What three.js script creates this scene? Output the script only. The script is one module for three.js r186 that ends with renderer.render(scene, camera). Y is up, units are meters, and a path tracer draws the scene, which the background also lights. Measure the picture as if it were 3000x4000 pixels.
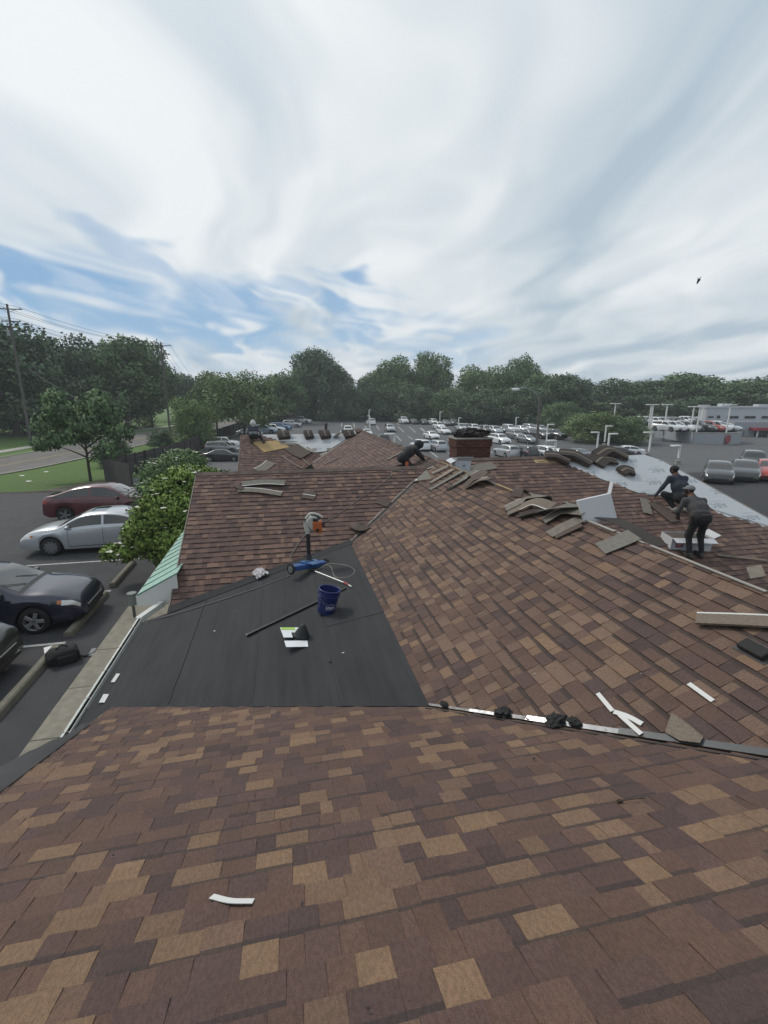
import * as THREE from 'three';
import { mergeGeometries, mergeVertices, toCreasedNormals } from 'three/addons/utils/BufferGeometryUtils.js';
import { RoundedBoxGeometry } from 'three/addons/geometries/RoundedBoxGeometry.js';
import { createNoise2D, createNoise3D } from 'simplex-noise';

// ---------- camera, sky, sun, exposure ----------
const EYE = 5.75;                                    // metres above the parking lot
const scene = new THREE.Scene();
const camera = new THREE.PerspectiveCamera(94.47, 768 / 1024, 0.1, 2500);
camera.rotation.order = 'YXZ';
camera.position.set(0, EYE, 0);
camera.rotation.set(-13.524 * Math.PI / 180, -12.015 * Math.PI / 180, 0);
camera.updateMatrixWorld(true); camera.updateProjectionMatrix();
const renderer = new THREE.WebGLRenderer({ antialias: true });
renderer.setSize(768, 1024);
renderer.shadowMap.enabled = true; renderer.shadowMap.type = THREE.PCFSoftShadowMap;
renderer.toneMapping = THREE.LinearToneMapping;
renderer.toneMappingExposure = 1.1;

function rng(seed) { let s = seed >>> 0; return () => { s = (s + 0x6d2b79f5) | 0; let t = Math.imul(s ^ (s >>> 15), 1 | s); t = (t + Math.imul(t ^ (t >>> 7), 61 | t)) ^ t; return ((t ^ (t >>> 14)) >>> 0) / 4294967296; }; }
const noiseA = createNoise2D(rng(11)), noiseB = createNoise2D(rng(12)), noise3 = createNoise3D(rng(13));
const fbm = (n, x, y, o) => { let s = 0, a = 0.5, t = 0; for (let i = 0; i < o; i++) { s += a * n(x, y); t += a; x = x * 2.03 + 7.1; y = y * 2.03 - 3.7; a *= 0.5; } return s / t; };
const { clamp, lerp, smoothstep } = THREE.MathUtils;

const SUN = [-42, 47];                               // azimuth from north (right is positive) and height, degrees
const dirOf = (az, el) => new THREE.Vector3(Math.sin(az * Math.PI / 180) * Math.cos(el * Math.PI / 180), Math.sin(el * Math.PI / 180), -Math.cos(az * Math.PI / 180) * Math.cos(el * Math.PI / 180));
{ // a high cloud sheet with streaks, torn open to blue towards the north-west horizon
  const W = 2048, Hh = 1024, data = new Float32Array(W * Hh * 4), sun = dirOf(...SUN);
  // openings in the cloud: azimuth, height, half width, half height, tilt (degrees), depth
  const gaps = [
    [...[-24.02, 9.889], 11, 3.4, 4, 1.0], [...[-18.372, 9.428], 10, 2.6, -12, 0.95], [...[-11.061, 12.372], 9, 1.3, -27, 0.55], [...[-5.927, 8.386], 7, 3.6, -16, 0.95], [...[-2.084, 5.659], 6, 2.4, -8, 0.75],
    [...[7.168, 11.873], 4.5, 2.6, -18, 0.9], [...[11.44, 10.379], 8, 1.5, -10, 0.5], [...[0.417, 10.93], 4, 2.0, 25, 0.55], [...[8.808, 7.189], 3.4, 2.8, 0, 0.8], [...[17.859, 6.214], 7, 1.1, 8, 0.6], [...[20.517, 4.534], 3.6, 1.3, 0, 0.5], [...[-20.511, 5.85], 14, 2.0, -10, 0.5],
  ];
  const a0 = 7 * Math.PI / 180;
  for (let row = 0; row < Hh; row++) {
    const el = ((row + 0.5) / Hh - 0.5) * Math.PI, y = Math.sin(el), ce = Math.cos(el), eld = el * 180 / Math.PI;
    for (let col = 0; col < W; col++) {
      const round = ((col + 0.5) / W - 0.5) * 2 * Math.PI, x = Math.cos(round) * ce, z = Math.sin(round) * ce, o = (row * W + col) * 4;
      if (y < -0.02) { data[o] = 0.16; data[o + 1] = 0.165; data[o + 2] = 0.16; data[o + 3] = 1; continue; }
      const az = Math.atan2(x, -z) * 180 / Math.PI, k = 1 / (Math.max(y, 0) + 0.11), px = x * k, pz = -z * k;
      const along = px * Math.sin(a0) + pz * Math.cos(a0), across = px * Math.cos(a0) - pz * Math.sin(a0);
      const w1 = fbm(noiseB, across * 0.5, along * 0.35, 3), w2 = fbm(noiseA, across * 0.55 + 9, along * 0.4 + 4, 3);
      const sheet = fbm(noiseA, across * 0.85 + w1 * 0.4, along * 0.24 + w2 * 0.25, 4), fine = fbm(noiseB, across * 1.9 + w1 * 0.5, along * 0.8 + w2 * 0.6, 4);
      let open = 0;
      const wa = az + 3.2 * fbm(noiseA, az * 0.07 + 3, eld * 0.2, 3) + w2 * 2, we = eld + 1.5 * fbm(noiseB, az * 0.08, eld * 0.17 + 8, 3);
      for (const [ga, ge, gw, gh, tilt, depth] of gaps) {
        const c = Math.cos(tilt * Math.PI / 180), s = Math.sin(tilt * Math.PI / 180), da = wa - ga, de = we - ge, u = (da * c + de * s) / gw, v = (de * c - da * s) / gh, q = u * u + v * v;
        if (q < 4) open = Math.max(open, depth * (1 - smoothstep(q, 0.25, 1.9)));
      }
      // elsewhere the same broken sheet goes on round the horizon, thinly
      open = Math.max(open, 0.5 * smoothstep(fbm(noiseA, az * 0.045 + 40, eld * 0.16, 3), 0.3, 0.6) * (1 - smoothstep(eld, 9, 24)) * smoothstep(Math.abs(az), 60, 85));
      const wisps = fbm(noiseA, az * 0.055 + eld * 0.07 + 0.9 * w1, eld * 0.21 + az * 0.03, 3);
      let cover = clamp(1 - open * (0.94 - 0.85 * smoothstep(wisps, 0.0, 0.42)) * (1 - 0.3 * smoothstep(fine, 0.05, 0.5)), 0, 1);
      const near = x * sun.x + y * sun.y + z * sun.z, glow = Math.pow(clamp(near, 0, 1), 6), right = smoothstep(az, 0, 60) * smoothstep(eld, 6, 30);
      let t = clamp(0.535 + sheet * 0.84 + fine * 0.15 + glow * 0.38 - right * 0.22 - 0.25 * (1 - smoothstep(eld, 2, 16)) * smoothstep(az, 15, 40), 0, 1);
      const lum = 0.97 + glow * 0.1;
      const c = [lerp(0.43, 0.79, t) * lum, lerp(0.525, 0.825, t) * lum, lerp(0.605, 0.845, t) * lum];
      const h = smoothstep(eld, 2, 24), b = [lerp(0.28, 0.15, h), lerp(0.46, 0.31, h), lerp(0.66, 0.57, h)];
      for (let i = 0; i < 3; i++) data[o + i] = lerp(b[i], c[i], cover);
      data[o + 3] = 1;
    }
  }
  const t = new THREE.DataTexture(data, W, Hh, THREE.RGBAFormat, THREE.FloatType);
  t.mapping = THREE.EquirectangularReflectionMapping; t.magFilter = THREE.LinearFilter; t.minFilter = THREE.LinearFilter; t.needsUpdate = true;
  scene.background = t; scene.environment = t;
}
const sunLight = new THREE.DirectionalLight(new THREE.Color(1, 0.94, 0.85), 1.5);
sunLight.position.copy(dirOf(...SUN)).multiplyScalar(150); sunLight.castShadow = true; sunLight.shadow.radius = 22;
sunLight.shadow.mapSize.set(4096, 4096); Object.assign(sunLight.shadow.camera, { left: -140, right: 140, top: 140, bottom: -140, near: 1, far: 500 });
scene.add(sunLight); scene.add(sunLight.target);

scene.fog = new THREE.FogExp2(new THREE.Color(0.8, 0.84, 0.88), 0.0007);              // thin fog added to lift far dark tones, standing in for lens haze
// ---------- helpers ----------
const V = (x, y, z) => new THREE.Vector3(x, y, z), v3 = (a) => new THREE.Vector3(a[0], a[1], a[2]);
const used = new Map();
function numbered(name) { const n = used.get(name) || 0; used.set(name, n + 1); return n ? name + '_' + String(n).padStart(3, '0') : name; }
function tag(o, label, category, group, kind) { if (label) o.userData.label = label; if (category) o.userData.category = category; if (group) o.userData.group = group; if (kind) o.userData.kind = kind; return o; }
function shade(o) { o.traverse((m) => { if (m.isMesh) { m.castShadow = true; m.receiveShadow = true; } }); return o; }
function thing(name, label, category, pos = [0, 0, 0], turn = 0, group) {
  const g = new THREE.Group(); g.name = numbered(name); g.position.set(...pos); g.rotation.y = turn; scene.add(g);
  return tag(g, label, category, group);
}
function part(name, geo, mat, parent) {
  const m = new THREE.Mesh(Array.isArray(geo) ? join(geo) : geo, mat); m.name = parent ? name : numbered(name);
  m.castShadow = m.receiveShadow = true; (parent || scene).add(m); return m;
}
function lone(name, geo, mat, label, category, group) { return tag(part(name, geo, mat), label, category, group); }
function struct(name, geo, mat) { return tag(part(name, geo, mat), null, null, null, 'structure'); }
function join(list) {
  const all = list.map((g) => { g = g.index ? g.toNonIndexed() : g; const c = new THREE.BufferGeometry(); for (const k of ['position', 'normal', 'uv']) if (g.attributes[k]) c.setAttribute(k, g.attributes[k]); if (!c.attributes.normal) c.computeVertexNormals(); if (!c.attributes.uv) c.setAttribute('uv', new THREE.BufferAttribute(new Float32Array(c.attributes.position.count * 2), 2)); if (g.attributes.color) c.setAttribute('color', g.attributes.color); return c; });
  if (all.some((g) => g.attributes.color)) for (const g of all) if (!g.attributes.color) g.setAttribute('color', new THREE.BufferAttribute(new Float32Array(g.attributes.position.count * 3).fill(1), 3));
  return all.length === 1 ? all[0] : mergeGeometries(all);
}
const box = (w, h, d, x = 0, y = 0, z = 0, r = 0) => { const g = r ? new RoundedBoxGeometry(w, h, d, 2, r) : new THREE.BoxGeometry(w, h, d); return g.translate(x, y, z); };
const cyl = (r0, r1, h, n = 16, x = 0, y = 0, z = 0, open = false) => new THREE.CylinderGeometry(r0, r1, h, n, 1, open).translate(x, y, z);
// a straight bar between two points
function bar(a, b, w, h = w, up = V(0, 1, 0)) {
  a = a.isVector3 ? a : v3(a); b = b.isVector3 ? b : v3(b);
  const d = b.clone().sub(a), l = d.length(), x = d.normalize(), z = x.clone().cross(up).normalize(), y = z.clone().cross(x);
  return new THREE.BoxGeometry(l, h, w).applyMatrix4(new THREE.Matrix4().makeBasis(x, y, z).setPosition(a.clone().add(b).multiplyScalar(0.5)));
}
function rod(a, b, r0, r1 = r0, n = 10) {
  a = a.isVector3 ? a : v3(a); b = b.isVector3 ? b : v3(b);
  const d = b.clone().sub(a), l = d.length(), q = new THREE.Quaternion().setFromUnitVectors(V(0, 1, 0), d.normalize());
  return new THREE.CylinderGeometry(r1, r0, l, n).applyQuaternion(q).translate((a.x + b.x) / 2, (a.y + b.y) / 2, (a.z + b.z) / 2);
}
const hose = (pts, r, n = 90) => new THREE.TubeGeometry(new THREE.CatmullRomCurve3(pts.map((p) => (p.isVector3 ? p : v3(p))), false, 'centripetal'), n, r, 7);
const lin = (r, g, b) => new THREE.Color().setRGB(r, g, b);
function canvasTex(w, h, draw) { const c = document.createElement('canvas'); c.width = w; c.height = h; draw(c.getContext('2d'), w, h); const t = new THREE.CanvasTexture(c); t.colorSpace = THREE.SRGBColorSpace; t.wrapS = t.wrapT = THREE.RepeatWrapping; return t; }
function noiseTex(n, fn, srgb = false) { // tileable only in look; fn(x, y) in 0..1 texture space returns a value or [r, g, b]
  const d = new Uint8Array(n * n * 4);
  for (let y = 0; y < n; y++) for (let x = 0; x < n; x++) { const v = fn(x / n, y / n, x, y), o = (y * n + x) * 4; for (let c = 0; c < 3; c++) d[o + c] = clamp(Math.round(255 * (Array.isArray(v) ? v[c] : v)), 0, 255); d[o + 3] = 255; }
  const t = new THREE.DataTexture(d, n, n); t.wrapS = t.wrapT = THREE.MirroredRepeatWrapping; t.magFilter = THREE.LinearFilter; t.minFilter = THREE.LinearMipmapLinearFilter; if (srgb) t.colorSpace = THREE.SRGBColorSpace; t.needsUpdate = true; return t;
}
const withRepeat = (t, x, y = x) => { const c = t.clone(); c.repeat.set(x, y); c.needsUpdate = true; return c; };
const rT = rng(77);
const grit = noiseTex(1024, (x, y) => 0.72 + 0.3 * fbm(noiseA, x * 190, y * 120, 2) + 0.2 * fbm(noiseB, x * 48, y * 20, 3) + 0.26 * (rT() - 0.5));     // mineral granules
const mottled = noiseTex(1024, (x, y) => 0.78 + 0.2 * fbm(noiseB, x * 7, y * 7, 5) + 0.07 * (rT() - 0.5));                                    // weathering, metres across
const bumpy = noiseTex(512, (x, y) => 0.5 + 0.3 * fbm(noiseA, x * 90, y * 90, 2) + 0.2 * (rT() - 0.5));
const std = (c, rough = 0.8, o = {}) => new THREE.MeshStandardMaterial({ color: c, roughness: rough, ...o });
const paint = (c, o = {}) => new THREE.MeshPhysicalMaterial({ color: c, roughness: 0.35, metalness: 0.1, clearcoat: 1, clearcoatRoughness: 0.06, ...o });
function planarUV(g, s = 1) { // uv in metres from x and z
  const p = g.attributes.position, uv = new Float32Array(p.count * 2); for (let i = 0; i < p.count; i++) { uv[2 * i] = p.getX(i) * s; uv[2 * i + 1] = p.getZ(i) * s; } g.setAttribute('uv', new THREE.BufferAttribute(uv, 2)); return g;
}
function polyGeo(tris) { const g = new THREE.BufferGeometry(); g.setAttribute('position', new THREE.Float32BufferAttribute(tris, 3)); g.computeVertexNormals(); return g; }

// ---------- the lie of the land: level by the building, dipping 1.2 m across the big lot ----------
const dip = (u) => -1.25 * smoothstep(u, 22, 55) + 0.6 * smoothstep(u, 55, 100);
function landY(u) { u = clamp(u, -60, 200); const k = Math.floor(u / 2) * 2, f = (u - k) / 2; return dip(k) * (1 - f) + dip(k + 2) * f; }
function clipHalf(poly, nx, ny, c) { // keep the side with nx * x + ny * y >= c
  const out = []; for (let i = 0; i < poly.length; i++) { const a = poly[i], b = poly[(i + 1) % poly.length], da = nx * a[0] + ny * a[1] - c, db = nx * b[0] + ny * b[1] - c; if (da >= 0) out.push(a); if (da * db < 0) { const t = da / (da - db); out.push([a[0] + (b[0] - a[0]) * t, a[1] + (b[1] - a[1]) * t]); } } return out;
}
// a sheet that follows the land; the outline is [x, u] with u metres to the north (-z)
function sheet(outline, lift) {
  const tris = []; let lo = Infinity, hi = -Infinity; for (const [, u] of outline) { lo = Math.min(lo, u); hi = Math.max(hi, u); }
  const cuts = [lo]; for (let u = Math.ceil((Math.max(lo, 20) + 1e-6) / 2) * 2; u < Math.min(hi, 102); u += 2) if (u > lo) cuts.push(u); cuts.push(hi);
  for (let i = 0; i + 1 < cuts.length; i++) {
    const p = clipHalf(clipHalf(outline, 0, 1, cuts[i]), 0, -1, -cuts[i + 1]); if (p.length < 3) continue;
    for (const t of THREE.ShapeUtils.triangulateShape(p.map(([x, u]) => new THREE.Vector2(x, u)), [])) { const q = t.map((k) => [p[k][0], landY(p[k][1]) + lift, -p[k][1]]), a = (q[1][0] - q[0][0]) * (q[2][2] - q[0][2]) - (q[1][2] - q[0][2]) * (q[2][0] - q[0][0]); for (const k of a > 0 ? [0, 2, 1] : [0, 1, 2]) tris.push(...q[k]); }
  }
  return planarUV(polyGeo(tris));
}

// ---------- ground, lots, road, pavements ----------
const gridMap = (t, s) => withRepeat(t, s);
const M = {
  grass: std(lin(0.10, 0.175, 0.038), 0.95, { map: gridMap(noiseTex(512, (x, y) => { const n = fbm(noiseA, x * 9, y * 9, 5), m = rT(); return [0.72 + 0.25 * n + 0.14 * m, 0.76 + 0.2 * n + 0.12 * m, 0.66 + 0.25 * n + 0.1 * m]; }), 0.16), bumpMap: gridMap(bumpy, 2), bumpScale: 0.03 }),
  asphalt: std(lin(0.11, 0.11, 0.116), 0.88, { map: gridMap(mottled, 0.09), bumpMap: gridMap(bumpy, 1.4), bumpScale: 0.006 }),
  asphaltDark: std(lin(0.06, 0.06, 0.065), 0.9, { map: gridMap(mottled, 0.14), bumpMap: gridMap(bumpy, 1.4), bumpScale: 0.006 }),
  road: std(lin(0.17, 0.158, 0.148), 0.9, { map: gridMap(mottled, 0.06) }),
  concrete: std(lin(0.30, 0.275, 0.225), 0.9, { map: gridMap(mottled, 0.45), bumpMap: gridMap(bumpy, 2), bumpScale: 0.003 }),
  kerb: std(lin(0.34, 0.33, 0.30), 0.9, { map: gridMap(mottled, 0.3) }),
  paleWalk: std(lin(0.46, 0.44, 0.39), 0.9, { map: gridMap(mottled, 0.3) }),
  line: std(lin(0.55, 0.55, 0.53), 0.8, { map: gridMap(mottled, 0.8) }),
  mulch: std(lin(0.055, 0.046, 0.038), 1, { map: gridMap(mottled, 1.1) }),
};
struct('ground', sheet([[-900, -300], [900, -300], [900, 1400], [-900, 1400]], 0), M.grass);
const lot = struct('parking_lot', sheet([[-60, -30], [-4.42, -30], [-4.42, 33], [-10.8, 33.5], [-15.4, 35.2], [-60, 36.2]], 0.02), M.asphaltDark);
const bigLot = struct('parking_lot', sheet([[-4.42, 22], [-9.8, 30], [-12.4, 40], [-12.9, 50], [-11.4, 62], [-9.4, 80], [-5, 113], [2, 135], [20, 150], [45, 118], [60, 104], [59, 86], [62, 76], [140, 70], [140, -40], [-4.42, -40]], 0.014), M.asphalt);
// the road, its kerbs and the pavement beyond; all run a little east of north
const road0 = [-28.5, 36], roadDir = (w, a, b) => { const dx = 0.212, k = 1 / Math.hypot(dx, 1), ox = -k * w, ou = dx * k * w; return [[road0[0] + dx * (a - 36) + ox, a + ou], [road0[0] + dx * (b - 36) + ox, b + ou]]; };
const band = (w0, w1, a, b) => { const p = roadDir(w0, a, b), q = roadDir(w1, a, b); return [p[0], p[1], q[1], q[0]]; };
struct('road', sheet(band(0.3, 10.2, -120, 420), 0.02), M.road);
for (const [w0, w1] of [[0, 0.3], [10.2, 10.5]]) { const g = sheet(band(w0, w1, -120, 420), 0.12); const p = roadDir(w0 ? w0 : 0.3, -120, 420); struct('kerb', g, M.kerb); }
struct('road_marking', [sheet(band(5.05, 5.17, -120, 420), 0.026), sheet(band(5.33, 5.45, -120, 420), 0.026)], std(lin(0.36, 0.27, 0.09), 0.85));
const walk2 = tag(new THREE.Group(), null, null, null, 'structure'); walk2.name = numbered('pavement'); scene.add(walk2);
for (let a = -30; a < 250; a += 5) part('slab', sheet(band(13.6, 15.6, a, a + 4.97), 0.05), M.paleWalk, walk2);
struct('driveway', sheet([[-60, 36.2], [-15.4, 35.2], [-15.3, 36.4], [-60, 37.4]], 0.006), M.mulch);

struct('planting_bed', sheet([[-16.6, 36.2], [-10.4, 33.7], [-10.0, 36], [-13.2, 41.5], [-15.4, 41]], 0.035), std(lin(0.115, 0.10, 0.075), 1, { map: gridMap(mottled, 1.1) }));
struct('fresh_asphalt', sheet([[22.5, 34], [60, 31], [70, -20], [11, -20], [11, 14]], 0.022), std(lin(0.036, 0.036, 0.04), 0.9, { map: gridMap(mottled, 0.14) }));  // darker asphalt sheet over the right side of the lot
// the pavement along the building, slab by slab, and the strip under the eaves
const walk = tag(new THREE.Group(), null, null, null, 'structure'); walk.name = numbered('sidewalk'); scene.add(walk);
{ const r = rng(5); for (let u = -1.15; u < 26; u += 1.52) { const b = new RoundedBoxGeometry(1.5, 0.12, 1.505, 2, 0.012); b.translate(-3.68, 0.055 + (r() - 0.5) * 0.006, -(u + 0.76)); part('slab', planarUV(b, 1), u % 2 > 1 ? M.concrete : M.concrete2 || (M.concrete2 = std(lin(0.285, 0.262, 0.212), 0.9, { map: gridMap(mottled, 0.37), bumpMap: gridMap(bumpy, 2), bumpScale: 0.003 })), walk); } }
struct('planting_bed', sheet([[-2.93, -6], [-1.6, -6], [-1.6, 26], [-2.93, 26]], 0.028), M.mulch);

// painted stall lines: children of the lot they are painted on
const stroke = (a, b, w, lift = 0.027) => { const dx = b[0] - a[0], du = -(b[2] - a[2]), l = Math.hypot(dx, du), ox = -du / l * w / 2, ou = dx / l * w / 2; return sheet([[a[0] + ox, -a[2] + ou], [b[0] + ox, -b[2] + ou], [b[0] - ox, -b[2] - ou], [a[0] - ox, -a[2] - ou]], lift); };
for (const u of [11.72, 14.95, 18.0, 21.0, 24.0, 27.0]) part('painted_line', sheet([[-10.6, u - 0.05], [-5.35, u - 0.05], [-5.35, u + 0.05], [-10.6, u + 0.05]], 0.026), M.line, lot);
for (const [a, b] of [
  [[26.123, -0.65, -107.202], [23.251, -0.716, -90.741]], [[28.537, -0.65, -106.688], [25.201, -0.738, -89.195]], [[29.615, -0.65, -101.572], [26.92, -0.76, -87.74]], [[20.068, -0.83, -83.671], [18.751, -1.004, -74.787]], [[21.918, -0.854, -82.392], [21.221, -0.965, -76.765]], [[29.945, -0.65, -101.502], [27.277, -0.734, -89.422]], [[29.967, -0.672, -94.847], [28.641, -0.755, -88.009]],
  [[17.839, -1.138, -67.427], [17.673, -1.167, -65.509]], [[19.588, -1.2, -62.961], [18.31, -1.248, -54.732]], [[21.591, -1.214, -61.664], [20.888, -1.245, -57.166]], [[27.109, -0.977, -76.172], [26.35, -1.052, -72.308]], [[15.842, -0.65, -128.446], [13.297, -0.65, -108.92]], [[18.663, -0.65, -126.471], [15.915, -0.65, -106.392]], [[11.66, -0.659, -96.913], [10.232, -0.782, -86.355]], [[14.15, -0.671, -95.007], [13.013, -0.79, -85.873]],
  [[22.457, -0.65, -114.454], [19.738, -0.656, -97.584]], [[19.172, -0.65, -111.828], [17.664, -0.65, -100.498]], [[13.942, -0.65, -157.555], [15.514, -0.65, -168.173]], [[27.09, -1.235, -59.073], [25.788, -1.218, -51.873]], [[28.535, -1.248, -54.994], [27.383, -1.2, -51.139]], [[27.847, -0.65, -125.891], [26.695, -0.65, -118.289]], [[29.88, -0.65, -124.083], [28.069, -0.65, -114.41]],
]) part('painted_line', stroke(a, b, 0.16), M.line, bigLot);
// cracks filled with tar
{ const r = rng(88), tarM = std(lin(0.016, 0.016, 0.017), 0.7), oil = std(lin(0.02, 0.02, 0.021), 0.45); for (const [x, u, a, n] of [[-16, 9, 0.2, 9], [-9.5, 17.5, 1.9, 6], [-20, 22, 0.05, 12], [-13, 27, 0.4, 9], [-11.5, 12, 1.5, 6]]) { let p = [x, 0, -u], d = a; for (let i = 0; i < n; i++) { d += (r() - 0.5) * 0.7; const q = [p[0] + Math.cos(d) * 0.9, 0, p[2] - Math.sin(d) * 0.9]; part('tar_crack', stroke(p, q, 0.02 + 0.025 * r(), 0.0245), tarM, lot); p = q; } }
  for (const [x, u, s] of [[-8.2, 16.6, 0.35], [-7.6, 22.6, 0.4], [-8.8, 7, 0.5]]) { const o = []; for (let i = 0; i < 18; i++) { const a = (i / 18) * 6.283, k = s * (0.7 + 0.5 * r()); o.push([x + Math.cos(a) * k, u + Math.sin(a) * k]); } part('oil_stain', sheet(o, 0.0235), oil, lot); } }
// concrete wheel stops
const stopMat = std(lin(0.21, 0.195, 0.155), 0.92, { map: gridMap(mottled, 0.6) });
[[16.36, 2.2, 'concrete wheel stop half under the leafy bush, farthest of the three'], [13.3, 2.6, 'concrete wheel stop under the nose of the dark blue sedan'], [10.1, 2.6, 'concrete wheel stop beside the black bag, nearest of the three']].forEach(([u, l, label]) => {
  const s = new THREE.Shape([[-0.09, 0], [0.09, 0], [0.075, 0.1], [0.05, 0.125], [-0.05, 0.125], [-0.075, 0.1]].map((p) => new THREE.Vector2(...p)));
  const g = new THREE.ExtrudeGeometry(s, { depth: l, bevelEnabled: true, bevelSize: 0.012, bevelThickness: 0.012, bevelSegments: 2 }).translate(0, 0.03, -l / 2);
  const m = lone('wheel_stop', g, stopMat, label, 'wheel stop'); m.position.set(-5.4, 0, -u);
});

// ---------- the shingled building: planes given as depth below the eye over (r east, u north) ----------
const K = 0.466, KA = 0.39;
const dA = (r, u) => 1.412 + KA * u, dB = (r, u) => 7.193 - K * u, dC = (r) => 3.1374 - 0.182 * r, dD = (r) => 3.494 - K * r, dF = (r, u) => 7.249 - K * u, dG = (r, u) => 12.98 - K * u;
const at = (fn, r, u, h = 0) => V(r, EYE - fn(r, u) + h, -u);
const building = thing('roofed_building', 'long low building with brown shingle roof slopes, a dark flat section and a brick chimney', 'building');
const shingleMat = std(lin(1, 1, 1), 0.93, { vertexColors: true, map: grit, bumpMap: grit, bumpScale: 0.0016 });
const deckMat = std(lin(0.05, 0.038, 0.032), 0.95);
const siding = std(lin(0.42, 0.40, 0.35), 0.8), trimWhite = std(lin(0.62, 0.62, 0.6), 0.6);
// granule blends: [linear colour, weight]
const BLEND_NEAR = [[[0.248, 0.153, 0.093], 1.5], [[0.219, 0.135, 0.087], 1.7], [[0.189, 0.115, 0.081], 1.5], [[0.147, 0.085, 0.062], 3.2], [[0.134, 0.078, 0.060], 3.4], [[0.123, 0.072, 0.060], 3.0], [[0.111, 0.067, 0.059], 2.2], [[0.093, 0.058, 0.052], 1.1]];
const BLEND_RIGHT = [[[0.245, 0.152, 0.098], 1.2], [[0.219, 0.140, 0.100], 2.2], [[0.185, 0.116, 0.085], 2.6], [[0.155, 0.095, 0.071], 3.2], [[0.134, 0.081, 0.062], 3.0], [[0.117, 0.072, 0.061], 2.0], [[0.097, 0.063, 0.057], 1.0]];
const BLEND_FAR = [[[0.238, 0.146, 0.109], 0.9], [[0.201, 0.122, 0.094], 1.8], [[0.165, 0.098, 0.078], 3.2], [[0.143, 0.085, 0.070], 3.4], [[0.123, 0.074, 0.065], 2], [[0.103, 0.064, 0.058], 1]];
function pick(blend, rnd) { let s = 0; for (const b of blend) s += b[1]; let k = rnd() * s; for (const b of blend) { k -= b[1]; if (k <= 0) return b[0]; } return blend[0][0]; }
const insideConvex = (poly, x, y) => { let sg = 0; for (let i = 0; i < poly.length; i++) { const a = poly[i], b = poly[(i + 1) % poly.length], c = (b[0] - a[0]) * (y - a[1]) - (b[1] - a[1]) * (x - a[0]); if (c !== 0) { if (sg && Math.sign(c) !== sg) return false; sg = Math.sign(c); } } return true; };
const allTabs = [];
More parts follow.
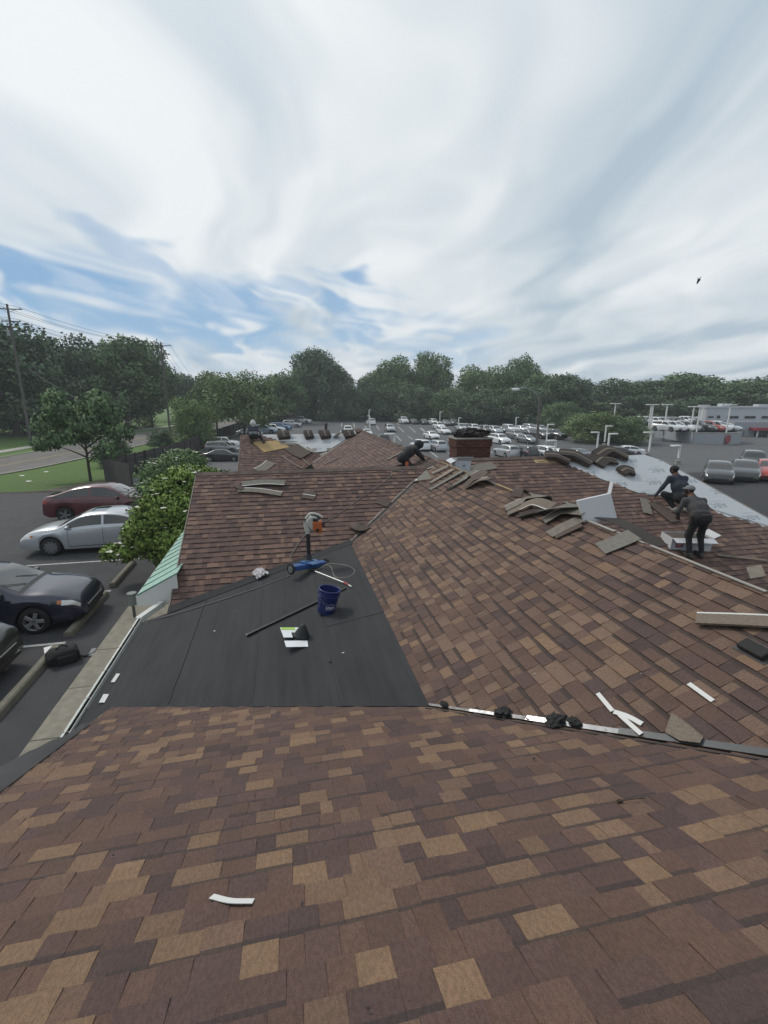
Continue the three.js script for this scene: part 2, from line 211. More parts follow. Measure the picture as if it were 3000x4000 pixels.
// frame: o origin, a along the courses, b up the slope; poly in (s, t) metres
function roofSlope(o, a, b, poly, opt) {
  const n = a.clone().cross(b).normalize(), g = new THREE.Group(); g.name = 'roof_slope'; building.add(g);
  const W = (s, t, h) => o.clone().addScaledVector(a, s).addScaledVector(b, t).addScaledVector(n, h);
  let area = 0; poly.forEach((p, i) => { const q = poly[(i + 1) % poly.length]; area += p[0] * q[1] - q[0] * p[1]; }); if (area < 0) poly = poly.slice().reverse();
  { // the deck under the shingles, 2 cm thick
    const tr = [], N = poly.length; for (const f of THREE.ShapeUtils.triangulateShape(poly.map((p) => new THREE.Vector2(...p)), [])) { for (const k of f) tr.push(...W(...poly[k], -0.006).toArray()); for (const k of [...f].reverse()) tr.push(...W(...poly[k], -0.03).toArray()); }
    for (let i = 0; i < N; i++) { const p = poly[i], q = poly[(i + 1) % N], A = W(...p, -0.006), B = W(...q, -0.006), C = W(...q, -0.03), D = W(...p, -0.03); tr.push(...A.toArray(), ...D.toArray(), ...C.toArray(), ...A.toArray(), ...C.toArray(), ...B.toArray()); }
    part('deck', polyGeo(tr), opt.deck || deckMat, g);
  }
  if (opt.bare) return { g, W, n };
  const rnd = rng(opt.seed), e = opt.exposure || 0.143, blend = opt.blend || BLEND_FAR;
  let s0 = Infinity, s1 = -Infinity, t0 = Infinity, t1 = -Infinity; for (const [s, t] of poly) { s0 = Math.min(s0, s); s1 = Math.max(s1, s); t0 = Math.min(t0, t); t1 = Math.max(t1, t); }
  const clipPoly = (p) => { for (let i = 0; i < poly.length && p.length > 2; i++) { const A = poly[i], B = poly[(i + 1) % poly.length], nx = -(B[1] - A[1]), ny = B[0] - A[0]; p = clipHalf(p, nx, ny, nx * A[0] + ny * A[1] + 1e-9); } return p; };
  for (let k = 0, t = t0 + (opt.start || 0); t < t1; k++, t += e) {
    const wob = (rnd() - 0.5) * 0.006; let banded = false;
    for (let s = s0 - rnd() * 0.5, tooth = rnd() < 0.5; s < s1; tooth = !tooth) {
      const w = tooth ? 0.095 + rnd() * 0.12 : 0.055 + rnd() * 0.12, p = clipPoly([[s + 0.0004, t + wob], [s + w - 0.0004, t + wob], [s + w - 0.0004, t + e + 0.004 + wob], [s + 0.0004, t + e + 0.004 + wob]]); s += w;
      if (p.length < 3) continue;
      let cs = 0, ct = 0; for (const q of p) { cs += q[0] / p.length; ct += q[1] / p.length; }
      if (opt.skip && opt.skip(cs, ct)) continue;
      const hb = (opt.thick || 1) * (tooth ? 0.0115 : 0.0065) + rnd() * 0.0012, H = (tt) => lerp(hb, 0.0012, clamp((tt - t - wob) / e, 0, 1));
      const base = pick(blend, rnd), tone = (0.9 + 0.2 * rnd()) * (1 + 0.1 * fbm(noiseB, cs * 0.7 + opt.seed, ct * 0.7, 3)), col = base.map((v) => v * tone);
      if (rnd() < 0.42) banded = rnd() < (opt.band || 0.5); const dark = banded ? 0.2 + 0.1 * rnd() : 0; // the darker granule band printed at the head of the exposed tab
      const pos = [], uv = [], cl = [];
      const fan = (q, c) => { for (let i = 1; i + 1 < q.length; i++) for (const j of [0, i, i + 1]) { const P = W(q[j][0], q[j][1], H(q[j][1])); pos.push(P.x, P.y, P.z); uv.push(q[j][0] + opt.seed * 0.37, q[j][1]); const q9 = 0.93 + 0.14 * rnd(); cl.push(c[0] * q9, c[1] * q9, c[2] * q9); } };
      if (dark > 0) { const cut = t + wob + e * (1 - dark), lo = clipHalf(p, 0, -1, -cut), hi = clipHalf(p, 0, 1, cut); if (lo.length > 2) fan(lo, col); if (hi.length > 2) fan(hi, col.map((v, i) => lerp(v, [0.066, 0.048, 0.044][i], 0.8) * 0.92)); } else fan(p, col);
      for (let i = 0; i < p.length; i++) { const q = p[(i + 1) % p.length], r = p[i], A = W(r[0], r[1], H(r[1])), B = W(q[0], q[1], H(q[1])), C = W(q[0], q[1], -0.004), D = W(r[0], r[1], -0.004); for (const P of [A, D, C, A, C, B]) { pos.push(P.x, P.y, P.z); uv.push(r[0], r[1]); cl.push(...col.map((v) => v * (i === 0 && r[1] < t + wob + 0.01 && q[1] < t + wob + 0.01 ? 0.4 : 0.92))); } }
      const c = W(cs, ct, 0), x0 = [Infinity, -Infinity, Infinity, -Infinity]; let seen = 0;
      for (const q of p) { const P = W(q[0], q[1], 0).applyMatrix4(camera.matrixWorldInverse); if (P.z > -0.15) { seen = -1e9; break; } P.applyMatrix4(camera.projectionMatrix); x0[0] = Math.min(x0[0], P.x); x0[1] = Math.max(x0[1], P.x); x0[2] = Math.min(x0[2], P.y); x0[3] = Math.max(x0[3], P.y); if (Math.abs(P.x) < 0.98 && Math.abs(P.y) < 0.98) seen++; }
      allTabs.push({ g, pos, uv, cl, area: seen > 0 ? (x0[1] - x0[0]) * (x0[3] - x0[2]) : 0 });
    }
  }
  return { g, W, n };
}
camera.matrixWorldInverse.copy(camera.matrixWorld).invert();
const c1 = 1 / Math.hypot(1, K), cA = 1 / Math.hypot(1, KA);
const bN = V(0, K * c1, -c1), bE = V(c1, K * c1, 0), aE = V(1, 0, 0), aS = V(0, 0, 1);
// near slope, falling away from the viewer
const slopeA = roofSlope(at(dA, 0, 0), V(-1, 0, 0), V(0, KA * cA, cA), [[2.1, 1.5 / cA], [2.1, -5.405 / cA], [-1.255, -3.845 / cA], [-4.03, -0.52 / cA], [-4.03, 1.5 / cA]], { seed: 3, blend: BLEND_NEAR, start: 0.03, exposure: 0.148 });
// long slope to the right under the main ridge
const slopeD = roofSlope(at(dD, 1.255, 0), aS, bE, [[-9.18, 0.0], [-3.86, 0.0], [-0.545, 2.775 / c1], [-11.955, 2.775 / c1]], { seed: 7, blend: BLEND_RIGHT, start: -0.02, thick: 1.2, band: 0.5 });
// slope across, facing the viewer, to the left of the valley
const slopeB = roofSlope(at(dB, -2.0, 11.73), aE, bN, [[0, 0], [0, -3.81 / c1], [3.27, -2.53 / c1], [5.78, 0]], { seed: 13, thick: 1.3 });
// its twin on the other side of the main ridge
const toF = (p) => { const d = v3(p).sub(at(dF, 4.03, 12.1)); return [d.dot(aE), d.dot(bN)]; };
const endF = [[6.4, 0], toF([10.753, 3.995, -11.79]), toF([11.332, 3.366, -10.44]), toF([11.81, 2.824, -9.277]), toF([12.404, 2.148, -7.825])];
const strippedF = [toF([7.442, 4.059, -11.926]), [6.39, -0.02], ...endF.slice(1), toF([12.866, 2.311, -8.177]), toF([11.519, 2.686, -8.982]), toF([10.927, 2.85, -9.333]), toF([10.533, 3.012, -9.68]), toF([10.112, 3.152, -9.981]), toF([9.663, 3.287, -10.271]), toF([9.029, 3.335, -10.372]), toF([8.432, 3.586, -10.913]), toF([7.668, 3.942, -11.677])];
const inside = (poly, x, y) => { let c = false; for (let i = 0, j = poly.length - 1; i < poly.length; j = i++) { const [a, b] = poly[i], [d, e] = poly[j]; if (b > y !== e > y && x < ((d - a) * (y - b)) / (e - b) + a) c = !c; } return c; };
const slopeF = roofSlope(at(dF, 4.03, 12.1), aE, bN, [[0, 0], [6.4, 0], endF[1], endF[4], [endF[4][0], -6.6 / c1], [6.54, -6.6 / c1]], { seed: 17, skip: (s, t) => inside(strippedF, s, t) });
// the farther cross roof, stripped along the top, and the main ridge going on to it
const slopeG = roofSlope(at(dG, -1.95, 24.1), aE, bN, [[0, 0], [0, -5.69 / c1], [5.69, 0]], { seed: 23, skip: (s, t) => { const row = Math.floor(-t / 0.143); return row < 13 && s > 1.05 + row * 0.2 - 0.05 && row < 11 + 0.4 * s; } });
const slopeH = roofSlope(at(dD, 1.255, 0), aS, bE, [[-11.735, 2.535 / c1], [-14.27, 0], [-21.61, 0], [-24.385, 2.775 / c1], [-11.97, 2.775 / c1]], { seed: 29 });
// faces turned away from the camera, plain decks with the same roll
for (const [o, a, b, poly] of [
  [V(4.03, EYE - 1.615, 0), V(0, 0, -1), V(-c1, K * c1, 0), [[-1.5, 0], [12.1, 0], [5.55, -6.5 / c1], [-1.5, -6.5 / c1]]],
  [at(dB, -2, 11.73), V(-1, 0, 0), V(0, K * c1, c1), [[0, -0.02], [0, -6.17 / c1], [-5.78, -0.02]]],
  [at(dF, 4.03, 12.1), V(-1, 0, 0), V(0, K * c1, c1), [[0, -0.02], [-6.54, -0.02], [-6.54, -3.3 / c1], [0, -3.3 / c1]]],
  [at(dG, -1.95, 24.1), V(-1, 0, 0), V(0, K * c1, c1), [[0, -0.02], [-5.7, -0.02], [-5.7, -3.4 / c1], [0, -3.4 / c1]]],
  [V(4.03, EYE - 1.615, 0), V(0, 0, -1), V(-c1, K * c1, 0), [[12.1, -0.02], [24.2, -0.02], [24.2, -3.5 / c1], [12.1, -3.5 / c1]]],
]) roofSlope(o, a, b, poly, { bare: true });
{ // the 300 shingles that show largest are parts of their own, the rest of each slope one field
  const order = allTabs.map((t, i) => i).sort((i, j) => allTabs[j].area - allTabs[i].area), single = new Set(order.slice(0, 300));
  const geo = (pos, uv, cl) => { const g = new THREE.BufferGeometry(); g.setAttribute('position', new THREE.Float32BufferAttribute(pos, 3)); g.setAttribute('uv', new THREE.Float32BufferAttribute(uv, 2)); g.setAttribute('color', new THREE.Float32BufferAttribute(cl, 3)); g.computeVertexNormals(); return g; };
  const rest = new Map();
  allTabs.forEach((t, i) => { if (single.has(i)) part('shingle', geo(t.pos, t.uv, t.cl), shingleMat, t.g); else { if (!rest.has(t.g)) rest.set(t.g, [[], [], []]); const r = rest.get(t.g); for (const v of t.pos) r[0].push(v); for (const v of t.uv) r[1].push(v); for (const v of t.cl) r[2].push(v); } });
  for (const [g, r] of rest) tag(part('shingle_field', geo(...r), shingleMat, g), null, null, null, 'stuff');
}
// ---------- flat section of rolled membrane ----------
const streaky = noiseTex(1024, (x, y) => 0.76 + 0.2 * fbm(noiseB, x * 34, y * 4, 4) + 0.24 * fbm(noiseA, x * 6, y * 4, 4) + 0.16 * (rT() - 0.5)); streaky.repeat.set(0.25, 0.14);
const membraneMat = std(lin(0.031, 0.032, 0.0355), 0.9, { map: streaky, bumpMap: withRepeat(grit, 1.2), bumpScale: 0.0015 });
const flat = new THREE.Group(); flat.name = 'flat_roof'; building.add(flat);
function membraneSheet(r0, r1, lift, cut = null) { // rolls run north, each lapping over the one below it
  let p = [[-2.42, 5.56], [1.262, 3.83], [1.262, 9.22], [-2.0, 7.93], [-2.42, 7.78]];
  p = clipHalf(clipHalf(p, 1, 0, r0), -1, 0, -r1); if (cut) p = clipHalf(p, 0, cut[0], cut[0] * cut[1]);
  const N = 10, tr = [], tri = THREE.ShapeUtils.triangulateShape(p.map((q) => new THREE.Vector2(...q)), []);
  const top = ([r, u]) => at(dC, r, u, lift + 0.0).toArray(), low = ([r, u]) => at(dC, r, u, -0.02).toArray();
  for (const f of tri) for (const k of f) tr.push(...top(p[k]));
  for (let i = 0; i < p.length; i++) { const a = p[i], b = p[(i + 1) % p.length]; tr.push(...top(a), ...low(a), ...low(b), ...top(a), ...low(b), ...top(b)); }
  part('membrane_sheet', planarUV(polyGeo(tr)), membraneMat, flat);
}
{ const p = [[-2.42, 4.72], [-2.1, 4.78], [-2.1, 5.41], [-2.42, 5.56]], t = []; for (const f of [[0, 1, 2], [0, 2, 3]]) for (const k of f) t.push(...at(dC, ...p[k], 0.001).toArray()); part('membrane_sheet', planarUV(polyGeo(t)), membraneMat, flat); }
membraneSheet(-2.42, -1.36, 0.002); membraneSheet(-1.42, -0.40, 0.007); membraneSheet(-0.46, 0.53, 0.012); membraneSheet(0.46, 1.3, 0.017, [-1, 6.02]); membraneSheet(0.46, 1.3, 0.021, [1, 5.95]);
// darker tar squeezed out along the laps
const tar = std(lin(0.012, 0.012, 0.013), 0.55);
for (const [pts, w] of [[[[0.462, 4.25], [0.458, 9.0]], 0.012], [[[-0.458, 4.72], [-0.463, 8.5]], 0.01], [[[-1.418, 5.15], [-1.422, 8.1]], 0.01], [[[0.47, 5.955], [1.25, 5.945]], 0.014]]) { const r = rng(pts.length + 3); const c = []; for (let i = 0; i <= 16; i++) { const k = i / 16, x = lerp(pts[0][0], pts[1][0], k) + (r() - 0.5) * 0.008, u = lerp(pts[0][1], pts[1][1], k) + (r() - 0.5) * 0.008; c.push(at(dC, x, u, pts[0][1] === 5.955 ? 0.018 : 0.012)); } part('lap_seam', hose(c, w * 0.55, 60).scale(1, 1, 1), tar, flat); }
// upstand strip of membrane on the foot of the shingles at B and D
const stripMat = std(lin(0.031, 0.032, 0.035), 0.9, { map: withRepeat(mottled, 0.8), bumpMap: grit, bumpScale: 0.002 });
{ const q = (a, b, c, d) => { const t = []; for (const p of [a, b, c, a, c, d]) t.push(...p.toArray()); return planarUV(polyGeo(t)); };
  part('membrane_strip', q(at(dC, -2.02, 7.86, 0.014), at(dC, 1.28, 9.12, 0.026), at(dB, 1.28, 9.30, 0.022), at(dB, -2.02, 8.03, 0.022)), stripMat, flat);
}
// ---------- ridge caps, valley metal, gutter, eaves ----------
const capGeo = (len, w, rnd, col) => { const g = new THREE.BufferGeometry(), y = -w * 0.41, t = 0.006; return g; };
const capMats = [[0.125, 0.09, 0.076], [0.15, 0.108, 0.088], [0.105, 0.076, 0.066]].map((c) => std(lin(...c), 0.95, { map: grit, bumpMap: grit, bumpScale: 0.0016 }));
function ridgeCap(p, dir, side, drop, len, lift, tilt, m, name = 'ridge_cap') { // a folded shingle astride a ridge
  const pos = [], f = (k, s, h) => p.clone().addScaledVector(dir, k).addScaledVector(side, s).add(V(0, -Math.abs(s) * drop + lift + h + tilt * (1 - k / len), 0));
  const P = (a, b, c, d) => { for (const q of [a, b, c, a, c, d]) pos.push(...q.toArray()); };
  for (const s of [-1, 1]) { const w = 0.125 * s; P(f(0, 0, 0.012), f(len, 0, 0.012), f(len, w, 0.008), f(0, w, 0.008)); P(f(0, 0, 0), f(len, 0, 0), f(len, w, -0.002), f(0, w, -0.002)); P(f(0, 0, 0.012), f(0, w, 0.008), f(0, w, -0.002), f(0, 0, 0)); P(f(len, 0, 0.012), f(len, w, 0.008), f(len, w, -0.002), f(len, 0, 0)); P(f(0, w, 0.008), f(len, w, 0.008), f(len, w, -0.002), f(0, w, -0.002)); }
  return part(name, planarUV(polyGeo(pos), 1), m, building);
}
{ const r = rng(41);
  for (let x = -2.02; x < 3.6; x += 0.145) ridgeCap(at(dB, x, 11.73), V(1, 0, 0), V(0, 0, -1), K, 0.3, 0.006, 0.011, capMats[Math.floor(r() * 3)]);
  for (let x = 4.9; x < 8.4; x += 0.145) ridgeCap(at(dF, x, 12.1), V(1, 0, 0), V(0, 0, -1), K, 0.3, 0.006, 0.011, capMats[Math.floor(r() * 3)]);
  for (let u = 15.0; u < 24.1; u += 0.16) if (u > 16 || r() < 0.5) ridgeCap(V(4.03, EYE - 1.615, -u), V(0, 0, -1), V(1, 0, 0), K, 0.3, 0.006, 0.011, capMats[Math.floor(r() * 3)]);
}
// stripped main ridge: pale edge of bare deck and felt showing as a line
const paleEdge = std(lin(0.42, 0.40, 0.37), 0.85, { map: mottled }), woodDeck = std(lin(0.38, 0.27, 0.14), 0.85, { map: withRepeat(mottled, 1, 4) });
{ const r = rng(9); for (const [u0, u1, w, m] of [[3.02, 4.35, 0.028, paleEdge], [4.45, 4.9, 0.022, paleEdge], [4.95, 5.55, 0.045, paleEdge], [1.9, 2.9, 0.035, paleEdge], [7.55, 8.35, 0.05, woodDeck], [8.4, 9.3, 0.04, paleEdge], [9.4, 11.7, 0.03, woodDeck]]) part('ridge_board', bar(V(4.03 - 0.02, EYE - 1.615 + 0.004, -u0), V(4.03 - 0.02, EYE - 1.615 + 0.004 + r() * 0.004, -u1), w, 0.012).translate(-0.02, 0, 0), m, building); }
// valley metal
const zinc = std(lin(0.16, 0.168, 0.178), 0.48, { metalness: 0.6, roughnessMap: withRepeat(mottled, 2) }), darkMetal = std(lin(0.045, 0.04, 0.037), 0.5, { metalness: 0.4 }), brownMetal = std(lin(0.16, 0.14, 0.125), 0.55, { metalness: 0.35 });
function valley(p, q, n1, n2, w1, w2, m, lift) { // two wings off the line p-q
  const tr = []; for (const [n, w] of [[n1, w1], [n2, w2]]) { const a = p.clone().add(V(0, lift, 0)), b = q.clone().add(V(0, lift, 0)), c = b.clone().addScaledVector(n, w).add(V(0, 0.006, 0)), d = a.clone().addScaledVector(n, w).add(V(0, 0.006, 0)); for (const k of [a, b, c, a, c, d]) tr.push(...k.toArray()); }
  return part('valley_flashing', planarUV(polyGeo(tr)), m, building);
}
{ const vA0 = at(dA, 1.255, 3.85), vA1 = at(dA, 4.03, 0.53), onD = V(0.62 * c1, K * 0.62 * c1, -0.78 * 0).normalize(), onA = V(-0.5, KA * 0.6, 0.6).normalize();
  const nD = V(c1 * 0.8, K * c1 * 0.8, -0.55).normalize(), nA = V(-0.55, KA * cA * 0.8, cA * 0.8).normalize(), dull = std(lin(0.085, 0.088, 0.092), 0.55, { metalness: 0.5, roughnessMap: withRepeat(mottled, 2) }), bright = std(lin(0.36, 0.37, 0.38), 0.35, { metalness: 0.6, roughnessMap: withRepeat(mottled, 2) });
  for (const [k0, k1, w, m] of [[0, 0.1, 0.022, dull], [0.1, 0.16, 0.028, zinc], [0.16, 0.22, 0.034, dull], [0.22, 0.29, 0.044, bright], [0.29, 0.38, 0.04, zinc], [0.38, 0.62, 0.052, dull], [0.62, 1, 0.056, zinc]]) valley(vA0.clone().lerp(vA1, k0), vA0.clone().lerp(vA1, k1), nD, nA, w, 0.01, m, 0.016);  // lighter segments put glints into the metal colour
  part('valley_flashing', bar(vA0.clone().add(V(-0.03, 0.005, 0.045)), vA1.clone().add(V(-0.03, 0.006, 0.045)), 0.05, 0.012), darkMetal, building);
  part('valley_flashing', bar(vA0.clone().add(V(-0.035, 0.017, 0.05)), vA1.clone().add(V(-0.035, 0.017, 0.05)), 0.016, 0.03), darkMetal, building);
  const vB0 = at(dB, 1.3, 9.22), vB1 = at(dB, 3.25, 11.19);
  const d = vB1.clone().sub(vB0), pt = (k, h = 0, s = 0) => vB0.clone().addScaledVector(d, k).add(V(-s * 0.7, h, -s * 0.7));
  part('valley_flashing', bar(pt(0, 0.014), pt(1, 0.014), 0.05, 0.014), std(lin(0.02, 0.017, 0.016), 0.7), building);
  part('valley_flashing', bar(pt(0, 0.02, -0.05), pt(1, 0.02, -0.05), 0.018, 0.016), brownMetal, building);
  for (const [a, b] of [[-0.02, 0.12], [0.20, 0.475], [0.53, 0.80], [0.82, 0.93]]) part('valley_strip', bar(pt(a, 0.03, 0.075), pt(b, 0.03, 0.075), 0.075, 0.012), brownMetal, building);
  const v2 = V(1.3, EYE - dD(1.3), -21.66), v3b = V(3.9, EYE - dD(3.9), -24.2); part('valley_strip', bar(v2.add(V(0, 0.03, 0.02)), v3b.add(V(0, 0.03, 0.02)), 0.09, 0.02), std(lin(0.22, 0.18, 0.155), 0.8), building);
}
// gutter along the membrane: a pale pressed trough
{ const s = new THREE.Shape([[0, 0], [-0.07, 0], [-0.082, 0.03], [-0.082, 0.085], [-0.046, 0.1], [-0.046, 0.09], [-0.075, 0.08], [-0.074, 0.035], [-0.066, 0.008], [-0.006, 0.008], [-0.006, 0.1], [0, 0.1]].map((p) => new THREE.Vector2(...p)));
  const gm = std(lin(0.62, 0.64, 0.61), 0.55, { map: withRepeat(mottled, 1.4) }), gut = part('gutter', new THREE.ExtrudeGeometry(s, { depth: 3.05, bevelEnabled: false }).translate(-2.425, EYE - 3.645, -7.95), gm, building);
  for (let u = 5.1; u < 7.9; u += 0.62) part('gutter_hanger', box(0.07, 0.005, 0.012, -2.465, EYE - 3.552, -u), std(lin(0.1, 0.1, 0.1), 0.6), gut);
  part('gutter_end', bar(V(-2.5, EYE - 3.6, -7.95), V(-2.2, EYE - 3.5, -8.35), 0.1, 0.09), gm, gut);
  part('downspout', [rod(V(-2.5, 2.05, -8.1), V(-2.62, 1.6, -8.15), 0.04), rod(V(-2.62, 1.6, -8.15), V(-2.62, 0.1, -8.15), 0.04)], gm, gut);
  part('leaf_litter', box(0.058, 0.03, 3.0, -2.463, EYE - 3.61, -6.42), M.mulch, gut);  // dark box filling the floor of the trough
  part('drip_edge', box(0.02, 0.12, 2.3, -2.415, EYE - 3.63, -6.67), std(lin(0.12, 0.13, 0.13), 0.6), building);
}
// rake trims and walls
const rake = (fn, r, u0, u1, side) => part('rake_trim', bar(at(fn, r + side * 0.012, u0, -0.06), at(fn, r + side * 0.012, u1, -0.06), 0.02, 0.12), std(lin(0.16, 0.135, 0.12), 0.7), building);
rake(dB, -2.01, 7.9, 11.72, -1); rake(dG, -1.96, 18.6, 24.1, -1); { const e = endF.map((q) => slopeF.W(q[0] + 0.02, q[1], -0.05)); for (let i = 1; i < 4; i++) part('rake_trim', bar(e[i], e[i + 1], 0.02, 0.12), std(lin(0.30, 0.27, 0.24), 0.7), building); } part('rake_trim', bar(at(dA, -2.122, -1.4, -0.06), at(dA, -2.122, 5.3, -0.06), 0.02, 0.1), darkMetal, building);
const wallPoly = (pts) => { const t = [], xs = pts.map((p) => p[0]), flatX = Math.max(...xs) - Math.min(...xs) < 0.01; for (const f of THREE.ShapeUtils.triangulateShape(pts.map((p) => new THREE.Vector2(flatX ? p[2] : p[0], p[1])), [])) for (const k of f) t.push(...pts[k]); return polyGeo(t); };
part('wall', [wallPoly([[-1.85, 0, 1.5], [-1.85, 0, -18.2], [-1.85, EYE - 4.72, -18.2], [-1.85, EYE - 1.85, -11.73], [-1.85, EYE - 3.56, -8.05], [-1.85, EYE - 3.56, -5.5], [-1.85, EYE - 0.9, 1.5]]), wallPoly([[-1.8, 0, -18], [-1.8, 0, -29], [-1.8, EYE - 4.9, -29], [-1.8, EYE - 1.9, -24.1], [-1.8, EYE - 4.6, -18]])], siding, building);
part('wall', [wallPoly([[10.4, -1, -4], [10.4, -1, -15.5], [10.4, EYE - 3.4, -15.5], [10.4, EYE - 1.7, -12.1], [10.4, EYE - 4.8, -5.4], [10.4, EYE - 4.8, -4]]), wallPoly([[-1.8, -1, -27.6], [5.4, -1, -27.6], [5.4, EYE - 3.6, -27.6], [-1.8, EYE - 3.6, -27.6]])], siding, building);
// green standing-seam awning on the gable wall
{ const g = new THREE.Group(); g.name = 'awning'; building.add(g);
  const green = std(lin(0.36, 0.56, 0.47), 0.5, { metalness: 0.05, map: withRepeat(mottled, 0.8) }), ri = -1.93, ro = -2.62, di = 3.0, dO = 3.36, u0 = 8.42, u1 = 12.6, pw = 0.405, seamMat = std(lin(0.12, 0.26, 0.21), 0.5), Y = (r) => EYE - lerp(di, dO, (r - ri) / (ro - ri));
  for (let u = u0; u < u1 - 0.01; u += pw) {
    const a = V(ri, Y(ri), -(u + pw / 2)), b = V(ro, Y(ro), -(u + pw / 2)); part('roof_panel', bar(a, b, pw - 0.006, 0.012), green, g);
    const s = V(ri, Y(ri) + 0.012, -u), e = V(ro - 0.01, Y(ro) + 0.012, -u); part('seam', bar(s, e, 0.014, 0.012), seamMat, g);
  }
  part('fascia', box(0.03, 0.17, u1 - u0, ro, Y(ro) - 0.09, -(u0 + u1) / 2), trimWhite, g);
  part('end_panel', wallPoly([[ri, Y(ri) - 0.005, -u0 + 0.012], [ro, Y(ro) - 0.005, -u0 + 0.012], [ro, Y(ro) - 0.18, -u0 + 0.012], [ri, Y(ro) - 0.2, -u0 + 0.012]]), trimWhite, g);
  part('soffit', box(0.7, 0.015, u1 - u0 - 0.02, -2.27, Y(ro) - 0.17, -(u0 + u1) / 2), trimWhite, g);
}
// chimney: brick courses, corbelled top, mortar crown
{ const g = new THREE.Group(); g.name = 'chimney'; building.add(g); g.position.set(5.46, 0, -13.35);
  const r = rng(61), brickMats = [[0.135, 0.05, 0.036], [0.12, 0.045, 0.034], [0.15, 0.058, 0.042], [0.105, 0.042, 0.034]].map((c) => std(lin(...c), 0.9, { map: grit })), top = EYE - 1.17, n = 16, ch = 0.072;
  part('mortar', box(1.0, n * ch + 0.5, 0.6, 0, top - n * ch / 2 - 0.25, 0), std(lin(0.10, 0.06, 0.05), 0.95), g);
  const sets = brickMats.map(() => []);
  for (let k = 0; k < n; k++) for (const [len, face] of [[1.04, 'z'], [0.64, 'x']]) for (const sg of [-1, 1]) { const out = k < 3 ? 0.03 : 0, L = len + 2 * out, y = top - k * ch - ch / 2; for (let s = -L / 2 + (k % 2 ? -0.1 : 0); s < L / 2; s += 0.212) { const a = Math.max(s, -L / 2), b = Math.min(s + 0.202, L / 2); if (b - a < 0.03) continue; const off = sg * ((face === 'z' ? 0.32 : 0.52) + out - 0.025); sets[Math.floor(r() * 4)].push(face === 'z' ? box(b - a, ch - 0.01, 0.06, (a + b) / 2, y, off) : box(0.06, ch - 0.01, b - a, off, y, (a + b) / 2)); } }
  sets.forEach((s, i) => tag(part('brick_course', s, brickMats[i], g), null, null, null, 'stuff'));
  part('crown', box(1.16, 0.05, 0.76, 0, top + 0.02, 0, 0.02), std(lin(0.3, 0.275, 0.24), 0.95, { map: mottled }), g);
}
// felt underlayment where shingles are stripped; its print reads upside down from here
const feltTex = canvasTex(1024, 512, (c, w, h) => { c.fillStyle = '#c9ced2'; c.fillRect(0, 0, w, h); const r = rng(4); for (let i = 0; i < 900; i++) { c.fillStyle = `rgba(${120 + r() * 60},${125 + r() * 60},${132 + r() * 60},${0.05 + r() * 0.06})`; c.fillRect(r() * w, r() * h, 20 + r() * 120, 2 + r() * 6); } c.fillStyle = '#949aa3'; c.font = 'bold 120px sans-serif'; for (const [x, y] of [[60, 150], [560, 150], [300, 400], [800, 400]]) c.fillText('ABC', x, y); c.font = '24px sans-serif'; c.fillStyle = '#9aa1a9'; for (const [x, y] of [[70, 196], [570, 196], [310, 446], [810, 446]]) { c.fillRect(x, y - 12, 170, 5); c.fillRect(x, y, 130, 4); } });
const feltMat = std(lin(0.70, 0.695, 0.70), 0.6, { map: feltTex });
function felt(sl, pts, m = feltMat) { const tr = [], uv = []; for (const f of THREE.ShapeUtils.triangulateShape(pts.map((p) => new THREE.Vector2(...p)), [])) for (const k of f) { tr.push(...sl.W(pts[k][0], pts[k][1], 0.001).toArray()); uv.push(-pts[k][0] / 2.2, -pts[k][1] / 1.1); } const g = polyGeo(tr); g.setAttribute('uv', new THREE.Float32BufferAttribute(uv, 2)); part('felt_underlayment', g, m, sl.g); }
felt(slopeG, [[0.9, 0.02], [5.6, 0.02], [4.0, -1.65], [3.0, -1.78], [0.9, -0.6]]);
felt(slopeF, strippedF.slice().reverse());
part('bare_deck', new THREE.BoxGeometry(2.3, 0.006, 0.3).applyMatrix4(new THREE.Matrix4().makeBasis(aE, slopeF.n, aE.clone().cross(slopeF.n)).setPosition(slopeF.W(3.9, -0.16, 0.006))), woodDeck, slopeF.g);

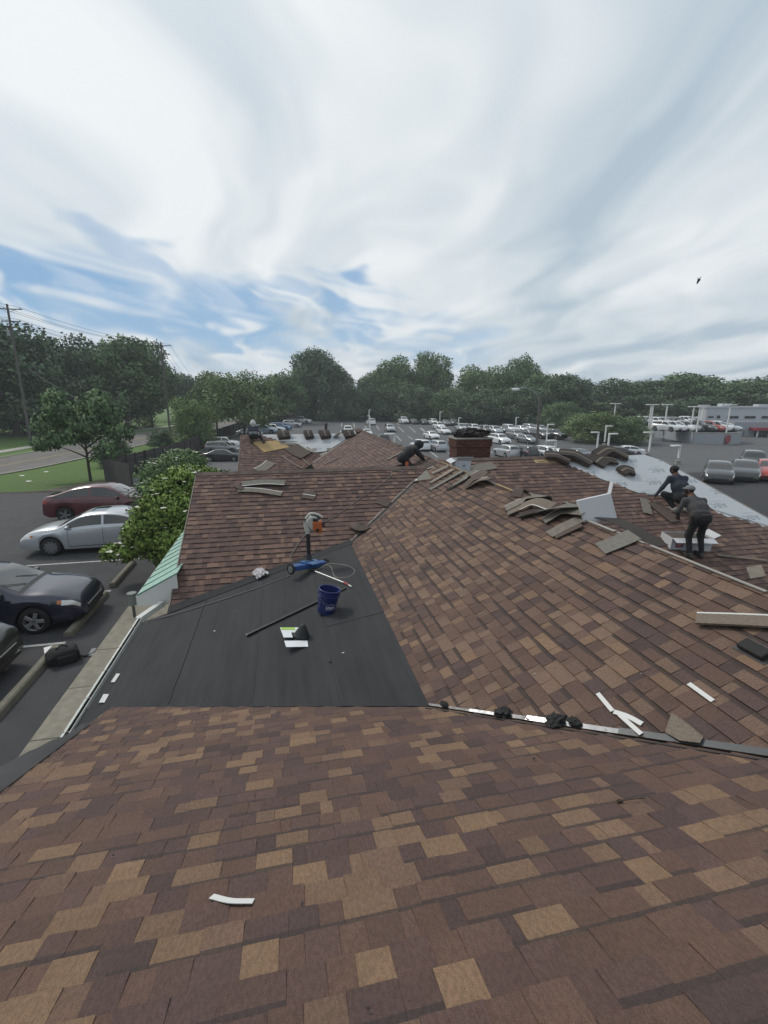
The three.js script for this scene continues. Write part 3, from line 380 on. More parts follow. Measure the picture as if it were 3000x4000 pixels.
// ---------- cars: one lofted body per kind, glass and lamps set on it ----------
const KINDS = {
  sedan: { L: 4.8, W: 1.83, top: [[-2.4, 0.62], [-2.36, 0.86], [-2.2, 1.0], [-1.75, 1.06], [-1.0, 1.36], [-0.45, 1.44], [0.1, 1.43], [0.5, 1.33], [1.15, 1.0], [1.7, 0.93], [2.15, 0.8], [2.34, 0.66], [2.4, 0.52]], belt: [[-2.4, 0.84], [-1.6, 0.98], [0.9, 0.9], [2.4, 0.7]], wb: [-1.42, 1.38], R: 0.325, glass: { f: [0.42, 1.08], r: [-1.72, -1.02], s: [-1.45, 0.82], pill: -0.32 } },
  hatch: { L: 4.7, W: 1.87, top: [[-2.35, 0.7], [-2.32, 0.95], [-2.22, 1.14], [-1.75, 1.26], [-1.0, 1.5], [-0.3, 1.58], [0.2, 1.55], [0.6, 1.42], [1.2, 1.08], [1.75, 0.98], [2.15, 0.82], [2.3, 0.66], [2.35, 0.5]], belt: [[-2.35, 0.98], [-1.6, 1.05], [0.9, 0.95], [2.35, 0.7]], wb: [-1.42, 1.4], R: 0.34, glass: { f: [0.5, 1.12], r: [-2.1, -1.2], s: [-1.9, 0.85], pill: -0.35 } },
  suv: { L: 4.65, W: 1.88, top: [[-2.32, 0.72], [-2.3, 1.02], [-2.2, 1.18], [-1.98, 1.56], [-1.7, 1.66], [-0.6, 1.7], [0.15, 1.68], [0.5, 1.56], [1.05, 1.13], [1.6, 1.06], [2.05, 0.96], [2.26, 0.8], [2.32, 0.6]], belt: [[-2.32, 1.0], [-1.6, 1.08], [0.9, 1.0], [2.32, 0.8]], wb: [-1.36, 1.36], R: 0.36, glass: { f: [0.5, 1.0], r: [-2.19, -1.99], s: [-1.95, 0.78], pill: -0.3 } },
  pickup: { L: 5.6, W: 1.98, top: [[-2.8, 0.9], [-2.78, 1.22], [-1.2, 1.24], [-1.12, 1.3], [-0.98, 1.76], [-0.6, 1.86], [0.4, 1.86], [0.75, 1.74], [1.25, 1.26], [1.9, 1.2], [2.5, 1.12], [2.74, 0.95], [2.8, 0.7]], belt: [[-2.8, 1.12], [-1.2, 1.14], [1.0, 1.14], [2.8, 0.95]], wb: [-1.65, 1.7], R: 0.4, glass: { f: [0.78, 1.2], r: [-1.1, -1.0], s: [-0.95, 1.0], pill: 0.05 } },
};
function curve(pts, x) { if (x <= pts[0][0]) return pts[0][1]; for (let i = 0; i + 1 < pts.length; i++) if (x <= pts[i + 1][0]) { const [x0, y0] = pts[i], [x1, y1] = pts[i + 1]; const m = (j) => { const a = pts[Math.max(0, j - 1)], b = pts[Math.min(pts.length - 1, j + 1)]; return (b[1] - a[1]) / Math.max(0.12, b[0] - a[0]); }; const h = x1 - x0, t = (x - x0) / h, d = (y1 - y0) / h, c = (v) => (Math.sign(v) !== Math.sign(d) ? 0 : Math.sign(d) * Math.min(Math.abs(v), 2.2 * Math.abs(d))), p = c(m(i)) * h, q = c(m(i + 1)) * h, t2 = t * t, t3 = t2 * t; return y0 * (2 * t3 - 3 * t2 + 1) + p * (t3 - 2 * t2 + t) + y1 * (3 * t2 - 2 * t3) + q * (t3 - t2); } return pts[pts.length - 1][1]; }
function section(k, x) { // right half of the body at station x, from the sill up to the middle of the roof
  const e = Math.abs(x) / (k.L / 2), w = (k.W / 2) * (1 - 0.05 * e * e - 0.17 * Math.pow(e, 9)), top = curve(k.top, x), belt = Math.min(curve(k.belt, x), top - 0.05);
  let yb = 0.22 + 0.12 * Math.pow(e, 10); for (const wx of k.wb) { const R = k.R + 0.055, d = x - wx; if (Math.abs(d) < R) yb = Math.max(yb, k.R + Math.sqrt(R * R - d * d)); }
  yb = Math.min(yb, belt - 0.08); const h = belt - yb, cab = top - belt, wr = Math.max(w * 0.5, w - 0.075 - 0.36 * Math.max(0, cab - 0.06)), sh = belt;
  return [[w * 0.965, yb], [w * 0.995, yb + h * 0.25], [w, yb + h * 0.5], [w * 0.992, yb + h * 0.8], [w * 0.965, sh - 0.012], [w - 0.055, sh + Math.min(0.012, cab * 0.3)], [lerp(w - 0.06, wr, 0.5), lerp(sh + 0.012, top - 0.05, 0.5)], [wr, Math.max(sh + 0.014, top - 0.055)], [wr - 0.07, top - 0.018], [wr * 0.5, top + 0.004], [0, top + 0.012]];
}
function bodyPoint(k, x, v, side, lift = 0) {
  const s = section(k, x), i = Math.min(Math.floor(v), s.length - 2), f = v - i, p = (q) => [lerp(q[i][0], q[i + 1][0], f), lerp(q[i][1], q[i + 1][1], f)], [z, y] = p(s);
  const P = V(x, y, side * z); if (!lift) return P;
  const s2 = section(k, x + 0.03), [z2, y2] = p(s2), dx = V(0.03, y2 - y, side * (z2 - z)), dv = V(0, s[i + 1][1] - s[i][1], side * (s[i + 1][0] - s[i][0])), n = dx.cross(dv).multiplyScalar(side); n.normalize(); if (n.y + n.z * side < 0) n.negate();
  return P.addScaledVector(n, lift);
}
function bodyGrid(k, xs, vs, side, lift, pos) { for (let i = 0; i + 1 < xs.length; i++) for (let j = 0; j + 1 < vs.length; j++) { const a = bodyPoint(k, xs[i], vs[j], side, lift), b = bodyPoint(k, xs[i + 1], vs[j], side, lift), c = bodyPoint(k, xs[i + 1], vs[j + 1], side, lift), d = bodyPoint(k, xs[i], vs[j + 1], side, lift), q = side > 0 ? [a, b, c, a, c, d] : [a, c, b, a, d, c]; for (const p of q) pos.push(p.x, p.y, p.z); } }
const steps = (a, b, n) => Array.from({ length: n + 1 }, (_, i) => a + ((b - a) * i) / n);
function smoothGeo(pos, angle = 0.7) { let g = polyGeo(pos); g.deleteAttribute('normal'); g = mergeVertices(g, 1e-4); g.computeVertexNormals(); return toCreasedNormals(g, angle); }
const carGlass = new THREE.MeshPhysicalMaterial({ color: lin(0.012, 0.014, 0.016), roughness: 0.04, metalness: 0, specularIntensity: 1, clearcoat: 1, clearcoatRoughness: 0.02 }), lampClear = std(lin(0.62, 0.62, 0.6), 0.15, { metalness: 0.3 }), lampRed = std(lin(0.25, 0.012, 0.012), 0.2), lampAmber = std(lin(0.5, 0.17, 0.05), 0.2), blackTrim = std(lin(0.012, 0.012, 0.013), 0.5), rubber = std(lin(0.014, 0.014, 0.015), 0.85), alloy = std(lin(0.42, 0.42, 0.43), 0.35, { metalness: 0.7 }), alloyDark = std(lin(0.2, 0.2, 0.21), 0.4, { metalness: 0.6 }), plateMat = std(lin(0.5, 0.5, 0.52), 0.5);
const geoCache = new Map(), cached = (key, make) => { if (!geoCache.has(key)) geoCache.set(key, make()); return geoCache.get(key); };
function wheelGeos(R, spokes, fine) {
  return cached('wheel' + R + spokes + fine, () => {
    const w = 0.2, n = fine ? 40 : 16, tyre = new THREE.LatheGeometry([[R * 0.68, -w / 2], [R * 0.9, -w / 2], [R * 0.985, -w * 0.36], [R, 0], [R * 0.985, w * 0.36], [R * 0.9, w / 2], [R * 0.68, w / 2]].map((p) => new THREE.Vector2(...p)), n).rotateX(Math.PI / 2);
    const rim = [new THREE.LatheGeometry([[R * 0.7, w * 0.5], [R * 0.66, w * 0.47], [R * 0.62, w * 0.2], [R * 0.6, -w * 0.2]].map((p) => new THREE.Vector2(...p)), n).rotateX(Math.PI / 2), cyl(R * 0.15, R * 0.17, 0.05, 14).rotateX(Math.PI / 2).translate(0, 0, w * 0.36)];
    for (let i = 0; i < spokes; i++) { const a = (i / spokes) * 2 * Math.PI; const s = new THREE.Shape([[0.0, -R * 0.1], [R * 0.66, -R * (fine ? 0.12 : 0.14)], [R * 0.66, R * (fine ? 0.12 : 0.14)], [0, R * 0.1]].map((p) => new THREE.Vector2(...p))); rim.push(new THREE.ExtrudeGeometry(s, { depth: 0.025, bevelEnabled: fine, bevelSize: 0.006, bevelThickness: 0.008, bevelSegments: 1 }).rotateZ(a).translate(0, 0, w * 0.34)); }
    return { tyre, rim: join(rim), back: new THREE.CircleGeometry(R * 0.66, 20).translate(0, 0, w * 0.1) };
  });
}
// heading: degrees, 0 looks east (+x), 90 north (away from the viewer)
function carModel(kindName, fine, bodyMat, opt = {}) {
  const k = KINDS[kindName], root = new THREE.Group(), N = fine ? 90 : 40;
  const xs = steps(-k.L / 2, k.L / 2, N), body = part('body', cached('body' + kindName + fine, () => {
    const pos = []; for (const s of [-1, 1]) { bodyGrid(k, xs, [0, 1, 2, 3, 4, 5, 6, 7, 8, 9, 10], s, 0, pos); }
    for (const end of [0, N]) { const s = section(k, xs[end]), x = xs[end]; for (let i = 0; i + 1 < s.length; i++) { const a = [x, s[i][1], s[i][0]], b = [x, s[i + 1][1], s[i + 1][0]], c = [x, s[i + 1][1], -s[i + 1][0]], d = [x, s[i][1], -s[i][0]], q = end ? [a, d, c, a, c, b] : [a, b, c, a, c, d]; for (const p of q) pos.push(...p); } }
    return smoothGeo(pos, fine ? 0.55 : 0.8);
  }), bodyMat, root);
  part('underbody', cached('under' + kindName, () => join([box(k.L * 0.93, 0.22, k.W * 0.62, 0, 0.3, 0), ...k.wb.flatMap((x) => [-1, 1].map((s) => cyl(k.R + 0.05, k.R + 0.05, 0.02, 20).rotateX(Math.PI / 2).translate(x, k.R, s * (k.W / 2 - 0.24))))])), blackTrim, root);
  const G = k.glass, vs = [8.15, 9, 10], L = 0.006, n = fine ? 14 : 5;
  const pane = (name, fn, m = carGlass) => part(name, cached(name + kindName + fine, () => { const p = []; fn(p); return smoothGeo(p, 0.9); }), m, root);
  pane('windscreen', (p) => { for (const s of [-1, 1]) bodyGrid(k, steps(G.f[0], G.f[1], n), vs, s, L, p); });
  pane('rear_window', (p) => { for (const s of [-1, 1]) bodyGrid(k, steps(G.r[0], G.r[1], n), vs, s, L, p); });
  for (const s of [-1, 1]) { // side windows stop short of where the roof comes down
    const ok = (x) => curve(k.top, x) - curve(k.belt, x) > 0.14, clipXs = (a, b) => { const r = steps(a, b, fine ? 18 : 6).filter(ok); return r; };
    pane('side_window' + (s > 0 ? '' : ' '), (p) => bodyGrid(k, clipXs(G.pill + 0.04, G.s[1]), [5.35, 6, 6.85], s, L, p)).name = 'side_window';
    pane('side_window' + (s > 0 ? '  ' : '   '), (p) => bodyGrid(k, clipXs(G.s[0], G.pill - 0.04), [5.35, 6, 6.85], s, L, p)).name = 'side_window';
    pane('headlight' + s, (p) => bodyGrid(k, steps(k.L / 2 - 0.42, k.L / 2 - 0.06, 5), [3.0, 4, 4.7], s, L, p), lampClear).name = 'headlight';
    pane('tail_light' + s, (p) => { bodyGrid(k, steps(-k.L / 2 + 0.03, -k.L / 2 + 0.28, 4), [3.0, 4, 4.8], s, L, p); }, lampRed).name = 'tail_light';
    if (fine) part('wing_mirror', cached('mirror' + kindName + s, () => { const b = bodyPoint(k, G.s[1] - 0.05, 5, s); return new RoundedBoxGeometry(0.12, 0.12, 0.2, 2, 0.04).translate(b.x, b.y + 0.08, b.z + s * 0.09); }), bodyMat, root);
  }
  if (fine) { // shut lines, handles, amber corners, wipers
    for (const s of [-1, 1]) {
      const seams = []; for (const x of [G.pill, G.s[1] - 0.02, G.s[0] + 0.32]) bodyGrid(k, [x - 0.006, x + 0.006], [0.6, 1, 2, 3, 4, 4.9], s, 0.0025, seams); bodyGrid(k, steps(G.f[1] + 0.06, k.L / 2 - 0.3, 14), [7.2, 7.32], s, 0.0025, seams); bodyGrid(k, steps(G.s[0] + 0.32, G.s[1] - 0.02, 16), [0.5, 0.62], s, 0.0025, seams);
      part('shut_line', smoothGeo(seams, 1), blackTrim, root);
      for (const x of [G.pill + 0.16, G.s[0] + 0.5]) { const p = bodyPoint(k, x, 3.55, s, 0.012); part('door_handle', new RoundedBoxGeometry(0.16, 0.03, 0.025, 2, 0.01).translate(p.x, p.y, p.z), bodyMat, root); }
      const am = []; bodyGrid(k, steps(k.L / 2 - 0.5, k.L / 2 - 0.41, 3), [3.3, 4, 4.5], s, 0.007, am); part('indicator', smoothGeo(am, 0.9), lampAmber, root);
    }
    for (const z of [-0.35, 0.25]) { const a = bodyPoint(k, G.f[1] - 0.02, 9.4, Math.sign(z), 0.02), b = bodyPoint(k, G.f[1] - 0.3, 9.0, Math.sign(z), 0.014); part('wiper', rod([a.x, a.y, z], [b.x, b.y, z + 0.42], 0.008), blackTrim, root); }
    part('grille_trim', box(0.02, 0.03, k.W * 0.52, k.L / 2 + 0.012, curve(k.top, k.L / 2) - 0.03, 0, 0.008), alloy, root);
    const cowl = []; for (const s of [-1, 1]) bodyGrid(k, steps(G.f[1], G.f[1] + 0.09, 3), [8.1, 9, 10], s, 0.004, cowl); part('cowl', smoothGeo(cowl, 1), blackTrim, root);
  }
  const fy = curve(k.top, k.L / 2), xf = k.L / 2 + 0.008, by = section(k, k.L / 2)[0][1];
  part('grille', cached('grille' + kindName, () => join([box(0.03, Math.max(0.12, (fy - by) * 0.62), k.W * 0.5, xf - 0.01, by + (fy - by) * 0.52, 0), box(0.03, 0.1, k.W * 0.66, xf - 0.03, by - 0.02, 0)])), blackTrim, root);
  if (fine) part('number_plate', cached('plate' + kindName, () => join([box(0.012, 0.12, 0.32, -k.L / 2 - 0.008, curve(k.top, -k.L / 2) - 0.02, 0)])), plateMat, root);
  if (opt.rack) for (const s of [-1, 1]) part('roof_rail', hose(steps(-1.6, 0.1, 6).map((x) => bodyPoint(k, x, 8, s, 0.035)), 0.016, 16), alloy, root);
  if (kindName === 'pickup') part('cargo_bed', cached('bed', () => box(1.5, 0.012, 1.56, -1.98, 1.262, 0)), blackTrim, root);
  const W = wheelGeos(k.R, opt.spokes || 5, fine);
  for (const x of k.wb) for (const s of [-1, 1]) { const w = part('wheel', W.tyre, rubber, root); w.position.set(x, k.R, s * (k.W / 2 - 0.115)); if (s < 0) w.rotation.y = Math.PI; part('rim', W.rim, opt.darkRim ? alloyDark : alloy, w); if (fine) part('brake', W.back, blackTrim, w); }
  return root;
}
const CARPAINT = { white: paint(lin(0.72, 0.73, 0.74)), silver: paint(lin(0.42, 0.44, 0.47), { metalness: 0.45 }), grey: paint(lin(0.17, 0.18, 0.19), { metalness: 0.4 }), dark: paint(lin(0.03, 0.031, 0.034), { metalness: 0.2 }), black: paint(lin(0.012, 0.012, 0.014)), blue: paint(lin(0.06, 0.16, 0.32), { metalness: 0.3 }), paleblue: paint(lin(0.33, 0.42, 0.52), { metalness: 0.4 }), red: paint(lin(0.42, 0.03, 0.02)), maroon: paint(lin(0.085, 0.012, 0.018), { metalness: 0.3 }), navy: paint(lin(0.018, 0.019, 0.042), { metalness: 0.3 }) };
const protoCars = new Map();
function car(kind, colour, pos, heading, label, group, scale = 1, opt) {
  const fine = !!(opt && opt.fine), key = kind + colour + fine + JSON.stringify(opt || {});
  if (!protoCars.has(key)) protoCars.set(key, carModel(kind, fine, CARPAINT[colour], opt || {}));
  const o = protoCars.get(key).clone(); o.name = numbered(kind === 'pickup' ? 'pickup_truck' : kind === 'suv' ? 'parked_suv' : 'parked_car'); o.position.set(...pos); o.rotation.y = heading * Math.PI / 180; o.scale.setScalar(scale);
  tag(o, label, kind === 'pickup' ? 'pickup truck' : kind === 'suv' ? 'SUV' : 'car', group); scene.add(o); return o;
}
// the four by the building
car('sedan', 'navy', [-7.72, 0.02, -13.25], 1, 'dark navy blue sedan parked nose in beside the wheel stop', 'car', 1.06, { fine: true, spokes: 5 });
{ const c = car('sedan', 'silver', [-7.15, 0.02, -19.95], 181, 'silver sedan parked nose out, half hidden by the leafy bush', 'car', 1.06, { fine: true, spokes: 10, darkRim: true }); part('sunroof', (() => { const p = []; for (const s of [-1, 1]) bodyGrid(KINDS.sedan, steps(-0.35, 0.15, 6), [8.9, 9.4, 10], s, 0.006, p); return smoothGeo(p, 0.9); })(), carGlass, c); }
car('hatch', 'maroon', [-8.7, 0.02, -25.3], 0, 'dark red hatchback with tail to the lane behind the silver sedan', 'car', 1.06, { fine: true, spokes: 5, darkRim: true });
car('suv', 'black', [-8.3, 0.02, -10.2], 0, 'black SUV nosing into the left edge of the photo', 'SUV', 1.06, { fine: true, spokes: 5 });
// the row nose out along the wooden fence
const ROW = 'cars parked along the wooden fence', yG = (p) => p;
for (const [kind, col, p, h, label, s] of [
  ['sedan', 'black', [-6.642, -1.246, -56.831], -8, 'black sedan beside the dark board fence, nearest of the fence row'],
  ['suv', 'grey', [-7.489, -1.189, -63.871], -8, 'dark grey SUV second from the near end of the fence row'],
  ['suv', 'white', [-7.995, -1.079, -70.824], -8, 'white SUV third from the near end of the fence row', 0.95],
  ['sedan', 'white', [-5.608, -0.769, -87.138], -12, 'white sedan just beyond the hooded worker on the far roof'],
  ['suv', 'paleblue', [-3.001, -0.695, -92.499], -14, 'pale blue SUV beyond the stripped far roof, in front of a white SUV'],
  ['suv', 'white', [-1.527, -0.674, -94.667], -16, 'white SUV between the pale blue and the bright blue SUVs'],
  ['suv', 'blue', [-0.269, -0.65, -100.115], -18, 'bright blue SUV in the fence row beside the white SUV'],
  ['suv', 'silver', [2.334, -0.65, -110.259], -20, 'silver SUV alone in front of the dark SUV by the fence'],
  ['suv', 'dark', [3.02, -0.65, -118.591], -20, 'dark SUV parked between silver SUV and white pickup by the fence'],
  ['pickup', 'white', [5.077, -0.65, -126.695], -22, 'white pickup truck at the far end of the fence row'],
]) car(kind, col, p, h, label, ROW, (s || 1) * 0.95);
// the back row under the trees
for (const [kind, col, p, h, label] of [
  ['suv', 'dark', [17.895, -0.65, -150.783], -90, 'dark SUV facing us under the trees, leftmost of the back row'],
  ['sedan', 'black', [20.964, -0.65, -144.618], -90, 'black car in tree shade, second from left of the back row'],
  ['sedan', 'dark', [24.283, -0.65, -145.705], -90, 'dark sedan in tree shade beside the white SUV with open bay'],
  ['suv', 'white', [21.325, -0.65, -115.846], 92, 'white SUV seen from behind by the two white lamp posts'],
  ['pickup', 'white', [30.583, -0.65, -119.973], -90, 'white pickup facing us alone under the trees, beside two dark cars'],
  ['sedan', 'black', [32.502, -0.65, -117.053], -90, 'black car right of the white pickup under the trees'],
  ['sedan', 'dark', [34.621, -0.65, -115.384], -90, 'dark car with bright windscreen under the trees, before the white line of cars'],
  ['sedan', 'grey', [38.37, -0.65, -109.938], -90, 'grey car in tree shade behind the white line of cars'],
  ['suv', 'dark', [40.175, -0.65, -109.554], -90, 'dark SUV in tree shade behind the left lamp post by the chimney'],
]) car(kind, col, p, h, label, null, 0.97);
// the loose line of white cars and the two seen from behind
for (const [kind, col, p, h, label] of [
  ['suv', 'white', [36.638, -0.65, -113.759], -86, 'white SUV at the far end of the loose white line'],
  ['suv', 'white', [32.648, -0.656, -97.412], -86, 'white SUV in the middle of the loose white line'],
  ['sedan', 'white', [29.582, -0.795, -85.63], -86, 'white sedan at the near end of the loose white line'],
  ['sedan', 'white', [24.637, -0.951, -77.437], -84, 'white sedan standing alone in the aisle before the two parked SUVs'],
  ['suv', 'white', [18.424, -1.201, -62.879], 98, 'white SUV seen from behind, over the black clad worker'],
  ['suv', 'silver', [20.364, -1.215, -61.6], 96, 'silver SUV seen from behind, left of the chimney'],
  ['pickup', 'white', [11.782, -0.77, -87.115], -95, 'white pickup facing us in the middle of the lot beyond the felt'],
  ['sedan', 'white', [14.688, -0.831, -83.625], -92, 'white car with only its roof showing over the brown hip'],
  ['suv', 'silver', [20.813, -0.696, -92.434], -92, 'silver SUV facing us behind the dark pickup, left of the worker'],
  ['pickup', 'dark', [14.896, -1.095, -69.985], 82, 'dark pickup seen from behind next to the short white lamp'],
]) car(kind, col, p, h, label, null, 0.9);
// the crowded rows right of the chimney
for (const [kind, col, p, h, label] of [
  ['suv', 'silver', [35.25, -0.711, -91.127], -94, 'silver SUV with bright windscreen left of the chimney top pile'],
  ['suv', 'white', [37.128, -0.742, -88.906], -94, 'white SUV just above the pile on the chimney'],
  ['suv', 'dark', [38.099, -0.791, -85.818], -90, 'dark SUV between two silver SUVs behind the chimney'],
  ['suv', 'silver', [39.16, -0.824, -83.999], -88, 'silver SUV upper left of the white cars beside the chimney'],
  ['sedan', 'dark', [41.881, -0.783, -86.307], -86, 'dark sedan behind the grey SUV in the crowded rows'],
  ['suv', 'white', [43.756, -0.769, -87.158], -85, 'white SUV at the back below the slim white lamp'],
  ['sedan', 'white', [46.12, -0.776, -86.753], -86, 'white sedan right of the slim white lamp at the back'],
  ['suv', 'silver', [48.435, -0.762, -87.56], -83, 'silver SUV at the back, left of the wooden lamp pole'],
  ['suv', 'silver', [48.661, -0.823, -84.027], -84, 'silver SUV at the back, right of the wooden lamp pole'],
  ['sedan', 'dark', [43.236, -0.934, -78.31], -83, 'dark sedan with a glint of sun left of the wooden pole'],
  ['suv', 'grey', [38.821, -0.999, -75.013], -84, 'grey SUV second row, in front of the white SUV by the lamp'],
  ['sedan', 'grey', [37.437, -1.121, -68.455], -80, 'grey sedan facing us just behind the black rear-facing SUV'],
  ['suv', 'dark', [43.55, -0.998, -75.074], -84, 'dark SUV hidden partly behind the wooden lamp pole'],
  ['pickup', 'black', [45.243, -1.021, -73.913], -76, 'black pickup beside the foot of the broad white lamp'],
  ['sedan', 'white', [32.85, -1.044, -72.735], -86, 'white sedan half hidden behind the right side of the chimney'],
  ['suv', 'white', [32.929, -1.12, -68.524], -84, 'white SUV facing us beside the chimney, nearest of its row'],
  ['suv', 'silver', [26.582, -1.239, -53.426], 93, 'silver SUV seen from behind, first right of the chimney'],
  ['suv', 'black', [28.281, -1.223, -52.144], 93, 'black SUV seen from behind left of the wooden lamp pole'],
  ['suv', 'white', [30.179, -1.205, -51.335], 94, 'white SUV seen from behind, right of the wooden lamp pole'],
  ['sedan', 'white', [30.792, -1.147, -49.254], 95, 'white sedan behind the flat headed lamp above the ridge'],
  ['sedan', 'black', [32.808, -1.128, -48.663], 97, 'black sedan just above the bare yellow deck'],
  ['sedan', 'white', [41.021, -1.19, -50.738], 158, 'white sedan alone in the lot beyond the shingle bundles'],
  ['sedan', 'black', [38.397, -1.153, -49.405], 158, 'black sedan tucked in front of the lone white sedan'],
]) car(kind, col, p, h, label, null, 0.92);
// dark cars at the right edge
for (const [kind, col, p, h, label] of [
  ['sedan', 'black', [30.891, -0.123, -28.359], 226, 'black sedan at the right edge, first of the dark cars'],
  ['sedan', 'black', [33.424, -0.13, -28.553], 224, 'second black sedan at the right edge, next to the red car'],
  ['sedan', 'red', [35.422, -0.121, -28.307], 222, 'bright red car cut off by the right edge'],
  ['suv', 'black', [39.857, -0.347, -33.431], 224, 'black SUV at the right edge behind the two black sedans'],
]) car(kind, col, p, h, label, null, 1);

// ---------- trees: tapered trunk and limbs, a crown of leaf clumps spread through uneven lobes ----------
const leafMats = {
  dark: std(lin(1, 1, 1), 0.75, { vertexColors: true }), bark: std(lin(0.06, 0.05, 0.04), 0.95, { bumpMap: bumpy, bumpScale: 0.02 }),
};
const TONES = { dark: [[0.068, 0.114, 0.068], [0.096, 0.155, 0.082], [0.127, 0.200, 0.096]], mid: [[0.090, 0.150, 0.064], [0.124, 0.199, 0.079], [0.158, 0.244, 0.094]], light: [[0.106, 0.166, 0.054], [0.143, 0.217, 0.072], [0.187, 0.270, 0.092]], olive: [[0.104, 0.160, 0.062], [0.143, 0.209, 0.080], [0.185, 0.258, 0.097]], bright: [[0.115, 0.185, 0.032], [0.160, 0.245, 0.045], [0.215, 0.310, 0.062]], near: [[0.085, 0.146, 0.065], [0.117, 0.194, 0.081], [0.153, 0.242, 0.096]] };
// lobes: [x, y, z, rx, ry, rz]; leaves are bent quads lying mostly on the lobes' shells, thinned by noise so that the sky shows through
function crownGeo(lobes, count, size, tones, seed, gap = 0.12, droop = 0) {
  const r = rng(seed), pos = [], nor = [], col = [], vol = lobes.map((l) => Math.pow(l[3] * l[4] * l[5], 0.67)), tot = vol.reduce((a, b) => a + b, 0), X = V(), Y = V(), N = V(), P = V(), Q = V();
  let made = 0, tries = 0;
  while (made < count && tries++ < count * 6) {
    let k = r() * tot, li = 0; while (li < lobes.length - 1 && (k -= vol[li]) > 0) li++;
    const L = lobes[li]; N.set(r() * 2 - 1, r() * 2 - 1, r() * 2 - 1); if (N.lengthSq() > 1 || N.lengthSq() < 0.01) continue; N.normalize();
    const bump = 1 + 0.20 * noise3(N.x * 2.2 + li * 7, N.y * 2.2, N.z * 2.2 + seed) + 0.12 * noise3(N.x * 5 + li, N.y * 5 + seed, N.z * 5), d = Math.pow(r(), 0.33) * bump;
    P.set(L[0] + N.x * L[3] * d, L[1] + N.y * L[4] * d, L[2] + N.z * L[5] * d);
    const cl = noise3(P.x / (size * 7) + seed, P.y / (size * 7), P.z / (size * 7)); if (cl < -0.62 + gap * 2 && r() < 0.85) continue;
    const ax = V(r() - 0.5, r() - 0.5 - droop, r() - 0.5).normalize(); X.copy(N).multiplyScalar(0.7).add(ax).normalize(); Y.set(r() - 0.5, r() - 0.5, r() - 0.5).cross(X).normalize(); Q.crossVectors(X, Y);
    const s = size * (0.55 + 0.9 * r()), w = s * (0.32 + 0.25 * r()), t = tones[Math.floor(clamp((cl * 0.5 + 0.5) * 2.2 + r() * 1.2 - 0.3, 0, 2.99))], f = 0.86 + 0.28 * r(), bend = s * 0.18;
    const c0 = [P.x - X.x * s * 0.5, P.y - X.y * s * 0.5, P.z - X.z * s * 0.5], c2 = [P.x + X.x * s * 0.5, P.y + X.y * s * 0.5 - bend * 0.4, P.z + X.z * s * 0.5], c1 = [P.x + Y.x * w + Q.x * bend, P.y + Y.y * w + Q.y * bend, P.z + Y.z * w + Q.z * bend], c3 = [P.x - Y.x * w + Q.x * bend, P.y - Y.y * w + Q.y * bend, P.z - Y.z * w + Q.z * bend];
    const gx = (c1[1] - c0[1]) * (c2[2] - c0[2]) - (c1[2] - c0[2]) * (c2[1] - c0[1]), gy = (c1[2] - c0[2]) * (c2[0] - c0[0]) - (c1[0] - c0[0]) * (c2[2] - c0[2]), gz = (c1[0] - c0[0]) * (c2[1] - c0[1]) - (c1[1] - c0[1]) * (c2[0] - c0[0]), gl = Math.hypot(gx, gy, gz) || 1, turn = gx * N.x + gy * N.y + gz * N.z < 0, sg = turn ? -1 / gl : 1 / gl, nn = V(N.x + 0.9 * gx * sg, N.y + 0.9 * gy * sg, N.z + 0.9 * gz * sg).normalize();
    if (turn) pos.push(...c0, ...c2, ...c1, ...c0, ...c3, ...c2); else pos.push(...c0, ...c1, ...c2, ...c0, ...c2, ...c3);
    for (let i = 0; i < 6; i++) nor.push(nn.x, nn.y, nn.z);
    for (let i = 0; i < 6; i++) col.push(t[0] * f, t[1] * f, t[2] * f);
    made++;
  }
  const g = new THREE.BufferGeometry(); g.setAttribute('position', new THREE.Float32BufferAttribute(pos, 3)); g.setAttribute('color', new THREE.Float32BufferAttribute(col, 3)); g.setAttribute('normal', new THREE.Float32BufferAttribute(nor, 3)); return g;
}
function taperTube(pts, r0, r1, n = 9) { const c = new THREE.CatmullRomCurve3(pts), g = new THREE.TubeGeometry(c, 14, 1, n), p = g.attributes.position; for (let i = 0; i <= 14; i++) { const o = c.getPoint(i / 14), R = lerp(r0, r1, i / 14) * (i === 0 ? 1.25 : 1); for (let j = 0; j <= n; j++) { const k = i * (n + 1) + j; p.setXYZ(k, o.x + (p.getX(k) - o.x) * R, o.y + (p.getY(k) - o.y) * R, o.z + (p.getZ(k) - o.z) * R); } } g.computeVertexNormals(); return g; }
function trunkGeo(h, r0, lobes, seed, top = 0.75) {
  const r = rng(seed + 5), list = [taperTube([V(0, -0.2, 0), V((r() - 0.5) * 0.04 * h, h * 0.3, (r() - 0.5) * 0.04 * h), V((r() - 0.5) * 0.08 * h, h * top, (r() - 0.5) * 0.08 * h)], r0, r0 * 0.25)];
  for (const L of lobes.slice(0, 9)) { const y0 = Math.max(h * 0.12, Math.min(h * 0.55, (L[1] - L[4]) * 0.8)); list.push(taperTube([V(0, y0, 0), V(L[0] * 0.45, lerp(y0, L[1], 0.55), L[2] * 0.45), V(L[0], L[1], L[2])], r0 * 0.45, r0 * 0.08, 6)); }
  return list;
}
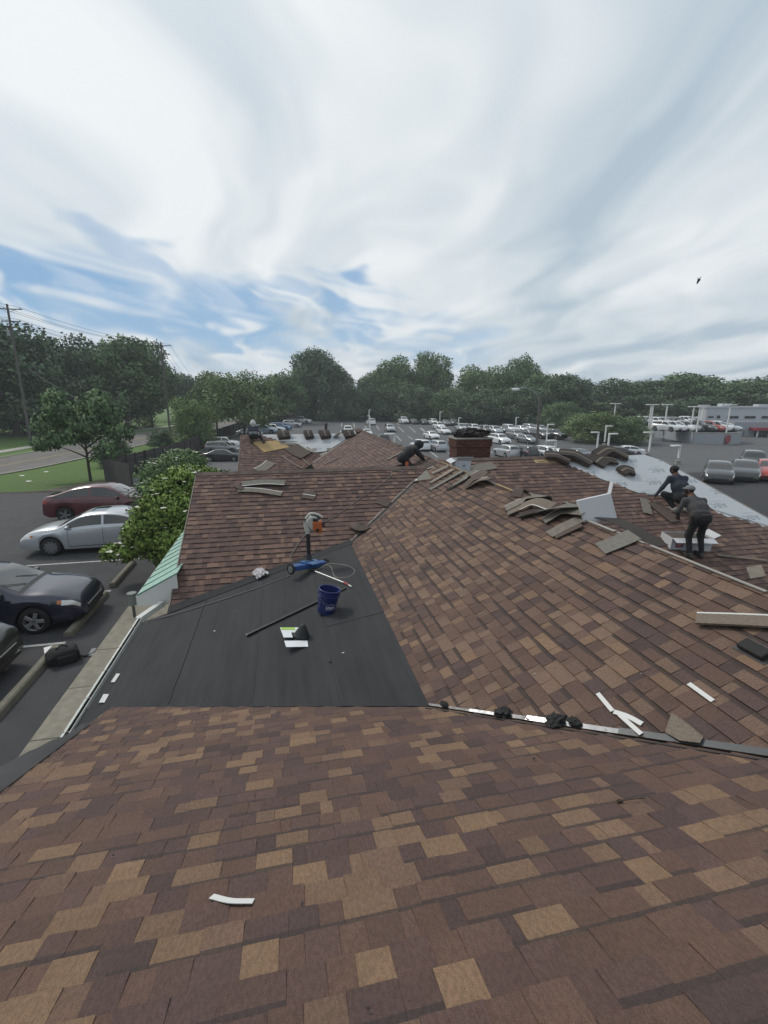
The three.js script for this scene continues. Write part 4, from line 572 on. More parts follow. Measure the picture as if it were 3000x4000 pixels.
function lobesFor(shape, seed) { // unit tree, 1 tall
  const r = rng(seed * 13 + 1), out = [], J = (s) => (r() - 0.5) * s;
  if (shape === 'round') { for (let i = 0; i < 11; i++) { const a = i * 2.4, k = i / 11, rad = 0.27 * Math.sin(Math.PI * (0.25 + 0.7 * k)); out.push([Math.cos(a) * rad, 0.33 + 0.52 * k + J(0.05), Math.sin(a) * rad, 0.18 + J(0.05), 0.15 + J(0.04), 0.18 + J(0.05)]); } out.push([J(0.1), 0.58, J(0.1), 0.3, 0.3, 0.3]); }
  else if (shape === 'broad') { for (let i = 0; i < 14; i++) { const a = i * 2.4, k = i / 14, rad = 0.42 * Math.sqrt(1 - 0.75 * k); out.push([Math.cos(a) * rad, 0.28 + 0.56 * k + J(0.06), Math.sin(a) * rad, 0.2 + J(0.06), 0.14 + J(0.04), 0.2 + J(0.06)]); } out.push([0, 0.52, 0, 0.36, 0.3, 0.36]); }
  else if (shape === 'lawn') { for (let i = 0; i < 16; i++) { const a = i * 2.4, k = i / 16, rad = 0.44 * Math.sqrt(1 - 0.8 * k); out.push([Math.cos(a) * rad, 0.4 + 0.48 * k + J(0.1), Math.sin(a) * rad, 0.15 + J(0.07), 0.1 + J(0.04), 0.15 + J(0.07)]); } out.push([0, 0.6, 0, 0.26, 0.2, 0.26]); }
  else if (shape === 'tall') { for (let i = 0; i < 12; i++) { const a = i * 2.4, k = i / 12, rad = 0.2 * (1.1 - 0.7 * k); out.push([Math.cos(a) * rad, 0.25 + 0.62 * k + J(0.04), Math.sin(a) * rad, 0.14 + J(0.04), 0.13 + J(0.04), 0.14 + J(0.04)]); } out.push([0, 0.55, 0, 0.2, 0.36, 0.2]); }
  else if (shape === 'low') { for (let i = 0; i < 12; i++) { const a = i * 2.4, k = i / 12, rad = 0.34 * (1 - 0.5 * k); out.push([Math.cos(a) * rad, 0.12 + 0.66 * k + J(0.05), Math.sin(a) * rad, 0.22 + J(0.05), 0.17 + J(0.04), 0.22 + J(0.05)]); } out.push([0, 0.42, 0, 0.34, 0.36, 0.34]); }
  return out;
}
const treeProto = new Map();
function treeModel(shape, tone, seed, n = 15000, leaf = 0.024) {
  const key = shape + tone + seed; if (treeProto.has(key)) return treeProto.get(key);
  const g = new THREE.Group(), lobes = lobesFor(shape, seed); part('trunk', trunkGeo(1, 0.021, lobes, seed), leafMats.bark, g); part('crown', crownGeo(lobes, n, leaf, TONES[tone], seed), leafMats.dark, g);
  treeProto.set(key, g); return g;
}
function tree(shape, tone, seed, [x, , z], topY, width, label, group, opt = {}) {
  const y = landY(-z) + (opt.dy || 0), h = (topY - y) / 0.99, o = treeModel(shape, tone, seed, opt.n, opt.leaf).clone(), w = { round: 0.86, broad: 1.18, lawn: 1.1, tall: 0.64, low: 1.08 }[shape];
  o.name = numbered(opt.name || 'tree'); o.position.set(x, y, z); o.scale.set(width / w, 0.985 * h, width / w); o.rotation.y = (seed * 1.7 + x) % 6.28; scene.add(o); return tag(o, label, opt.category || 'tree', group);
}
const far = (px, d) => px;
// [shape, tone, seed, foot, height of top, width, label]
for (const [shape, tone, seed, p, ty, w, label, opt] of [
  // across the road, from the left edge
  ['broad', 'dark', 1, [-52.076, -0.244, -92.326], 19.336, 27, 'tall dark tree at the left edge across the road'],
  ['round', 'dark', 2, [-44.62, -0.481, -93.942], 19.599, 20, 'dark broad tree behind the nearer utility pole'],
  ['broad', 'dark', 3, [-42.744, -1.024, -107.838], 20.112, 22, 'dark tree across the road right of the nearer utility pole'],
  ['round', 'dark', 1, [-40.598, -1.696, -117.166], 17.774, 16, 'lower dark tree in the dip of the left treeline'],
  ['tall', 'near', 4, [-31.013, -0.659, -107.621], 19.218, 15, 'tall loose tree just left of the second utility pole'],
  ['round', 'near', 5, [-28.304, -1.267, -116.614], 18.898, 13, 'loose crowned tree right behind the second utility pole'],
  ['low', 'dark', 6, [-48.331, -0.476, -101.035], 11.846, 23, 'low dark thicket tree at the foot of the nearer utility pole', { name: 'bush_tree' }],
  ['low', 'dark', 7, [-43.748, -0.834, -105.272], 11.241, 20, 'low dark thicket tree behind the small lawn tree', { name: 'bush_tree' }],
  ['low', 'dark', 6, [-40.359, -1.268, -110.883], 12.601, 18, 'low dark tree filling under the dip of the left treeline', { name: 'bush_tree' }],
  ['low', 'near', 7, [-36.775, -1.267, -118.421], 13.145, 17, 'low dark tree behind the tall loose tree', { name: 'bush_tree' }],
  ['round', 'dark', 2, [-28.895, -3.199, -147.191], 13.786, 17, 'dark tree farther along the road behind the second pole'],
  ['round', 'dark', 5, [-27.337, -4.205, -162.72], 12.38, 18, 'dark distant tree at the low point of the skyline'],
  // middle
  ['broad', 'olive', 8, [-6.185, 0.093, -83.772], 11.065, 14.5, 'light green leafy tree over the fence behind the hooded worker'],
  ['round', 'olive', 9, [-12.966, -1.66, -103.189], 11.559, 11, 'light green tree left of the broad leafy tree'],
  ['round', 'near', 10, [0.659, -0.31, -125.998], 13.144, 14, 'dark green tree between the leafy tree and the highest tree'],
  ['round', 'dark', 11, [9.917, -0.422, -141.653], 21.083, 16.5, 'highest dark tree in the middle standing above the others'],
  ['round', 'dark', 2, [16.667, -0.629, -145.045], 16.904, 11, 'dark tree on the right shoulder of the highest tree'],
  ['low', 'dark', 6, [6.204, -0.741, -149.872], 11.368, 17, 'low dark tree under the left side of the highest tree'],
  ['low', 'dark', 7, [16.966, 0.132, -140.983], 11.83, 16, 'low dark tree behind the leftmost dark cars of the back row'],
  ['low', 'dark', 6, [23.678, 0.193, -137.983], 13.021, 16, 'low dark tree behind the lamp posts of the back row'],
  ['round', 'near', 12, [28.502, -0.436, -145.23], 15.499, 12, 'small rounded tree left of the twin crowned trees'],
  ['round', 'mid', 13, [33.798, -0.656, -142.034], 18.67, 15, 'left one of the twin crowned light green trees'],
  ['round', 'mid', 5, [43.846, -0.629, -139.261], 19.89, 16, 'right one of the twin crowned light green trees'],
  ['low', 'dark', 7, [30.875, -0.018, -134.502], 10.851, 16, 'low dark tree right behind the white pickup'],
  ['low', 'dark', 6, [37.538, -0.115, -128.635], 10.959, 17, 'low dark tree behind the dark cars right of the pickup'],
  ['low', 'near', 7, [43.574, -0.243, -122.48], 9.347, 15, 'low dark tree behind the white line of cars'],
  ['broad', 'mid', 3, [53.93, -0.694, -122.668], 16.11, 21, 'broad bulging tree above the chimney'],
  ['round', 'near', 10, [63.965, -0.778, -122.28], 17.923, 12, 'tree with the raised round top right of the chimney'],
  ['low', 'dark', 6, [47.576, -0.365, -114.51], 9.155, 16, 'low dark tree behind the pile on the chimney'],
  ['low', 'dark', 7, [52.441, -0.276, -107.935], 9.593, 16, 'low dark tree behind the crowded car rows'],
  ['low', 'dark', 6, [57.006, -0.092, -103.317], 10.046, 15, 'low dark tree directly behind the wooden lamp pole'],
  ['round', 'near', 1, [63.709, -0.235, -111.019], 12.822, 12, 'rounded tree sloping down right of the raised round top'],
  ['round', 'dark', 2, [65.43, 0.134, -102.971], 12.333, 14, 'dark dome shaped tree standing alone before the gap of sky'],
  ['low', 'near', 14, [57.605, -0.824, -91.355], 6.268, 11, 'green bushy tree at the right end of the lot fence'],
  ['low', 'olive', 8, [48.994, 0.353, -68.232], 4.566, 11, 'light green shrub mass beside the twin lamp post', { name: 'shrub', category: 'shrub' }],
  ['low', 'mid', 14, [52.243, 0.275, -65.777], 4.003, 10, 'green shrub mass left of the parked dealer cars', { name: 'shrub', category: 'shrub' }],
  ['low', 'near', 15, [52.695, 0.1, -77.841], 3.733, 8, 'dark green shrub at the right end of the dark fence', { name: 'shrub', category: 'shrub' }],
  // far right
  ['broad', 'dark', 1, [83.894, 0.172, -112.08], 11.708, 26, 'dark broad tree right of the gap of sky'],
  ['round', 'dark', 2, [93.447, 0.193, -109.562], 11.206, 20, 'dark tree behind the slim double lamp posts'],
  ['round', 'near', 11, [100.781, 0.294, -105.637], 12.967, 22, 'taller dark tree left above the white building'],
  ['broad', 'near', 3, [109.789, 0.359, -102.207], 11.52, 28, 'dark tree above the roof of the white building'],
  ['round', 'dark', 5, [115.53, 0.587, -95.67], 11.724, 24, 'dark tree at the right edge behind the white building'],
  ['low', 'dark', 6, [81.691, 0.444, -106.219], 7.909, 22, 'low dark tree under the broad tree at the gap of sky'],
  ['low', 'dark', 7, [90.744, 0.572, -101.299], 7.858, 24, 'low dark tree behind the double lamps of the dealer lot'],
  ['low', 'dark', 6, [99.655, 0.618, -98.33], 7.841, 24, 'low dark tree at the left end of the white building'],
]) tree(shape, tone, seed, p, ty, w, label, 'trees around the lots', opt);
// lawn trees and dome bushes by the road
tree('lawn', 'near', 16, [-15.422, -0.83, -42.175], 6.696, 7.4, 'small dark tree on the lawn in front of the road', null, { n: 6500, leaf: 0.036 });
tree('low', 'light', 17, [-11.965, -1.078, -70.924], 7.013, 7.6, 'pale feathery light green tree beyond the board fence', null, { n: 14000, leaf: 0.024 });
tree('low', 'dark', 18, [-16.544, -1.073, -71.147], 1.895, 4.0, 'dark dome shaped bush by the road behind the fence', null, { n: 12000, leaf: 0.032, name: 'dome_bush', category: 'bush' });
tree('low', 'dark', 18, [-17.355, -1.247, -54.409], 1.98, 4.6, 'dark bush against the near end of the board fence', null, { n: 12000, leaf: 0.032, name: 'dome_bush', category: 'bush' });
tree('low', 'dark', 18, [12.669, -0.65, -220.39], 3.338, 7, 'small dark bush at the gap by the fence corner', null, { name: 'dome_bush', category: 'bush' });
// the flowering bushes against the building
const petal = std(lin(0.6, 0.6, 0.52), 0.8);
function floweringBush(name, label, pos, lobes, n, leaf, tones, seed, nf) {
  const t = thing(name, label, 'bush', pos); part('stem', lobes.slice(0, 7).map((L) => taperTube([V(0, -0.1, 0), V(L[0] * 0.3, L[1] * 0.6, L[2] * 0.3), V(L[0] * 0.9, L[1], L[2] * 0.9)], 0.05, 0.012, 6)), leafMats.bark, t);
  part('foliage', crownGeo(lobes, n, leaf, tones, seed, 0.16), leafMats.dark, t);
  const r = rng(seed + 3), list = []; for (let i = 0; i < nf; i++) { const L = lobes[Math.floor(r() * lobes.length)], a = r() * 6.28, e = 0.1 + r() * 1.2, N = V(Math.cos(a) * Math.cos(e), Math.sin(e), Math.sin(a) * Math.cos(e)), c = V(L[0] + N.x * L[3] * 1.02, L[1] + N.y * L[4] * 1.02, L[2] + N.z * L[5] * 1.02), s = 0.035 + r() * 0.05; for (let k = 0; k < 4; k++) list.push(new THREE.CircleGeometry(s, 5).scale(1, 0.6, 1).translate(s * 0.8, 0, 0).rotateX(-Math.PI / 2 + (r() - 0.5)).rotateY(k * 1.57 + r()).translate(c.x, c.y, c.z)); }
  tag(part('blossom', list, petal, t), null, null, null, 'stuff'); return t;
}
floweringBush('flowering_bush', 'bright green flowering bush between the silver sedan and the roof', [-3.8, 0.03, -16.6], [[-0.6, 1.5, 0.6, 0.8, 0.55, 0.9], [0.1, 2.0, 0.2, 1.2, 0.7, 1.0], [0.5, 2.6, -0.8, 1.1, 0.7, 1.0], [0.1, 2.5, -0.7, 1.0, 0.6, 1.0], [0.6, 1.3, 1.2, 0.9, 0.6, 0.8], [-1.35, 1.0, 1.0, 0.6, 0.3, 0.5], [0.3, 1.0, 0.4, 1.2, 0.7, 1.2], [0.5, 2.9, -1.4, 0.9, 0.5, 0.9]], 34000, 0.092, TONES.bright, 31, 70);
floweringBush('flowering_bush', 'darker white flowered bush along the far side of the left roof edge', [-3.9, 0.03, -23], [[-0.5, 1.7, 1.5, 1.1, 0.7, 1.1], [0.4, 1.7, 0.6, 1.1, 0.6, 1.2], [0.3, 1.7, -1.6, 1.1, 0.6, 1.2], [-1.1, 2.4, -1.0, 1.1, 0.65, 1.1], [-1.3, 2.5, -3.2, 1.1, 0.65, 1.2], [-2.1, 2.1, -2.2, 1.1, 0.7, 1.1], [0.1, 1.1, 0, 1.5, 0.9, 2.0], [-1.2, 2.2, -4.8, 1.0, 0.7, 1.1], [-1.9, 1.5, 0.2, 1.0, 0.7, 1.1]], 30000, 0.105, TONES.mid, 32, 130);

// ---------- board fences ----------
const fenceMat = std(lin(0.062, 0.056, 0.054), 0.95, { map: withRepeat(mottled, 0.6) }), fenceFarMat = std(lin(0.07, 0.066, 0.062), 0.95);
function boardFence(label, pts, h, m, w = 0.145) {
  const t = thing('board_fence', label, 'fence'), boards = [], rails = []; const r = rng(pts.length * 17);
  for (let i = 0; i + 1 < pts.length; i++) {
    const a = V(pts[i][0], 0, -pts[i][1]), b = V(pts[i + 1][0], 0, -pts[i + 1][1]), L = a.distanceTo(b), n = Math.round(L / w), ang = Math.atan2(-(b.z - a.z), b.x - a.x);
    for (let k = 0; k < n; k++) { const p = a.clone().lerp(b, (k + 0.5) / n), hh = h + (r() - 0.5) * 0.05; boards.push(box(w - 0.012, hh, 0.02, 0, hh / 2, (r() - 0.5) * 0.012).rotateY(ang).translate(p.x, landY(-p.z) + 0.03, p.z)); }
    for (const y of [0.35, h - 0.35]) for (let k = 0; k < Math.ceil(L / 2.4); k++) { const A = a.clone().lerp(b, Math.min(1, (k * 2.4) / L)), B = a.clone().lerp(b, Math.min(1, ((k + 1) * 2.4) / L)); rails.push(bar(V(A.x + 0.04, landY(-A.z) + y, A.z), V(B.x + 0.04, landY(-B.z) + y, B.z), 0.05, 0.09)); }
    for (let k = 0; k <= Math.ceil(L / 2.4); k++) { const A = a.clone().lerp(b, Math.min(1, (k * 2.4) / L)); if (A.z > -62) part('post', box(0.1, h + 0.1, 0.1, A.x + 0.06, landY(-A.z) + h / 2 + 0.05, A.z), m, t); else rails.push(box(0.1, h + 0.1, 0.1, A.x + 0.06, landY(-A.z) + h / 2 + 0.05, A.z)); }
  }
  tag(part('board', boards, m, t), null, null, null, 'stuff'); part('rail', rails, m, t); return t;
}
boardFence('dark weathered board fence between lawn and car rows', [[-9.9, 33.6], [-13.6, 40], [-13.2, 50], [-11.8, 62], [-9.8, 80], [-5.4, 113], [1.6, 136]], 1.9, fenceMat);
boardFence('dark board fence under the trees at the back of the lot', [[1.6, 136], [17, 152], [32, 140], [46, 121], [60.5, 105]], 1.8, fenceFarMat, 0.3);
boardFence('dark fence at the right end of the lot below the shrubs', [[60.5, 105], [60, 86], [63, 78]], 1.9, fenceFarMat, 0.3);

// ---------- poles, wires and lamps ----------
const poleWood = std(lin(0.13, 0.12, 0.11), 0.95, { map: withRepeat(mottled, 1, 6) }), wireMat = std(lin(0.03, 0.03, 0.032), 0.6), lampWhite = std(lin(0.66, 0.66, 0.64), 0.5), ceramic = std(lin(0.3, 0.3, 0.32), 0.4);
function utilityPole(label, [x, , z], topY) {
  const u = -z, y = landY(u), h = topY - y, t = thing('utility_pole', label, 'utility pole', [x, y, -u]); part('pole', cyl(0.14, 0.2, h, 12, 0, h / 2, 0), poleWood, t);
  const tops = []; for (const [dy, w] of [[0.7, 3.4], [2.4, 2.6]]) { const a = part('crossarm', box(w, 0.13, 0.11, 0.25, h - dy, 0.16), poleWood, t); for (const s of [-0.45, -0.2, 0.42]) { part('insulator', cyl(0.05, 0.07, 0.2, 8, 0.25 + s * w, h - dy + 0.16, 0.16), ceramic, a); tops.push(V(x + 0.25 + s * w, y + h - dy + 0.26, -u + 0.16)); } part('brace', [bar([0.25 - w * 0.3, h - dy, 0.18], [0, h - dy - 0.55, 0.18], 0.04), bar([0.25 + w * 0.3, h - dy, 0.18], [0, h - dy - 0.55, 0.18], 0.04)], poleWood, a); }
  part('transformer', cyl(0.26, 0.26, 0.85, 14, -0.4, h - 4.0, 0), ceramic, t); return tops;
}
const topsA = utilityPole('nearer wooden utility pole with two crossarms at the left', [-38.595, 4.022, -84.613], 19.18), topsB = utilityPole('second wooden utility pole farther along the road', [-22.542, 3.47, -105.621], 16.518), topsC = utilityPole('distant utility pole seen through the pale feathery tree', [-23.808, 2.515, -148.099], 10.364);
const sag = (a, b, s) => { const p = []; for (let i = 0; i <= 12; i++) { const k = i / 12; p.push(a.clone().lerp(b, k).add(V(0, -4 * s * k * (1 - k), 0))); } return p; };
const back = V(-9, 0.4, 52); topsA.forEach((p, i) => { const pos = ['outer left', 'inner left', 'right', 'lower outer left', 'lower inner left', 'lower right'][i]; lone('overhead_wire', hose([...sag(p.clone().add(back), p, 0.8), ...sag(p, topsB[i], 0.9).slice(1), ...sag(topsB[i], topsC[i], 1).slice(1)], 0.022, 80), wireMat, 'overhead wire on the ' + pos + ' insulators of the utility poles', 'wire'); });
lone('overhead_wire', hose(sag(V(...[-37.053, 10.075, -84.208]), V(-13.2, 2.6, -52), 0.6), 0.03, 40), wireMat, 'service wire dropping from the nearer pole to the fence', 'wire');
function streetLamp() { // cobra head lamp on a wooden pole
  const p = [29.826, -1.314, -52.062], y = landY(-p[2]), h = 6.042 - y, t = thing('street_lamp', 'wooden pole with a long arm and white cobra head lamp above the lot', 'street lamp', [p[0], y, p[2]]);
  part('pole', cyl(0.13, 0.19, h, 12, 0, h / 2, 0), poleWood, t); const tip = V(...[26.913, 6.784, -53.626]).sub(V(p[0], y, p[2])); tip.z += 1.2;
  part('arm', hose([V(0, h - 0.25, 0), V(tip.x * 0.35, h + 0.55, tip.z * 0.35), V(tip.x * 0.75, tip.y + 0.16, tip.z * 0.75), tip], 0.045, 30), ceramic, t);
  const hd = new THREE.SphereGeometry(1, 18, 12); hd.scale(0.52, 0.17, 0.2).translate(tip.x - 0.1, tip.y - 0.05, tip.z); part('lamp_head', hd, std(lin(0.7, 0.72, 0.7), 0.4), t); part('lens', new THREE.SphereGeometry(1, 16, 8, 0, 6.29, Math.PI / 2, Math.PI / 2).scale(0.3, 0.16, 0.16).translate(tip.x - 0.25, tip.y - 0.12, tip.z), std(lin(0.6, 0.62, 0.62), 0.2), t);
  lone('overhead_wire', hose(sag(V(p[0], y + h - 0.5, p[2]), V(...[45.878, -1.157, -108.716]).setY(4), 0.8), 0.022, 40), wireMat, 'wire running from the wooden lamp pole back to the trees', 'wire');
}
streetLamp();
let lampProto = null;
function lotLamp(p, topY, label, twin, flip, hw = 1) { // white square post with a flat box lamp
  const y = landY(-p[2]), h = topY - y, t = thing('lot_lamp', label, 'lamp post', [p[0], y, p[2]], flip ? Math.PI : 0, 'white lamp posts around the lots');
  part('base', cyl(0.26, 0.28, 0.4, 14, 0, 0.2, 0), M.kerb, t); part('post', box(0.17, h - 0.6, 0.17, 0, 0.6 + (h - 0.6) / 2, 0, 0.02), lampWhite, t);
  for (const s of twin ? [-1, 1] : [-1]) part('lamp_head', box(0.95 * hw, 0.14, 0.5 * hw, s * 0.5 * hw, h - 0.02, 0, 0.03), lampWhite, t); return t;
}
for (const [px, top, label, twin, flip, hw] of [
  [[10.769, 1.581, -45.75], 2.355, 'short white lamp post behind the worker, beside the dark pickup', 0, 0],
  [[17.793, 0.736, -98.404], 3.387, 'white lamp post left of the rear view white SUV', 0, 1, 0.45],
  [[15.068, 0.215, -82.637], 2.764, 'white lamp post in the aisle in front of the rear view white SUV', 0, 0, 0.45],
  [[35.773, 0.402, -106.133], 2.718, 'slim white lamp post above the white line of cars', 0, 1, 0.6],
  [[32.708, -0.627, -85.989], 2.14, 'white lamp post left of the chimney pile', 0, 1, 0.6],
  [[31.419, -0.272, -77.903], 1.468, 'short white lamp post rising over the chimney pile', 0, 0],
  [[32.288, -0.158, -73.195], 1.453, 'white lamp post right of the chimney pile', 0, 1, 0.6],
  [[46.85, -0.217, -90.604], 1.946, 'slim white lamp post at the back of the crowded rows', 0, 1, 0.6],
  [[37.916, -0.204, -63.548], 2.019, 'broad white lamp post beside the black pickup', 0, 1],
  [[29.54, -0.764, -47.575], 1.216, 'white flat headed lamp post right above the ridge', 0, 0],
  [[38.932, -0.399, -53.295], 1.59, 'white lamp post left of the pair near the lone white sedan', 0, 0],
  [[46.765, -0.418, -62.427], 1.752, 'taller grey white lamp post in the middle of the three by the shrubs', 0, 1],
  [[36.307, -0.521, -47.768], 1.825, 'pale lamp post in front of the three by the shrubs', 0, 1],
  [[43.467, -0.597, -49.665], 1.769, 'pale lamp post behind the shingle bundles on the far right roof', 0, 0],
  [[38.841, -1.034, -40.341], 1.149, 'white lamp post over the head of the crouching worker', 0, 0],
  [[58.459, 1.947, -76.148], 4.817, 'tall double lamp post among the shrubs', 1, 0],
  [[60.204, 1.37, -69.567], 4.717, 'tall double lamp post left one over the dealer cars', 1, 0],
  [[59.096, 1.39, -67.88], 4.742, 'tall double lamp post close right of the left one', 1, 0],
  [[61.912, 1.848, -68.051], 4.732, 'tall double lamp post alone over the middle of the dealer cars', 1, 0],
  [[64.618, 1.74, -65.486], 4.437, 'tall lamp post first of the close three by the white building', 1, 0],
  [[63.776, 1.731, -63.503], 4.473, 'tall lamp post second of the close three by the white building', 1, 0],
  [[66.957, 1.814, -65.976], 4.623, 'tall lamp post third of the close three by the white building', 1, 0],
  [[67.896, 4.019, -62.081], 4.753, 'double lamp head rising over the roof of the white building', 1, 0],
]) lotLamp(px, top, label, twin, flip, hw);

// ---------- the white building and its raised car terrace ----------
const whiteWall = std(lin(0.50, 0.52, 0.56), 0.75, { map: withRepeat(mottled, 0.05) }), whiteGrey = std(lin(0.30, 0.32, 0.35), 0.8), darkGlass = new THREE.MeshPhysicalMaterial({ color: lin(0.03, 0.034, 0.04), roughness: 0.08, clearcoat: 1 }), redMat = std(lin(0.24, 0.03, 0.045), 0.6);
const terraceY = 0.5;
{ const line = [[64.0, 105], [64.6, 77.2], [65.2, 71], [63, 63.1], [66, 60.6], [70, 61.5], [77.5, 75]];
  struct('raised_lot', polyGeo((() => { const q = [...line, [80, 110]], t = []; for (const f of THREE.ShapeUtils.triangulateShape(q.map((p) => new THREE.Vector2(...p)), [])) for (const k of f) t.push(q[k][0], terraceY, -q[k][1]); return t; })()), M.asphalt);
  const rw = thing('retaining_wall', 'pale retaining wall below the rows of dealer cars', 'wall'); for (let i = 0; i + 1 < line.length; i++) { const a = line[i], b = line[i + 1]; part('wall_face', bar(V(a[0], -0.45, -a[1]), V(b[0], -0.45, -b[1]), 0.3, 1.9), whiteGrey, rw); part('coping', bar(V(a[0], 0.54, -a[1]), V(b[0], 0.54, -b[1]), 0.4, 0.08), M.kerb, rw); }
  const corner = [77.837, 5.75, -75.97], b = thing('white_building', 'white dealer building with strip windows and a red entrance canopy', 'building', [corner[0], -1.2, corner[2]], -0.21);
  const add = (name, x0, x1, y0, y1, z0, z1, m, par = b) => part(name, box(x1 - x0, y1 - y0, z1 - z0, (x0 + x1) / 2, (y0 + y1) / 2, (z0 + z1) / 2), m, par);
  add('wall', 0, 26, -0.4, 5.1, -2.2, 0, whiteWall); add('parapet', -0.15, 26.1, 5.1, 5.45, -2.3, 0.12, whiteWall); add('lower_wall', 3.4, 26, -0.4, 2.75, 0.01, 3, whiteGrey);
  const frame = std(lin(0.4, 0.41, 0.43), 0.6);
  for (const [x0, x1, y0, y1, n] of [[4.0, 6.2, 3.15, 3.75, 2], [7.2, 9.4, 3.15, 3.75, 2], [10.4, 12.6, 3.15, 3.75, 2], [0.35, 1.5, 3.3, 3.7, 1], [2.0, 2.75, 3.2, 3.85, 1], [0.35, 1.5, 2.4, 2.8, 1], [2.0, 2.6, 1.7, 2.6, 1]]) { const w = add('window', x0, x1, y0, y1, 0.005, 0.06, frame); for (let i = 0; i < n; i++) { const w0 = (x1 - x0 - 0.1) / n; add('pane', x0 + 0.08 + i * w0, x0 + 0.02 + (i + 1) * w0, y0 + 0.06, y1 - 0.06, 0.04, 0.08, darkGlass, w); } }
  add('entrance_canopy', 6.2, 14, 1.3, 1.75, 3.0, 5.0, redMat); for (const x of [6.6, 8.6, 10.8]) add('canopy_column', x, x + 0.2, -0.4, 1.3, 4.5, 4.7, whiteWall); for (const x of [7.3, 8.9, 10.5]) add('entrance_door', x, x + 1.4, -0.35, 1.15, 3.0, 3.06, darkGlass);
  for (const x of [3.9, 4.6, 5.3]) add('pilaster', x, x + 0.12, -0.4, 1.2, 3.0, 3.12, std(lin(0.12, 0.13, 0.15), 0.7));
  add('rooftop_unit', 3.2, 5.0, 5.45, 5.95, -2, -0.6, std(lin(0.5, 0.52, 0.53), 0.6)); add('rooftop_unit', 10, 12, 5.45, 5.8, -2, -0.6, std(lin(0.5, 0.52, 0.53), 0.6));
  const sg = thing('round_sign', 'small dark red sign on the retaining wall', 'sign', [...[66.6, -0.4], -60.4], 0.3); part('sign_face', cyl(0.7, 0.7, 0.1, 20).rotateX(Math.PI / 2), redMat, sg);
}
{ const cols = ['white', 'silver', 'white', 'dark', 'white', 'grey', 'silver', 'white', 'black', 'white'], kinds = ['suv', 'sedan', 'pickup', 'suv', 'sedan', 'suv'], nth = ['first', 'second', 'third', 'fourth', 'fifth', 'sixth', 'seventh', 'eighth', 'ninth', 'tenth', 'eleventh'];
  let i = 0; for (const [row, n, p, q] of [['nearest row behind the retaining wall', 9, [61.196, 5.75, -66.893], [70.518, 5.75, -64.909]], ['middle row of the raised lot', 10, [68.096, 5.75, -82.25], [80.256, 5.75, -79.661]], ['farthest row below the trees', 10, [82.292, 5.75, -98.156], [95.959, 5.75, -95.247]]]) for (let k = 0; k < n; k++, i++) {
    const t = k / (n - 1), c = row[0] === 'n' && k === 6 ? 'red' : cols[(i * 7) % 10], kd = kinds[(i * 5) % 6];
    car(kd, c, [lerp(p[0], q[0], t), terraceY + 0.01, lerp(p[2], q[2], t)], -74 + (i % 3) * 3, `${c} ${kd === 'suv' ? 'SUV' : kd}, ${nth[k]} from left in the ${row}`, 'dealer cars on the raised lot', 0.98); }
}

// ---------- things lying on the roof ----------
const NB = V(0, c1, K * c1), ND = V(-K * c1, c1, 0), NA = V(0, cA, -KA * cA), NC = V(0.182, 1, 0).normalize(), NF = NB, NG = NB;
const shingleBack = std(lin(0.205, 0.18, 0.15), 0.9, { map: withRepeat(mottled, 1.5), bumpMap: grit, bumpScale: 0.001 }), shingleGreen = std(lin(0.19, 0.18, 0.155), 0.9, { map: withRepeat(mottled, 1.5) }), shingleTan = std(lin(0.22, 0.178, 0.14), 0.92, { map: grit }), shingleBrown = std(lin(0.12, 0.089, 0.073), 0.94, { map: grit, bumpMap: grit, bumpScale: 0.0015 }), shingleDark = std(lin(0.055, 0.044, 0.039), 0.92, { map: grit }), sealStrip = std(lin(0.55, 0.55, 0.52), 0.5), blackEdge = std(lin(0.013, 0.012, 0.012), 0.8);
// a limp strip following a line of points on the roof: width across, thickness, with an optional bow between points
function ribbonGeo(pts, w, up, t = 0.009, n = 14, twist = 0) {
  const c = new THREE.CatmullRomCurve3(pts.map((p) => (p.isVector3 ? p.clone() : v3(p))), false, 'centripetal'), pos = [], R = [];
  for (let i = 0; i <= n; i++) { const k = i / n, p = c.getPoint(k), d = c.getTangent(k), u = up.clone().applyAxisAngle(d, twist * (k - 0.5)), s = d.clone().cross(u).normalize(), nn = s.clone().cross(d).normalize(); R.push([[-1, 0], [1, 0], [1, 1], [-1, 1]].map(([a, b]) => p.clone().addScaledVector(s, (a * w) / 2).addScaledVector(nn, b * t))); }
  const q = (a, b, c2, d) => { for (const k of [a, b, c2, a, c2, d]) pos.push(...k.toArray()); };
  for (let i = 0; i < n; i++) for (let j = 0; j < 4; j++) q(R[i][j], R[i + 1][j], R[i + 1][(j + 1) % 4], R[i][(j + 1) % 4]);
  q(...R[0]); q(...R[n]); const g = polyGeo(pos); return planarUV(g, 1);
}
function strip(label, pts, w, up, m = shingleBack, o = {}) { // a loose shingle strip, with its pale seal line as a part where it shows
  const t = thing('loose_shingle', label, 'shingle', [0, 0, 0], 0, o.group); const P = pts.map((p) => (p.isVector3 ? p : v3(p)).clone().addScaledVector(up, o.lift ?? 0.014));
  part('strip', ribbonGeo(P, w, up, o.t || 0.008, o.n || 14, o.twist || 0), m, t);
  if (o.seal !== undefined) { const c = new THREE.CatmullRomCurve3(P, false, 'centripetal'), s = []; for (let i = 0; i <= 8; i++) { const d = c.getTangent(i / 8), sd = d.clone().cross(up).normalize(); s.push(c.getPoint(i / 8).addScaledVector(sd, o.seal * w).addScaledVector(up, (o.t || 0.008))); } part('seal_strip', ribbonGeo(s, o.sw || 0.018, up, 0.002, 8), o.sm || sealStrip, t); }
  return t;
}
